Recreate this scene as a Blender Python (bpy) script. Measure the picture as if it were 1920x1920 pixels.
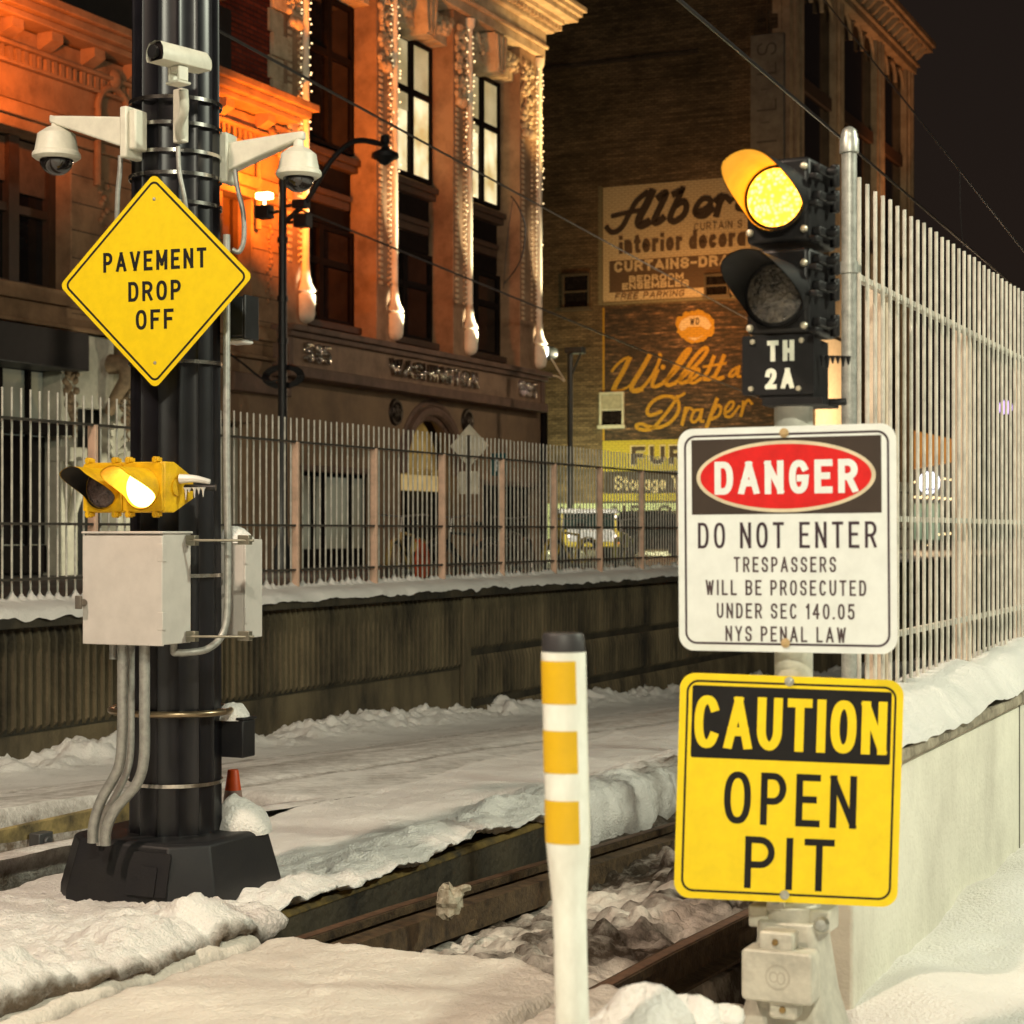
import bpy, math, random
import numpy as np
from mathutils import Vector, Matrix

random.seed(7)
for _o in list(bpy.data.objects):
    bpy.data.objects.remove(_o)
SC = bpy.context.scene
COL = SC.collection
R = math.radians

# ---------------------------------------------------------------- camera
HC = 1.55
FOC = 3500.0            # focal length in pixels of a 1920 px frame
HOR = 997.0             # horizon row
cam = bpy.data.cameras.new("camera")
cam.sensor_width = 36.0
cam.lens = FOC / 1920.0 * 36.0
cam.shift_y = (HOR - 960.0) / 1920.0
cam.clip_start = 0.1
cam.clip_end = 2000.0
cam.dof.use_dof = True
cam.dof.focus_distance = 9.0
cam.dof.aperture_fstop = 5.2
camo = bpy.data.objects.new("camera", cam)
COL.objects.link(camo)
camo.location = (0, 0, HC)
camo.rotation_euler = (R(90), 0, 0)
SC.camera = camo

# ---------------------------------------------------------------- world and exposure
SC.view_settings.view_transform = 'Standard'
SC.view_settings.look = 'None'
SC.view_settings.gamma = 1.0
SC.view_settings.exposure = 0.0
SC.render.engine = 'CYCLES'
SC.cycles.use_denoising = True
SC.cycles.max_bounces = 6
SC.cycles.sample_clamp_indirect = 4.0
world = bpy.data.worlds.new("World")
SC.world = world
world.use_nodes = True
wn = world.node_tree
bg = wn.nodes["Background"]
tc = wn.nodes.new("ShaderNodeTexCoord")
sp = wn.nodes.new("ShaderNodeSeparateXYZ")
cr = wn.nodes.new("ShaderNodeValToRGB")
wn.links.new(tc.outputs["Generated"], sp.inputs[0])
wn.links.new(sp.outputs["Z"], cr.inputs[0])
cr.color_ramp.elements[0].position = 0.0
cr.color_ramp.elements[0].color = (0.0175, 0.0115, 0.0085, 1)
cr.color_ramp.elements[1].position = 0.6
cr.color_ramp.elements[1].color = (0.0085, 0.0065, 0.006, 1)
wn.links.new(cr.outputs[0], bg.inputs["Color"])
bg.inputs["Strength"].default_value = 1.0

# ---------------------------------------------------------------- track frame: u along the tracks, w to the right of them
TH = math.atan2(0.418, 0.909)
SN, CS = math.sin(TH), math.cos(TH)

def wuz(w, u, z):
    return Vector((w * CS + u * SN, -w * SN + u * CS, z))

def to_wu(X, Y):
    return (X * CS - Y * SN, X * SN + Y * CS)

def Wd(px, py, Y):
    return Vector(((px - 960.0) / FOC * Y, Y, HC + (HOR - py) / FOC * Y))

def F(px, py, w):
    """point of the plane w = const seen at a pixel of the survey photo -> (u, z)"""
    a = (px - 960.0) / FOC
    Y = -w / (SN - CS * a)
    return (SN * a * Y + CS * Y, HC + (HOR - py) / FOC * Y)

def G(px, py, u):
    a = (px - 960.0) / FOC
    Y = u / (SN * a + CS)
    return (Y * (CS * a - SN), HC + (HOR - py) / FOC * Y)

def lamp(name, kind, loc, power, color, radius=0.15, target=None, size=60, blend=0.5):
    l = bpy.data.lights.new(name, kind)
    l.energy = power
    l.color = color
    l.shadow_soft_size = radius
    if kind == 'SPOT':
        l.spot_size = R(size)
        l.spot_blend = blend
    o = bpy.data.objects.new(name, l)
    COL.objects.link(o)
    o.location = loc
    if target is not None:
        o.rotation_euler = (Vector(target) - Vector(loc)).to_track_quat('-Z', 'Y').to_euler()
    return o

# street lamps of the place (night: no sun)
lamp("street_and_fill_light", 'POINT', wuz(-6.0, -1.2, 10.0), 4000, (1.0, 0.76, 0.575), 0.30)
lamp("street_and_fill_light", 'POINT', wuz(6.2, 9.5, 8.0), 3700, (0.97, 1.0, 0.78), 0.30)
lamp("street_and_fill_light", 'POINT', wuz(2.6, -4.5, 8.0), 3600, (1.0, 0.95, 0.74), 0.25)
lamp("street_and_fill_light", 'POINT', wuz(-13.5, 44.0, 7.5), 620, (1.0, 0.80, 0.58), 0.25)
# orange floods washing the two stone facades
lamp("facade_flood_light", 'SPOT', wuz(-20.3, 33.4, 8.6), 1700, (1.0, 0.21, 0.012), 0.10, wuz(-22, 35.2, 10.4), 150, 0.6)
lamp("facade_flood_light", 'SPOT', wuz(-20.2, 24.4, 9.4), 950, (1.0, 0.20, 0.012), 0.10, wuz(-22, 25.4, 10.9), 150, 0.6)
lamp("facade_flood_light", 'SPOT', wuz(-19.6, 33.0, 6.6), 3400, (1.0, 0.25, 0.02), 0.10, wuz(-22, 39.5, 13.5), 62, 0.9)
# warm wash for the top of the corner bays
lamp("facade_flood_light", 'SPOT', wuz(-19.4, 50.5, 10.0), 3400, (1.0, 0.60, 0.22), 0.12, wuz(-21.8, 50.0, 16.0), 66, 0.9)
# lot lamps in front of the painted brick wall
lamp("lot_lamp_light", 'POINT', wuz(-25.6, 72.0, 10.2), 1150, (1.0, 0.40, 0.09), 0.3)
lamp("lot_lamp_light", 'POINT', wuz(-31.0, 71.6, 3.4), 1150, (0.95, 0.97, 0.50), 0.3)
lamp("lot_lamp_light", 'POINT', wuz(-26.0, 71.4, 3.2), 950, (0.97, 0.95, 0.50), 0.3)
lamp("street_and_fill_light", 'SPOT', wuz(-15.5, 37.0, 7.0), 2600, (1.0, 0.96, 0.80), 0.2, wuz(-18.3, 45.0, 1.3), 34, 0.8)  # unseen spot added to brighten the parked utility truck
lamp("facade_flood_light", 'SPOT', wuz(-18.5, 92.0, 13.5), 2200, (1.0, 0.33, 0.09), 0.2, wuz(-21.5, 93, 27.0), 75, 0.9)

# ---------------------------------------------------------------- materials
MATS = {}

def M(name, col, rough=0.6, metal=0.0, var=0.12, vscale=6.0, bump=0.0, bscale=40.0, col2=None, emit=None, estr=0.0,
      spec=0.5, coat=0.0, sss=0.0, streak=0.0):
    if name in MATS:
        return MATS[name]
    m = bpy.data.materials.new(name)
    m.use_nodes = True
    nt = m.node_tree
    b = nt.nodes["Principled BSDF"]
    b.inputs["Roughness"].default_value = rough
    b.inputs["Metallic"].default_value = metal
    b.inputs["Specular IOR Level"].default_value = spec
    if coat:
        b.inputs["Coat Weight"].default_value = coat
        b.inputs["Coat Roughness"].default_value = 0.15
    if sss:
        b.inputs["Subsurface Weight"].default_value = sss
        b.inputs["Subsurface Radius"].default_value = (0.02, 0.02, 0.025)
    t = nt.nodes.new("ShaderNodeTexCoord")
    n = nt.nodes.new("ShaderNodeTexNoise")
    n.inputs["Scale"].default_value = vscale
    n.inputs["Detail"].default_value = 6.0
    n.inputs["Roughness"].default_value = 0.65
    src = t.outputs["Object"]
    if streak:
        mp = nt.nodes.new("ShaderNodeMapping")
        mp.inputs["Scale"].default_value = (1, 1, streak)
        nt.links.new(src, mp.inputs[0])
        src2 = mp.outputs[0]
    else:
        src2 = src
    nt.links.new(src2, n.inputs["Vector"])
    r = nt.nodes.new("ShaderNodeValToRGB")
    c2 = col2 if col2 is not None else tuple(max(0, c * (1 - var * 2)) for c in col)
    c1 = tuple(min(1, c * (1 + var)) for c in col)
    r.color_ramp.elements[0].position = 0.32
    r.color_ramp.elements[0].color = (*c2, 1)
    r.color_ramp.elements[1].position = 0.62
    r.color_ramp.elements[1].color = (*c1, 1)
    nt.links.new(n.outputs["Fac"], r.inputs[0])
    nt.links.new(r.outputs[0], b.inputs["Base Color"])
    if bump:
        n2 = nt.nodes.new("ShaderNodeTexNoise")
        n2.inputs["Scale"].default_value = bscale
        n2.inputs["Detail"].default_value = 5.0
        nt.links.new(src, n2.inputs["Vector"])
        bp = nt.nodes.new("ShaderNodeBump")
        bp.inputs["Strength"].default_value = bump
        bp.inputs["Distance"].default_value = 0.02
        nt.links.new(n2.outputs["Fac"], bp.inputs["Height"])
        nt.links.new(bp.outputs[0], b.inputs["Normal"])
    if emit is not None:
        b.inputs["Emission Color"].default_value = (*emit, 1)
        b.inputs["Emission Strength"].default_value = estr
    MATS[name] = m
    return m

def brick_mat(name, c1, c2, mortar, axis, paint=None, paint_amt=0.0, pscale=3.0, bw=0.30, bh=0.105, stain=0.5):
    """brick courses; axis 'w' for walls in the w-z plane, 'u' for walls in the u-z plane; optional worn paint"""
    m = bpy.data.materials.new(name)
    m.use_nodes = True
    nt = m.node_tree
    L = nt.links.new
    b = nt.nodes["Principled BSDF"]
    b.inputs["Roughness"].default_value = 0.9
    b.inputs["Specular IOR Level"].default_value = 0.2
    t = nt.nodes.new("ShaderNodeTexCoord")
    s = nt.nodes.new("ShaderNodeSeparateXYZ")
    L(t.outputs["Object"], s.inputs[0])
    c = nt.nodes.new("ShaderNodeCombineXYZ")
    L(s.outputs["X" if axis == 'w' else "Y"], c.inputs[0])
    L(s.outputs["Z"], c.inputs[1])
    k = nt.nodes.new("ShaderNodeTexBrick")
    k.inputs["Scale"].default_value = 1.0
    k.inputs["Brick Width"].default_value = bw
    k.inputs["Row Height"].default_value = bh
    k.inputs["Mortar Size"].default_value = 0.018
    k.inputs["Bias"].default_value = 0.0
    k.inputs["Color1"].default_value = (*c1, 1)
    k.inputs["Color2"].default_value = (*c2, 1)
    k.inputs["Mortar"].default_value = (*mortar, 1)
    L(c.outputs[0], k.inputs["Vector"])
    n = nt.nodes.new("ShaderNodeTexNoise")
    n.inputs["Scale"].default_value = 0.35
    n.inputs["Detail"].default_value = 8
    n.inputs["Roughness"].default_value = 0.7
    L(c.outputs[0], n.inputs["Vector"])
    r = nt.nodes.new("ShaderNodeValToRGB")
    r.color_ramp.elements[0].position = 0.3
    r.color_ramp.elements[0].color = (1 - stain, 1 - stain, 1 - stain, 1)
    r.color_ramp.elements[1].position = 0.65
    r.color_ramp.elements[1].color = (1.1, 1.1, 1.1, 1)
    L(n.outputs["Fac"], r.inputs[0])
    mx = nt.nodes.new("ShaderNodeMixRGB")
    mx.blend_type = 'MULTIPLY'
    mx.inputs[0].default_value = 1.0
    L(k.outputs["Color"], mx.inputs[1])
    L(r.outputs[0], mx.inputs[2])
    out = mx.outputs[0]
    mq = nt.nodes.new("ShaderNodeMapping")             # courses differ in tone
    mq.inputs["Scale"].default_value = (0.35, 7.0, 1)
    L(c.outputs[0], mq.inputs[0])
    nq = nt.nodes.new("ShaderNodeTexNoise")
    nq.inputs["Scale"].default_value = 1.0
    nq.inputs["Detail"].default_value = 6
    nq.inputs["Roughness"].default_value = 0.8
    L(mq.outputs[0], nq.inputs["Vector"])
    rq = nt.nodes.new("ShaderNodeValToRGB")
    rq.color_ramp.elements[0].position = 0.36
    rq.color_ramp.elements[0].color = (0.42, 0.42, 0.42, 1)
    rq.color_ramp.elements[1].position = 0.62
    rq.color_ramp.elements[1].color = (1.25, 1.25, 1.25, 1)
    L(nq.outputs["Fac"], rq.inputs[0])
    mz = nt.nodes.new("ShaderNodeMixRGB")
    mz.blend_type = 'MULTIPLY'
    mz.inputs[0].default_value = 1.0
    L(out, mz.inputs[1])
    L(rq.outputs[0], mz.inputs[2])
    out = mz.outputs[0]
    if paint is not None:
        mp = nt.nodes.new("ShaderNodeMapping")
        mp.inputs["Scale"].default_value = (1.0, 5.5, 1)
        L(c.outputs[0], mp.inputs[0])
        n2 = nt.nodes.new("ShaderNodeTexNoise")
        n2.inputs["Scale"].default_value = pscale
        n2.inputs["Detail"].default_value = 8
        n2.inputs["Roughness"].default_value = 0.75
        L(mp.outputs[0], n2.inputs["Vector"])
        r2 = nt.nodes.new("ShaderNodeValToRGB")
        r2.color_ramp.elements[0].position = 0.5 - 0.35 * (1 - paint_amt) * 0 - 0.18 + (0.5 - paint_amt) * 0.35
        r2.color_ramp.elements[0].color = (0, 0, 0, 1)
        r2.color_ramp.elements[1].position = r2.color_ramp.elements[0].position + 0.16
        r2.color_ramp.elements[1].color = (1, 1, 1, 1)
        L(n2.outputs["Fac"], r2.inputs[0])
        mm = nt.nodes.new("ShaderNodeMath")
        mm.operation = 'MULTIPLY'
        L(r2.outputs[0], mm.inputs[0])
        mo = nt.nodes.new("ShaderNodeMath")          # mortar lines show through the paint
        mo.operation = 'MULTIPLY_ADD'
        L(k.outputs["Fac"], mo.inputs[0])
        mo.inputs[1].default_value = -0.45
        mo.inputs[2].default_value = 1.0
        L(mo.outputs[0], mm.inputs[1])
        m2 = nt.nodes.new("ShaderNodeMixRGB")
        L(mm.outputs[0], m2.inputs[0])
        L(out, m2.inputs[1])
        m2.inputs[2].default_value = (*paint, 1)
        out = m2.outputs[0]
    L(out, b.inputs["Base Color"])
    bp = nt.nodes.new("ShaderNodeBump")
    bp.inputs["Strength"].default_value = 0.6
    bp.inputs["Distance"].default_value = 0.02
    bp.invert = True
    L(k.outputs["Fac"], bp.inputs["Height"])
    L(bp.outputs[0], b.inputs["Normal"])
    return m

# ---------------------------------------------------------------- mesh builder
class MB:
    def __init__(self):
        self.v = []
        self.f = []

    def add(self, vs, fs):
        n = len(self.v)
        self.v.extend([tuple(p) for p in vs])
        self.f.extend([tuple(i + n for i in f) for f in fs])
        return self

    def box(self, x0, x1, y0, y1, z0, z1):
        vs = [(x0, y0, z0), (x1, y0, z0), (x1, y1, z0), (x0, y1, z0), (x0, y0, z1), (x1, y0, z1), (x1, y1, z1), (x0, y1, z1)]
        return self.add(vs, [(0, 3, 2, 1), (4, 5, 6, 7), (0, 1, 5, 4), (1, 2, 6, 5), (2, 3, 7, 6), (3, 0, 4, 7)])

    def cyl(self, p0, p1, r0, r1=None, n=16, cap=True):
        r1 = r0 if r1 is None else r1
        p0, p1 = Vector(p0), Vector(p1)
        d = (p1 - p0).normalized()
        a = d.orthogonal().normalized()
        b = d.cross(a)
        vs = []
        for p, r in ((p0, r0), (p1, r1)):
            for i in range(n):
                t = 2 * math.pi * i / n
                vs.append(p + (a * math.cos(t) + b * math.sin(t)) * r)
        fs = [(i, (i + 1) % n, n + (i + 1) % n, n + i) for i in range(n)]
        if cap:
            fs += [tuple(range(n - 1, -1, -1)), tuple(range(n, 2 * n))]
        return self.add(vs, fs)

    def tube(self, pts, r, n=10, sub=6, cap=True):
        P = [Vector(p) for p in pts]
        if sub > 1 and len(P) > 2:
            P = catmull(P, sub)
        vs, fs = [], []
        prev = None
        for i, p in enumerate(P):
            t = (P[min(i + 1, len(P) - 1)] - P[max(i - 1, 0)]).normalized()
            if prev is None:
                a = t.orthogonal().normalized()
            else:
                a = (prev - t * prev.dot(t)).normalized()
            prev = a
            b = t.cross(a)
            rr = r(i / (len(P) - 1)) if callable(r) else r
            for k in range(n):
                q = 2 * math.pi * k / n
                vs.append(p + (a * math.cos(q) + b * math.sin(q)) * rr)
        for i in range(len(P) - 1):
            for k in range(n):
                fs.append((i * n + k, i * n + (k + 1) % n, (i + 1) * n + (k + 1) % n, (i + 1) * n + k))
        if cap:
            fs += [tuple(range(n - 1, -1, -1)), tuple(range((len(P) - 1) * n, len(P) * n))]
        return self.add(vs, fs)

    def lathe(self, prof, c=(0, 0, 0), axis=(0, 0, 1), n=24, a0=0.0, a1=2 * math.pi):
        """prof: (radius, height along the axis)"""
        ax = Vector(axis).normalized()
        a = ax.orthogonal().normalized()
        b = ax.cross(a)
        c = Vector(c)
        full = abs(a1 - a0 - 2 * math.pi) < 1e-6
        m = n if full else n + 1
        vs, fs = [], []
        for r, h in prof:
            for i in range(m):
                t = a0 + (a1 - a0) * i / n
                vs.append(c + ax * h + (a * math.cos(t) + b * math.sin(t)) * r)
        for j in range(len(prof) - 1):
            for i in range(n):
                k = (i + 1) % m
                fs.append((j * m + i, j * m + k, (j + 1) * m + k, (j + 1) * m + i))
        if full:
            if prof[0][0] > 1e-6:
                fs.append(tuple(range(m - 1, -1, -1)))
            if prof[-1][0] > 1e-6:
                fs.append(tuple(range((len(prof) - 1) * m, len(prof) * m)))
        return self.add(vs, fs)

    def prism(self, poly, fn, d0, d1):
        """poly of (a, b); fn(a, b, depth) -> point; closed solid between the two depths"""
        n = len(poly)
        vs = [fn(a, b, d0) for a, b in poly] + [fn(a, b, d1) for a, b in poly]
        fs = [tuple(range(n)), tuple(range(2 * n - 1, n - 1, -1))]
        fs += [(i, n + i, n + (i + 1) % n, (i + 1) % n) for i in range(n)]
        return self.add(vs, fs)

    def sphere(self, c, r, n=12, sz=1.0):
        m = max(4, n // 2)
        return self.lathe([(max(1e-4, r * math.sin(math.pi * i / m)), -r * sz * math.cos(math.pi * i / m)) for i in range(m + 1)], c, n=n)

    def build(self, name, mat, parent=None, org=None, smooth=40, bevel=0.0, seg=2):
        me = bpy.data.meshes.new(name)
        v = self.v
        if org is not None:
            v = [(p[0] - org[0], p[1] - org[1], p[2] - org[2]) for p in v]
        me.from_pydata(v, [], self.f)
        me.validate()
        if smooth:
            me.polygons.foreach_set("use_smooth", [True] * len(me.polygons))
            me.set_sharp_from_angle(angle=R(smooth))
        me.materials.append(mat)
        o = bpy.data.objects.new(name, me)
        COL.objects.link(o)
        if parent is not None:
            o.parent = parent
        if bevel:
            bm = o.modifiers.new("bevel", 'BEVEL')
            bm.width = bevel
            bm.segments = seg
            bm.limit_method = 'ANGLE'
        fix_normals(me)
        return o

def fix_normals(me):
    import bmesh
    b = bmesh.new()
    b.from_mesh(me)
    bmesh.ops.recalc_face_normals(b, faces=b.faces)
    b.to_mesh(me)
    b.free()

def catmull(P, sub):
    out = []
    n = len(P)
    for i in range(n - 1):
        p0 = P[max(i - 1, 0)]
        p1, p2 = P[i], P[i + 1]
        p3 = P[min(i + 2, n - 1)]
        for k in range(sub):
            t = k / sub
            out.append(0.5 * ((2 * p1) + (p2 - p0) * t + (2 * p0 - 5 * p1 + 4 * p2 - p3) * t * t + (3 * p1 - p0 - 3 * p2 + p3) * t ** 3))
    out.append(P[-1])
    return out

def tag(o, label=None, cat=None, group=None, kind=None):
    if label:
        o["label"] = label
    if cat:
        o["category"] = cat
    if group:
        o["group"] = group
    if kind:
        o["kind"] = kind
    return o

def thing(name, label, cat, loc=(0, 0, 0), rot=(0, 0, 0), group=None):
    o = bpy.data.objects.new(name, None)
    o.empty_display_size = 0.2
    COL.objects.link(o)
    o.location = loc
    o.rotation_euler = rot
    return tag(o, label, cat, group)

def tthing(name, label, cat, org, group=None):
    """a thing squared up with the tracks; org = (w, u, z); its parts are written in (w, u, z)"""
    return thing(name, label, cat, wuz(*org), (0, 0, -TH), group)

def copy_tree(o, parent=None):
    c = o.copy()
    COL.objects.link(c)
    if parent is not None:
        c.parent = parent
    for ch in [x for x in COL.objects if x.parent == o]:
        copy_tree(ch, c)
    return c

# ---------------------------------------------------------------- lettering (single-stroke highway lettering)
def ell(cx, cy, rx, ry, a0, a1, n=14, e=2.0):
    out = []
    for i in range(n + 1):
        t = R(a0 + (a1 - a0) * i / n)
        c, s = math.cos(t), math.sin(t)
        out.append((cx + rx * math.copysign(abs(c) ** (2 / e), c), cy + ry * math.copysign(abs(s) ** (2 / e), s)))
    return out

def bowl(y0, y1, x=0.5):
    return [(0, y1)] + ell(x, (y0 + y1) / 2, 1 - x, (y1 - y0) / 2, 90, -90, 10) + [(0, y0)]

def crv(pts):
    return [(p.x, p.y) for p in catmull([Vector((x, y, 0)) for x, y in pts], 5)]

S_ = crv([(1, .78), (.86, .94), (.5, 1), (.14, .93), (.02, .75), (.14, .58), (.5, .5), (.86, .42), (.98, .24), (.86, .06), (.5, 0), (.14, .06), (0, .22)])
GL = {
 'A': (.70, [[(0, 0), (.5, 1), (1, 0)], [(.17, .30), (.83, .30)]]),
 'B': (.60, [[(0, 0), (0, 1)], bowl(.52, 1), bowl(0, .52)]),
 'C': (.60, [ell(.5, .5, .5, .5, 38, 322, 22, 2.4)]),
 'D': (.60, [[(0, 0), (0, 1)] + ell(.45, .5, .55, .5, 90, -90, 16, 2.3) + [(0, 0)]]),
 'E': (.54, [[(1, 1), (0, 1), (0, 0), (1, 0)], [(0, .52), (.8, .52)]]),
 'F': (.52, [[(1, 1), (0, 1), (0, 0)], [(0, .5), (.8, .5)]]),
 'G': (.62, [ell(.5, .5, .5, .5, 38, 330, 22, 2.4) + [(1, .45), (.58, .45)]]),
 'H': (.60, [[(0, 0), (0, 1)], [(1, 0), (1, 1)], [(0, .5), (1, .5)]]),
 'I': (.0, [[(.5, 0), (.5, 1)]]),
 'K': (.60, [[(0, 0), (0, 1)], [(1, 1), (0, .38)], [(.35, .6), (1, 0)]]),
 'L': (.52, [[(0, 1), (0, 0), (1, 0)]]),
 'M': (.74, [[(0, 0), (0, 1), (.5, .25), (1, 1), (1, 0)]]),
 'N': (.60, [[(0, 0), (0, 1), (1, 0), (1, 1)]]),
 'O': (.62, [ell(.5, .5, .5, .5, 90, 450, 32, 2.4)]),
 'P': (.58, [[(0, 0), (0, 1)], bowl(.45, 1)]),
 'R': (.60, [[(0, 0), (0, 1)], bowl(.47, 1), [(.55, .47), (1, 0)]]),
 'S': (.58, [S_]),
 'T': (.58, [[(0, 1), (1, 1)], [(.5, 1), (.5, 0)]]),
 'U': (.60, [[(0, 1)] + ell(.5, .36, .5, .36, 180, 360, 14) + [(1, 1)]]),
 'V': (.66, [[(0, 1), (.5, 0), (1, 1)]]),
 'W': (.82, [[(0, 1), (.26, 0), (.5, .9), (.74, 0), (1, 1)]]),
 'X': (.62, [[(0, 0), (1, 1)], [(0, 1), (1, 0)]]),
 'Y': (.64, [[(0, 1), (.5, .45), (1, 1)], [(.5, .45), (.5, 0)]]),
 '0': (.58, [ell(.5, .5, .5, .5, 90, 450, 28, 2.4)]),
 '1': (.20, [[(0, .82), (1, 1), (1, 0)]]),
 '2': (.56, [crv([(0, .75), (.12, .93), (.5, 1), (.88, .92), (.97, .74), (.85, .52), (.4, .22)]) + [(0, 0), (1, 0)]]),
 '3': (.56, [crv([(0, .8), (.14, .95), (.5, 1), (.88, .92), (.95, .76), (.85, .58), (.45, .52), (.85, .45), (1, .25), (.86, .06), (.5, 0), (.14, .05), (0, .2)])]),
 '4': (.62, [[(.72, 0), (.72, 1), (0, .3), (1, .3)]]),
 '5': (.56, [[(.95, 1), (.1, 1), (.04, .55)] + crv([(.04, .55), (.3, .64), (.6, .63), (.92, .5), (1, .3), (.88, .08), (.5, 0), (.12, .06), (0, .18)])]),
 '.': (.0, [[(.5, 0), (.5, .02)]]),
 '-': (.36, [[(0, .45), (1, .45)]]),
 'i': (.0, [[(.5, 0), (.5, .50)], [(.5, .93), (.5, .94)]]),
 'n': (.46, [[(0, 0), (0, .62)], [(0, .4)] + ell(.5, .36, .5, .26, 180, 0, 10) + [(1, 0)]]),
 't': (.32, [[(.45, .9), (.45, .12), (.6, 0), (.95, .0)], [(0, .62), (1, .62)]]),
 'e': (.48, [[(0.02, .33), (1, .33)] + ell(.5, .31, .5, .31, 4, 312, 18)]),
 'r': (.30, [[(0, 0), (0, .62)], [(0, .38), (.4, .6), (1, .6)]]),
 'o': (.48, [ell(.5, .31, .5, .31, 90, 450, 20)]),
 'd': (.48, [[(1, 0), (1, .98)], ell(.5, .31, .5, .31, 90, 450, 20)]),
 'c': (.44, [ell(.5, .31, .5, .31, 48, 312, 16)]),
 'a': (.48, [[(1, 0), (1, .62)], ell(.5, .31, .5, .31, 90, 450, 20)]),
 'g': (.48, [[(1, .62), (1, -.12)] + ell(.5, -.12, .5, .16, 0, -150, 8), ell(.5, .31, .5, .31, 90, 450, 20)]),
 ' ': (.34, []),
}

def ribbon(mb, pts, w, fn, layer, closed=False, clamp=None, cap=True):
    P = [Vector((a, b, 0)) for a, b in pts]
    Q = [P[0]]
    for p in P[1:]:
        if (p - Q[-1]).length > 1e-6:
            Q.append(p)
    P = Q
    if (P[0] - P[-1]).length < 1e-5 and len(P) > 3:
        closed = True
        P = P[:-1]
    n = len(P)
    if n < 2:
        return
    wf = w if callable(w) else (lambda t: w)
    if cap and not closed:
        P[0] = P[0] + (P[0] - P[1]).normalized() * wf(0) / 2
        P[-1] = P[-1] + (P[-1] - P[-2]).normalized() * wf(1) / 2
    vs = []
    for i in range(n):
        a = P[i - 1] if (i > 0 or closed) else P[i]
        c = P[(i + 1) % n] if (i < n - 1 or closed) else P[i]
        d1 = (P[i] - a).normalized() if (P[i] - a).length > 1e-9 else None
        d2 = (c - P[i]).normalized() if (c - P[i]).length > 1e-9 else None
        d1 = d1 or d2
        d2 = d2 or d1
        n1, n2 = Vector((-d1.y, d1.x, 0)), Vector((-d2.y, d2.x, 0))
        nn = n1 + n2
        if nn.length < 1e-4:
            nn = n1
        nn.normalize()
        k = 1.0 / max(0.45, nn.dot(n1))
        h = wf(i / max(1, n - 1)) / 2 * k
        for s in (1, -1):
            q = P[i] + nn * h * s
            x, y = q.x, q.y
            if clamp:
                y = min(max(y, clamp[0]), clamp[1])
            vs.append(fn(x, y, layer))
    m = n if closed else n - 1
    fs = [(2 * i, 2 * i + 1, (2 * ((i + 1) % n)) + 1, 2 * ((i + 1) % n)) for i in range(m)]
    mb.add(vs, fs)

def split_sharp(pts):
    out, cur = [], [pts[0]]
    for i in range(1, len(pts)):
        cur.append(pts[i])
        if i < len(pts) - 1:
            d1 = Vector((pts[i][0] - pts[i - 1][0], pts[i][1] - pts[i - 1][1]))
            d2 = Vector((pts[i + 1][0] - pts[i][0], pts[i + 1][1] - pts[i][1]))
            if d1.length > 1e-9 and d2.length > 1e-9 and d1.normalized().dot(d2.normalized()) < -0.25:
                out.append(cur)
                cur = [pts[i]]
    out.append(cur)
    return out

def text(mb, s, cx, y0, H, fn, t=0.16, width=None, ws=1.0, gap=0.26, align='c', slant=0.0, lay0=0):
    """t stroke as a share of H; width: total width the line is fitted to"""
    tt = t * H
    def wid(k):
        g = 0.0
        for ch in s:
            g += (GL[ch][0] * k * H + tt) if ch != ' ' else GL[' '][0] * H * k
            g += gap * H * (0.55 + 0.45 * k)
        return g - gap * H * (0.55 + 0.45 * k)
    k = ws
    if width:
        lo, hi = 0.05, 4.0
        for _ in range(40):
            k = (lo + hi) / 2
            if wid(k) > width:
                hi = k
            else:
                lo = k
    x = cx - wid(k) / 2 if align == 'c' else cx
    li = lay0
    for ch in s:
        gw, st = GL[ch]
        w = gw * k * H
        if ch != ' ':
            for q in st:
                pts = [(x + tt / 2 + a * w if gw > 0 else x + tt / 2, y0 + tt / 2 + b * (H - tt)) for a, b in q]
                if slant:
                    pts = [(a + slant * (b - y0), b) for a, b in pts]
                lowc = ch in 'g'
                for piece in split_sharp(pts):
                    ribbon(mb, piece, tt, fn, li % 8, clamp=None if lowc else (y0, y0 + H))
                    li += 1
            x += w + tt
        else:
            x += w
        x += gap * H * (0.55 + 0.45 * k)

def rrect(x0, x1, y0, y1, r, n=6):
    out = []
    for cx, cy, a in ((x1 - r, y1 - r, 0), (x0 + r, y1 - r, 90), (x0 + r, y0 + r, 180), (x1 - r, y0 + r, 270)):
        out += ell(cx, cy, r, r, a, a + 90, n)
    return out

# ---------------------------------------------------------------- noise for the snow surfaces
_rng = np.random.RandomState(3)
_tab = _rng.rand(256, 256)

def vnoise(x, y):
    xi = np.floor(x).astype(int)
    yi = np.floor(y).astype(int)
    fx, fy = x - xi, y - yi
    fx = fx * fx * (3 - 2 * fx)
    fy = fy * fy * (3 - 2 * fy)
    a = _tab[xi & 255, yi & 255]
    b = _tab[(xi + 1) & 255, yi & 255]
    c = _tab[xi & 255, (yi + 1) & 255]
    d = _tab[(xi + 1) & 255, (yi + 1) & 255]
    return (a * (1 - fx) + b * fx) * (1 - fy) + (c * (1 - fx) + d * fx) * fy - 0.5

def fbm(x, y, f=1.0, o=4, g=0.5):
    s = 0
    a = 1.0
    for i in range(o):
        s = s + a * vnoise(x * f + 17.3 * i, y * f + 9.1 * i)
        f *= 2.03
        a *= g
    return s

def sstep(a, b, x):
    t = np.clip((x - a) / (b - a), 0, 1)
    return t * t * (3 - 2 * t)

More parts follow.
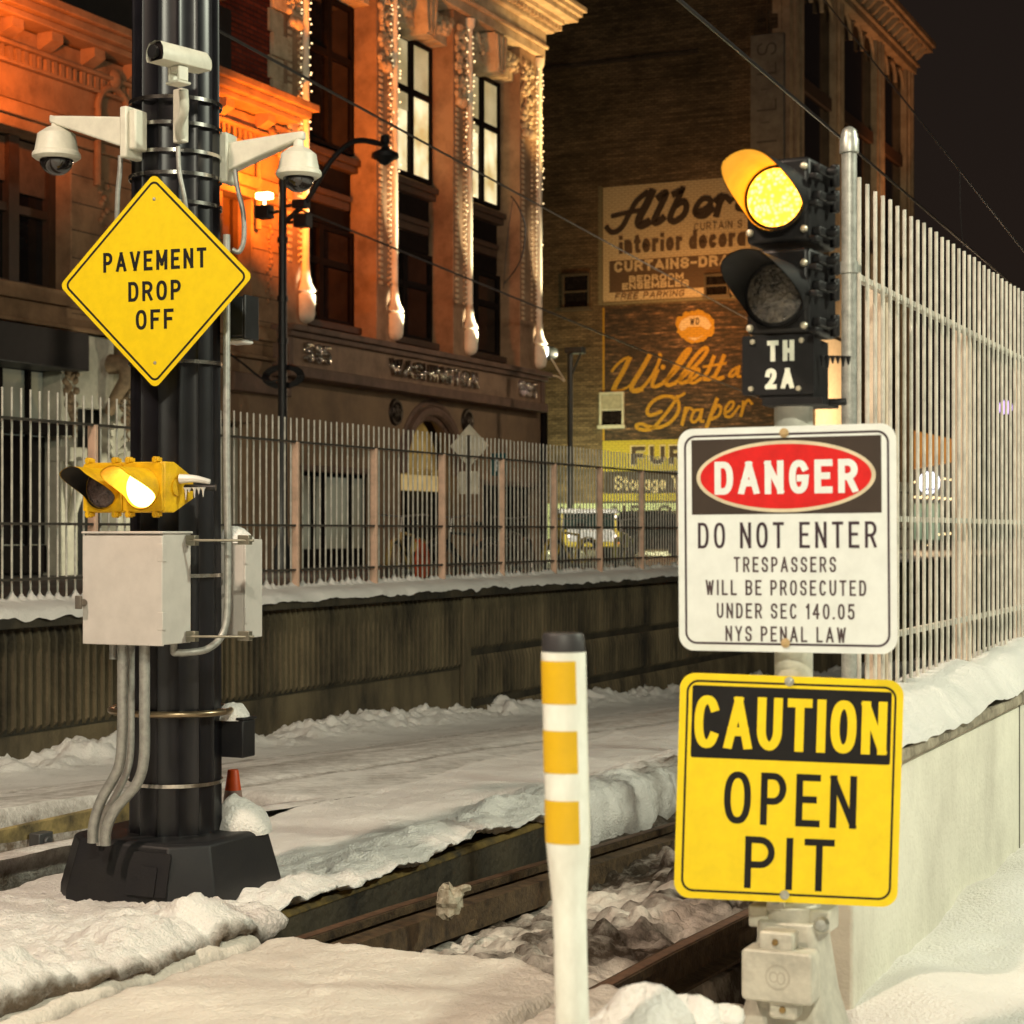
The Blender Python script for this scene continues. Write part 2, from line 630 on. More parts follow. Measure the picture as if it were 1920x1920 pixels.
def grid_obj(name, Wg, Ug, Zg, mat, dirt=None, label=None, kind="structure", smooth=True):
    """surface from 2-D arrays of w, u, z"""
    nr, nc = Wg.shape
    X = Wg * CS + Ug * SN
    Y = -Wg * SN + Ug * CS
    co = np.stack([X, Y, Zg], -1).reshape(-1, 3).astype(np.float32)
    idx = np.arange(nr * nc).reshape(nr, nc)
    q = np.stack([idx[:-1, :-1], idx[:-1, 1:], idx[1:, 1:], idx[1:, :-1]], -1).reshape(-1, 4)
    me = bpy.data.meshes.new(name)
    me.vertices.add(nr * nc)
    me.vertices.foreach_set("co", co.ravel())
    me.loops.add(q.size)
    me.loops.foreach_set("vertex_index", q.ravel().astype(np.int32))
    me.polygons.add(len(q))
    me.polygons.foreach_set("loop_start", np.arange(0, q.size, 4).astype(np.int32))
    me.update(calc_edges=True)
    if me.polygons[len(q) // 2].normal.z < 0:
        me.flip_normals()
    me.polygons.foreach_set("use_smooth", [smooth] * len(q))
    if dirt is not None:
        at = me.attributes.new("dirt", 'FLOAT', 'POINT')
        at.data.foreach_set("value", np.clip(dirt, 0, 1).ravel().astype(np.float32))
    me.materials.append(mat)
    o = bpy.data.objects.new(name, me)
    COL.objects.link(o)
    o["kind"] = kind
    if label:
        o["label"] = label
    return o

def snow_mat(name, clean=(0.88, 0.86, 0.82), dirty=(0.13, 0.095, 0.065), bs=60.0, bump=0.5):
    m = bpy.data.materials.new(name)
    m.use_nodes = True
    nt = m.node_tree
    L = nt.links.new
    b = nt.nodes["Principled BSDF"]
    b.inputs["Roughness"].default_value = 0.65
    b.inputs["Specular IOR Level"].default_value = 0.3
    b.inputs["Subsurface Weight"].default_value = 0.15
    b.inputs["Subsurface Radius"].default_value = (0.03, 0.03, 0.035)
    t = nt.nodes.new("ShaderNodeTexCoord")
    n = nt.nodes.new("ShaderNodeTexNoise")
    n.inputs["Scale"].default_value = 9.0
    n.inputs["Detail"].default_value = 8
    n.inputs["Roughness"].default_value = 0.7
    L(t.outputs["Object"], n.inputs["Vector"])
    a = nt.nodes.new("ShaderNodeAttribute")
    a.attribute_name = "dirt"
    ma = nt.nodes.new("ShaderNodeMath")
    ma.operation = 'MULTIPLY_ADD'
    L(n.outputs["Fac"], ma.inputs[0])
    ma.inputs[1].default_value = 1.6
    ma.inputs[2].default_value = -1.25
    ad = nt.nodes.new("ShaderNodeMath")
    ad.operation = 'MULTIPLY_ADD'
    L(a.outputs["Fac"], ad.inputs[0])
    ad.inputs[1].default_value = 1.45
    L(ma.outputs[0], ad.inputs[2])
    ad.use_clamp = True
    n3 = nt.nodes.new("ShaderNodeTexNoise")
    n3.inputs["Scale"].default_value = 1.3
    n3.inputs["Detail"].default_value = 4
    L(t.outputs["Object"], n3.inputs["Vector"])
    rc = nt.nodes.new("ShaderNodeValToRGB")
    rc.color_ramp.elements[0].position = 0.35
    rc.color_ramp.elements[0].color = (*[c * 0.86 for c in clean], 1)
    rc.color_ramp.elements[1].position = 0.62
    rc.color_ramp.elements[1].color = (*clean, 1)
    L(n3.outputs["Fac"], rc.inputs[0])
    mx = nt.nodes.new("ShaderNodeMixRGB")
    L(ad.outputs[0], mx.inputs[0])
    L(rc.outputs[0], mx.inputs[1])
    mx.inputs[2].default_value = (*dirty, 1)
    L(mx.outputs[0], b.inputs["Base Color"])
    n2 = nt.nodes.new("ShaderNodeTexNoise")
    n2.inputs["Scale"].default_value = bs
    n2.inputs["Detail"].default_value = 6
    L(t.outputs["Object"], n2.inputs["Vector"])
    bp = nt.nodes.new("ShaderNodeBump")
    bp.inputs["Strength"].default_value = bump
    bp.inputs["Distance"].default_value = 0.02
    L(n2.outputs["Fac"], bp.inputs["Height"])
    L(bp.outputs[0], b.inputs["Normal"])
    return m
# ================================================================ ground and snow
MS = snow_mat("snow", bs=75.0, bump=0.75)
MSD = snow_mat("slush", clean=(0.76, 0.70, 0.62), dirty=(0.052, 0.038, 0.026), bs=55.0, bump=0.55)
MROAD = M("snowy_asphalt", (0.10, 0.09, 0.085), 0.6, col2=(0.03, 0.028, 0.027), vscale=0.8, bump=0.3, bscale=25)
CONC = M("stained_concrete", (0.135, 0.105, 0.058), 0.85, col2=(0.016, 0.013, 0.008), vscale=1.6, bump=0.5, bscale=30, streak=0.35)
CONCD = M("dark_wet_concrete", (0.060, 0.049, 0.030), 0.7, col2=(0.012, 0.011, 0.009), vscale=2.5, bump=0.6, bscale=22, streak=0.3)
CONCL = M("pale_concrete", (0.70, 0.68, 0.58), 0.85, col2=(0.57, 0.545, 0.46), vscale=1.7, bump=0.35, bscale=45, streak=0.8)

def z_track(u):
    """rail level: nearly flat at the crossing, then falling into the cut"""
    t = np.clip((np.asarray(u, float) - 4.5) / 4.0, 0, 1)
    I = 4.0 * (t ** 3 - t ** 4 / 2)
    over = np.maximum(np.asarray(u, float) - 8.5, 0)
    over = np.minimum(over, 90)
    return -0.10 - 0.0413 * (I + over)

def z_isl(u):
    a = -0.02 + 0 * np.asarray(u, float)
    b = z_track(u) + 0.30
    k = 0.12
    h = np.clip(0.5 + 0.5 * (b - a) / k, 0, 1)
    return b * (1 - h) + a * h - k * h * (1 - h)

def cat_arr(*segs):
    out = []
    for a, b, st in segs:
        out.append(np.arange(a, b - 1e-6, st))
    out.append(np.array([segs[-1][1]]))
    return np.concatenate(out)

# -- the strip between the tracks, rounding over the concrete kerb on the near side
def add_clods(Z, Wg, Ug, n, wr, ur, rmin, rmax, seed, sink=0.35, dirt=None, dval=None):
    """throw rounded lumps of snow onto a height field"""
    rg = np.random.RandomState(seed)
    ur_ = Ug[:, 0]
    for _ in range(n):
        cw_, cu_ = rg.uniform(*wr), rg.uniform(*ur)
        r = rmin + (rmax - rmin) * rg.rand() ** 2.6
        i0, i1 = np.searchsorted(ur_, [cu_ - r * 1.4, cu_ + r * 1.4])
        if i1 - i0 < 2:
            continue
        ww, uu, zz = Wg[i0:i1], Ug[i0:i1], Z[i0:i1]
        dw_, du_ = ww - cw_, uu - cu_
        ang = np.arctan2(du_, dw_)
        p1, p2 = rg.uniform(0, 6.28, 2)
        rr_ = r * (1 + .18 * np.sin(2 * ang + p1) + .10 * np.sin(3 * ang + p2))
        q = 1 - (dw_ ** 2 + du_ ** 2) / rr_ ** 2
        ok = q > 0
        if not ok.any():
            continue
        k = np.argmin(dw_ ** 2 + du_ ** 2)
        base_ = zz.reshape(-1)[k]
        h = base_ - sink * r + r * np.sqrt(np.clip(q, 0, 1)) * rg.uniform(.7, 1.15)
        m = ok & (h > zz)
        zz[m] = h[m]
        if dirt is not None:
            dd_ = dirt[i0:i1]
            v = dval + rg.uniform(-.40, .40)
            dd_[m] = dd_[m] * .6 + v * .4

us = cat_arr((-30, 3, 1.0), (3, 5.0, 0.06), (5.0, 14.5, 0.022), (14.5, 30, 0.08), (30, 90, 1.5))
vs_ = np.concatenate([np.linspace(-6.30, -5.5, 20), np.linspace(-5.46, -4.28, 54)])
lipn = 9
U, V = np.meshgrid(us, np.arange(len(vs_) + lipn), indexing='ij')
Wg = np.zeros_like(U)
Zg = np.zeros_like(U)
back = np.interp(us, [5, 9, 13, 20, 30], [-5.75, -5.85, -5.95, -6.15, -6.2])
front = np.where(us < 6.62, -4.07, -4.165) + 0.035 * fbm(us, us * 0 + 3.3, 2.2, 4) + 0.03 * vnoise(us * 9, us * 0)
rag = np.where(us < 6.62, 0.12, 0.055) + 0.085 * fbm(us, us * 0 + 8.1, 5.0, 4) + 0.34 * sstep(9.5, 10.3, us) * (1 + fbm(us, us * 0, 2, 3))
for j, v0 in enumerate(vs_):
    t = (v0 - vs_[0]) / (vs_[-1] - vs_[0])
    w = back + (front - 0.06 - back) * t
    Wg[:, j] = w
    z = z_isl(us) + 0.05 * fbm(w, us, 1.1, 3) + 0.016 * fbm(w + 4, us, 6.0, 4)
    z = z + 0.03 * sstep(7.0, 5.6, us) * (1 + 1.0 * fbm(w, us, 5, 3)) * sstep(-5.6, -4.8, w)
    z = z + 0.05 * np.exp(-((w - front + 0.20) / 0.20) ** 2) * (1 + fbm(w, us, 4.5, 3) * 1.6)
    # footprints beside the pole
    z = z + (0.018 * fbm(w + 1, us, 15, 3) + 0.010 * fbm(w, us, 34, 2)) * (0.12 + 0.8 * sstep(7.0, 6.3, us) + np.exp(-((w - front + 0.15) / 0.25) ** 2))
    foot = np.exp(-(((w + 4.62) / 0.30) ** 2)) * sstep(6.9, 7.4, us) * sstep(11.5, 9.0, us)
    z = z + foot * 0.025 * fbm(w * 1.3, us, 4.2, 3)
    z = z - 0.30 * sstep(back + 0.32, back, w)
    Zg[:, j] = z
zl = Zg[:, len(vs_) - 1].copy()
for k in range(lipn):
    a = (k + 1) / lipn
    nz = 0.030 * fbm(us, us * 0 + k * 0.21, 8.0, 3)
    Wg[:, len(vs_) + k] = front - 0.06 + 0.085 * math.sin(min(1, a * 1.35) * math.pi / 2) + nz - 0.26 * max(0, a - 0.66)
    Zg[:, len(vs_) + k] = zl - rag * (a ** 2.0) * (1.15) - 0.01
D = np.zeros_like(Zg)
for k in range(lipn):
    D[:, len(vs_) + k] = sstep(6.9, 6.2, us) * (k / lipn) * 1.7 + 0.15 * (k / lipn)
D[:, :len(vs_)] = 0.10 * fbm(Wg[:, :len(vs_)], U[:, :len(vs_)], 2, 3)
jj = np.maximum(0, 1 - np.abs(np.arange(len(vs_) + lipn) - len(vs_)) / 12.0)
D += (sstep(6.8, 5.8, us)[:, None]) * jj[None, :] * 0.14
far_d = sstep(9.6, 10.6, us)[:, None] * sstep(-4.75, -4.3, Wg)
D += far_d * (0.42 + 0.8 * fbm(Wg, U, 3.0, 4))
_nb = len(vs_) - 3
_Zs, _Ws, _Us = Zg[:, :_nb], Wg[:, :_nb], U[:, :_nb]
add_clods(_Zs, _Ws, _Us, 700, (-5.2, -4.12), (5.1, 6.6), .008, .036, 21, .5)
add_clods(_Zs, _Ws, _Us, 160, (-4.75, -4.25), (6.7, 12.5), .008, .03, 22, .5)
add_clods(_Zs, _Ws, _Us, 50, (-5.6, -4.4), (8.5, 13.5), .008, .025, 23, .5)
grid_obj("snow_strip", Wg, U, Zg, MS, D, "snow covered strip between the two tracks")

# -- the near trackway: packed slush between the rails, dropping away beyond the crossing
us2 = cat_arr((-30, 3, 1.0), (3, 5.2, 0.05), (5.2, 13, 0.022), (13, 30, 0.10), (30, 90, 1.5))
ws2 = np.linspace(-4.34, -1.50, 130)
U2, W2 = np.meshgrid(us2, ws2, indexing='ij')
zt = z_track(us2)[:, None]
edge = np.interp(ws2, [-4.3, -3.6, -2.9, -2.5, -2.2, -1.5], [6.42, 6.34, 6.42, 6.05, 5.98, 5.9])[None, :] + 0.10 * fbm(W2, U2 * 0.2, 2.5, 4)
mask = sstep(edge + 0.10, edge - 0.05, U2)          # 1 on the crossing
zc = -0.045 + 0.035 * fbm(W2, U2, 1.4, 4) + 0.014 * fbm(W2, U2, 9, 3)
zc = zc + 0.009 * fbm(W2, U2, 24, 3)
zc = zc + 0.09 * sstep(-2.9, -2.0, W2) * (0.5 + fbm(W2, U2, 2.6, 3)) * sstep(4.6, 5.8, U2)
groove = np.exp(-((W2 + 3.985) / 0.035) ** 2)
zc = zc - 0.10 * groove - 0.10 * np.exp(-((W2 + 2.55) / 0.03) ** 2) * sstep(5.0, 5.7, U2)
lump = np.abs(fbm(W2, U2, 2.6, 3)) * 0.08 + 0.03 * fbm(W2, U2, 9, 3) + np.maximum(0, fbm(W2 + 7, U2, 10, 3)) * 0.09
centre = np.exp(-((W2 + 3.10) / 0.46) ** 2)
zb = zt - 0.25 + (0.19 * centre + 0.05) * (0.55 + 1.1 * vnoise(W2 * 1.4, U2 * 1.1) + 0.35) + lump * (0.35 + centre) * 0.95
hole = np.exp(-((W2 + 3.42) / 0.22) ** 2 - ((U2 - 8.6) / 0.75) ** 2)
zb = zb - 0.13 * hole
zb = np.where(W2 < -3.90, np.minimum(zb, zt - 0.20 + 0.05 * fbm(W2, U2, 5, 3)), zb)
zb = zb + sstep(9.2, 10.4, U2) * sstep(-3.4, -4.2, W2) * (0.20 + 0.10 * fbm(W2, U2, 3, 3))
pit = sstep(-2.52, -2.42, W2)
zb = zb * (1 - pit) + (zt - 0.62 + 0.06 * fbm(W2, U2, 4, 3)) * pit
Z2 = zc * mask + zb * (1 - mask)
D2 = (1 - mask) * (0.98 + 1.8 * fbm(W2 + 3, U2, 1.9, 4) - 0.10 * centre + 0.35 * hole) + (1 - mask) * pit * 1.2 + (1 - mask) * sstep(-3.75, -3.95, W2) * 0.8
D2 = D2 + mask * (0.08 + 0.45 * sstep(-3.0, -2.2, W2) * sstep(4.8, 5.9, U2) * (0.9 + 2.0 * fbm(W2, U2, 2.2, 3)) + 0.9 * groove)
D2 = D2 + np.exp(-((U2 - edge) / 0.10) ** 2) * 0.12
_m = np.array(U2 > 0)
add_clods(Z2, W2, U2, 1700, (-3.85, -2.62), (6.45, 11.5), .008, .050, 31, .32, D2, .66)
add_clods(Z2, W2, U2, 26, (-3.7, -2.7), (6.5, 11.0), .05, .10, 32, .60, D2, .35)
add_clods(Z2, W2, U2, 200, (-3.9, -1.6), (5.1, 6.45), .01, .035, 33, .55, D2, .25)
grid_obj("snow_covered_trackbed", W2, U2, Z2, MSD, D2, "slushy near trackbed dropping away past the crossing")

# -- the far trackway up to the left retaining wall
us3 = cat_arr((-30, 4, 1.0), (4, 9, 0.08), (9, 26, 0.05), (26, 45, 0.12), (45, 95, 1.5))
ws3 = np.concatenate([np.linspace(-9.86, -9.0, 34), np.linspace(-8.96, -5.55, 72)])
U3, W3 = np.meshgrid(us3, ws3, indexing='ij')
zt3 = z_track(us3)[:, None]
slab = zt3 + 0.20 * sstep(-9.2, -6.75, W3) + 0.0
z3 = slab + 0.02 * fbm(W3, U3, 1.2, 3) + 0.008 * fbm(W3, U3, 7, 3)
slot = sstep(9.75, 9.35, U3) * sstep(-6.82, -6.76, W3) * sstep(-5.7, -5.8, W3)
z3 = z3 - 0.36 * slot
bank = np.exp(-((W3 + 9.72) / 0.42) ** 2)
z3 = z3 + bank * 0.07 * np.abs(fbm(W3, U3, 15, 3))
z3 = z3 + bank * (0.07 + 0.22 * fbm(W3, U3, 2.4, 4) + 0.10 * np.abs(fbm(W3 + 5, U3, 7, 3)))
for wr in (-7.95, -7.86, -6.52, -6.43):
    z3 = z3 - 0.018 * np.exp(-((W3 - wr + 0.012 * vnoise(U3 * 1.2, U3 * 0 + wr)) / 0.030) ** 2)
D3 = 0.24 + 0.30 * np.exp(-((W3 + 7.3) / 0.9) ** 2) * (1 + fbm(W3 * 3, U3 * 0.35, 1.5, 3)) + slot * 1.0 - bank * 0.05
for wr in (-7.95, -6.47):
    D3 = D3 + 0.32 * np.exp(-((W3 - wr) / 0.05) ** 2)
D3 = D3 + 0.3 * sstep(-6.3, -6.0, W3) * (0.5 + fbm(W3, U3, 3, 3))
add_clods(z3, W3, U3, 1100, (-9.8, -9.2), (9, 26), .02, .065, 41, .55)
grid_obj("snow_covered_far_trackbed", W3, U3, z3, MS, D3, "snow covered far trackbed with faint rail lines")

# -- walkway on the right of the parapet, where the photographer stands
us4 = cat_arr((-30, 2, 1.0), (2, 9.5, 0.04), (9.5, 30, 0.5), (30, 420, 13.0))
ws4 = np.concatenate([np.linspace(-1.55, 1.6, 90), np.linspace(1.9, 12, 14), np.linspace(30, 300, 10)])
U4, W4 = np.meshgrid(us4, ws4, indexing='ij')
z4 = 0.045 + 0.05 * fbm(W4, U4, 0.9, 4) + 0.015 * fbm(W4, U4, 6, 3)
z4 = z4 + 0.10 * np.exp(-((W4 + 1.30) / 0.22) ** 2) * (0.7 + fbm(W4, U4, 1.7, 3)) * sstep(5.4, 6.4, U4)
z4 = z4 + 0.20 * np.exp(-((W4 + 0.15) / 0.50) ** 2) * sstep(3.0, 4.3, U4) * sstep(9, 6, U4) * (0.8 + 0.7 * fbm(W4, U4, 1.6, 4))
z4 = z4 - 0.10 * sstep(-0.9, -1.7, W4) * sstep(6.0, 5.4, U4)
D4 = 0.05 + 0.15 * fbm(W4, U4, 1.5, 3) + 0.4 * np.exp(-((W4 + 1.46) / 0.05) ** 2) * (0.5 + fbm(W4, U4, 3, 3))
grid_obj("snow_covered_walkway", W4, U4, z4, MS, D4, "snow covered walkway beside the parapet")

# -- the street and lots at street level beyond the left wall, out to the horizon
us5 = cat_arr((-60, 20, 8.0), (20, 120, 2.0), (120, 900, 60.0))
ws5 = np.concatenate([np.linspace(-600, -80, 14), np.linspace(-70, -10.1, 40)])
U5, W5 = np.meshgrid(us5, ws5, indexing='ij')
z5 = 0.74 + 0.05 * fbm(W5, U5, 0.5, 3)
grid_obj("street", W5, U5, z5, MROAD, None, "snowy street beyond the fence")
us6 = cat_arr((88, 900, 60.0))
ws6 = np.linspace(-10.1, 300, 20)
U6, W6 = np.meshgrid(us6, ws6, indexing='ij')
grid_obj("far_street", W6, U6, 0.70 + 0 * U6, MROAD, None, "street past the end of the cut")

# ================================================================ kerbs, rails
# concrete kerb under the snow strip
kt = tthing("track_kerb", "dark stained concrete kerb under the snow along the near rail", "kerb", (-4.25, 6.6, -0.5))
mb = MB()
n = 60
for i in range(n):
    a, b = 6.60 + i * 0.5, 6.60 + (i + 1) * 0.5
    za, zb_ = float(z_isl(a)) - 0.055, float(z_isl(b)) - 0.055
    vs = []
    for uu, zz in ((a, za), (b, zb_)):
        vs += [(-4.50, uu, zz), (-4.215, uu, zz), (-4.195, uu, zz - 0.02), (-4.195, uu, zz - 1.2), (-4.50, uu, zz - 1.2)]
    fs = [(k, (k + 1) % 5, 5 + (k + 1) % 5, 5 + k) for k in range(5)]
    if i == 0:
        fs.append((4, 3, 2, 1, 0))
    mb.add(vs, fs)
mb.build("concrete_face", CONCD, kt, (-4.25, 6.6, -0.5), smooth=30)
mb = MB()
for i in range(n):
    a, b = 6.62 + i * 0.5, 6.62 + (i + 1) * 0.5
    za, zb_ = float(z_isl(a)) - 0.05, float(z_isl(b)) - 0.05
    vs = []
    for uu, zz in ((a, za), (b, zb_)):
        vs += [(-4.26, uu, zz + 0.004), (-4.205, uu, zz + 0.004), (-4.189, uu, zz - 0.016), (-4.189, uu, zz - 0.024)]
    mb.add(vs, [(k, k + 1, 5 + k, 4 + k) for k in range(3)])
mb.build("edge_stripe", M("worn_yellow_paint", (0.15, 0.10, 0.02), 0.8, col2=(0.02, 0.017, 0.011), vscale=9), kt, (-4.25, 6.6, -0.5))

RUST = M("rusty_rail_steel", (0.105, 0.068, 0.034), 0.7, metal=0.1, col2=(0.03, 0.019, 0.011), vscale=14, bump=0.4, bscale=60, streak=1)
RAILTOP = M("worn_rail_head", (0.16, 0.09, 0.055), 0.55, metal=0.35, var=0.2, vscale=20)

def rail(w0, u0, u1, label, guard=True):
    t = tthing("rail", label, "rail", (w0, u0, -0.3), "rails of the tracks")
    prof = [(-.036, 0), (.036, 0), (.036, -.035), (.010, -.05), (.010, -.13), (.07, -.145), (.07, -.16), (-.07, -.16), (-.07, -.145), (-.010, -.13), (-.010, -.05), (-.036, -.035)]
    uu = [u0 + (u1 - u0) * i / 60 for i in range(61)]
    mb = MB()
    np_ = len(prof)
    vs = [(w0 + a, q, float(z_track(q)) + b) for q in uu for a, b in prof]
    fs = []
    for i in range(60):
        for k in range(np_):
            fs.append((i * np_ + k, i * np_ + (k + 1) % np_, (i + 1) * np_ + (k + 1) % np_, (i + 1) * np_ + k))
    fs += [tuple(range(np_ - 1, -1, -1)), tuple(range(60 * np_, 61 * np_))]
    mb.add(vs, fs)
    mb.build("rail_body", RUST, t, (w0, u0, -0.3), smooth=25)
    mb = MB()
    vs = []
    for q in uu:
        vs += [(w0 - .024, q, float(z_track(q)) + .003), (w0 + .024, q, float(z_track(q)) + .003)]
    mb.add(vs, [(2 * i, 2 * i + 1, 2 * i + 3, 2 * i + 2) for i in range(60)])
    mb.build("rail_head", RAILTOP, t, (w0, u0, -0.3))
    if guard:
        mb = MB()
        s = 1 if guard == 1 else -1
        vs = []
        for q in uu:
            z = float(z_track(q))
            vs += [(w0 + s * .085, q, z - .03), (w0 + s * .175, q, z - .035), (w0 + s * .175, q, z - .16), (w0 + s * .085, q, z - .16)]
        fs = [(4 * i + k, 4 * i + (k + 1) % 4, 4 * i + 4 + (k + 1) % 4, 4 * i + 4 + k) for i in range(60) for k in range(4)]
        fs += [(3, 2, 1, 0), (240, 241, 242, 243)]
        mb.add(vs, fs)
        mb.build("restraining_bar", RUST, t, (w0, u0, -0.3), smooth=25)
    return t

rail(-3.99, 5.6, 60, "rusty rail below the dark kerb, the one beside the snow strip", 1)
rail(-2.55, 5.2, 60, "dark rail beside the open pit next to the pale parapet", 0)
rail(-6.47, 5.0, 60, "dark rail of the far track behind the black fluted pole", 0)

# slab face of the far track seen left of the pole
t = tthing("track_slab", "yellow stained cracked concrete slab edge behind the far rail", "slab", (-6.80, 7.0, -0.5))
mb = MB()
mb.box(-7.3, -6.785, 7.0, 9.35, -0.8, -0.072)
mb.build("slab_block", M("yellowed_concrete", (0.34, 0.25, 0.10), 0.85, col2=(0.07, 0.055, 0.03), vscale=5, bump=0.6, bscale=14), t, (-6.80, 7.0, -0.5), bevel=0.01)
mb = MB()
u_b, z_b = F(87, 1578, -6.70)
mb.box(-6.775, -6.70, u_b - .06, u_b + .06, z_b - .05, z_b + .05)
mb.cyl((-6.70, u_b, z_b), (-6.68, u_b, z_b), .03)
mb.build("junction_cover", M("dull_steel", (0.12, 0.12, 0.12), 0.5, metal=0.5), t, (-6.80, 7.0, -0.5), bevel=0.006)

# litter on the rail: crumpled bag
p = Wd(842, 1690, 8.15)
mb = MB()
rr = random.Random(5)
prof = []
for i in range(9):
    for k in range(12):
        th, ph = math.pi * i / 8, 2 * math.pi * k / 12
        r = 0.058 * (0.75 + 0.5 * rr.random())
        prof.append((r * math.sin(th) * math.cos(ph) * 1.1, r * math.sin(th) * math.sin(ph), -r * math.cos(th) * 1.2))
mb.add(prof, [(i * 12 + k, i * 12 + (k + 1) % 12, (i + 1) * 12 + (k + 1) % 12, (i + 1) * 12 + k) for i in range(8) for k in range(12)])
mb.tube([(.03, 0, .03), (.06, .0, .055), (.09, .02, .055)], lambda q: .026 * (1 - .5 * q), n=6)
b = mb.build("crumpled_wrapper", M("dirty_paper", (0.50, 0.46, 0.36), 0.8, col2=(0.2, 0.16, 0.1), vscale=25), None, smooth=20)
b.location = p
tag(b, "crumpled pale paper wrapper caught on the near rusty rail", "litter")

# ================================================================ left retaining wall, its fence and snow
UJ = F(872, 1200, -9.8)[0]
lw = tthing("retaining_wall", "long dark ribbed concrete retaining wall below the street fence", "retaining wall", (-9.9, 12.0, -1.5))
og = (-9.9, 12.0, -1.5)
mb = MB()
mb.box(-10.40, -9.83, -30, 92, -4.5, 0.78)
mb.build("wall_body", CONCD, lw, og)
mb = MB()
mb.box(-10.42, -9.70, -30, 92, 0.783, 0.90)
mb.build("coping", CONCD, lw, og, bevel=0.012)
mb = MB()
mb.box(-9.828, -9.80, -30, UJ - 0.14, -3.0, -0.075)
mb.box(-9.828, -9.765, UJ - 0.10, UJ + 0.10, -3.0, 0.775)
mb.build("plain_panel", CONC, lw, og, bevel=0.01)

def ribs(mb, u0, u1, z0, z1, pitch=0.105):
    q = u0
    while q < u1:
        j = random.uniform(-.006, .006)
        a, b = q + .012, q + pitch * .60
        d = -9.775 + random.uniform(-.006, .004)
        t1 = z1 - 0.10
        t0 = z0 + 0.05
        vs = []
        for zz, dd in ((z0, -9.828), (t0, d), (t1, d), (z1, -9.80)):
            vs += [(-9.828, a, zz), (dd, a + .012 + j, zz), (dd, b - .012 + j, zz), (-9.828, b, zz)]
        fs = []
        for i in range(3):
            for k in range(3):
                fs.append((i * 4 + k, i * 4 + k + 1, i * 4 + 5 + k, i * 4 + 4 + k))
        mb.add(vs, fs)
        q += pitch

mb = MB()
ribs(mb, 6.0, UJ - 0.14, -0.06, 0.775)
ribs(mb, UJ + 0.13, 48, 0.13, 0.775)
ribs(mb, UJ + 0.13, 48, -0.48, 0.06)
ribs(mb, UJ + 0.13, 48, -1.6, -0.56)
mb.build("ribbed_facing", CONC, lw, og, smooth=0)

IRON = M("galvanised_picket", (0.55, 0.53, 0.46), 0.45, metal=0.0, var=0.15, vscale=9)
POST = M("pinkish_post_paint", (0.70, 0.47, 0.34), 0.6, var=0.12, vscale=6, bump=0.2, bscale=80)
DRAIL = M("dark_rail_paint", (0.10, 0.09, 0.075), 0.4, metal=0.4)

def fence(name, label, wp, wpost, wrail, posts, z0, ztop, zpost, rails, pitch, thick, u_first, u_last, pw, pd, rmat, pmat=None):
    org = (wp, posts[0], z0)
    t = tthing(name, label, "fence", org)
    bounds = [u_first] + [p for p in posts if u_first < p < u_last] + [u_last]
    q = u_first
    pos = []
    for a, b in zip(bounds[:-1], bounds[1:]):
        mb = MB()
        while q < b:
            h = ztop + random.uniform(-.006, .006)
            mb.cyl((wp, q, z0), (wp, q, h), thick / 2, n=8)
            pos.append(q)
            q += pitch
        if mb.v:
            mb.build("picket_panel", IRON, t, org, smooth=60)
    for p in posts:
        mb = MB()
        mb.box(wpost - pd / 2, wpost + pd / 2, p - pw / 2, p + pw / 2, z0 - 0.05, zpost)
        mb.build("fence_post", pmat or POST, t, org, bevel=0.006)
    for zr in rails:
        mb = MB()
        mb.box(wrail - .014, wrail + .014, u_first, u_last, zr - .011, zr + .011)
        mb.build("fence_rail", rmat, t, org)
    return t, pos

u0_, _ = F(550, 1000, -10.02)
u6_, _ = F(1200, 1000, -10.02)
SPC = (u6_ - u0_) / 6
posts = [u0_ + SPC * i for i in range(-5, 18)]
lf, lpos = fence("picket_fence", "long steel picket fence on top of the dark retaining wall", -10.02, -10.00, -9.985, posts, 0.90, 2.72, 2.47,
                 (2.47, 1.615, 1.16), 0.1165, 0.019, posts[0], posts[-1], 0.045, 0.085, DRAIL)

# snow along the coping, drifted up round each picket
uq = np.arange(posts[0], posts[-1], 0.0233)
rows = [(-10.42, 0.90), (-10.35, 0.95), (-10.20, 0.975), (-10.10, 0.98), (-10.05, 0.985), (-10.02, 0.985), (-9.99, 0.985), (-9.94, 0.98), (-9.86, 0.97), (-9.78, 0.955), (-9.71, 0.93), (-9.675, 0.895), (-9.67, 0.86)]
Uq = np.repeat(uq[:, None], len(rows), 1)
Wq = np.repeat(np.array([r[0] for r in rows])[None, :], len(uq), 0).copy()
Zq = np.repeat(np.array([r[1] for r in rows])[None, :], len(uq), 0).copy()
ph = ((uq - posts[0]) / 0.1165)
dist = np.abs(ph - np.round(ph)) * 0.1165
spike = np.exp(-(dist / 0.020) ** 2) * (0.075 + 0.10 * vnoise(np.round(ph) * 3.7, np.round(ph) * 0 + 2))
nearw = np.exp(-((Wq + 10.02) / 0.035) ** 2)
Zq += spike[:, None] * nearw + 0.02 * fbm(Wq, Uq, 3, 3)
Wq[:, -3:] += 0.03 * fbm(Uq[:, -3:], Wq[:, -3:] * 0, 4, 3)
Zq[:, -1] += 0.05 * fbm(uq, uq * 0 + 1.1, 6, 3)
grid_obj("snow_on_wall", Wq, Uq, Zq, MS, Zq * 0 + 0.12, "snow lying along the wall coping under the street fence", kind="stuff")

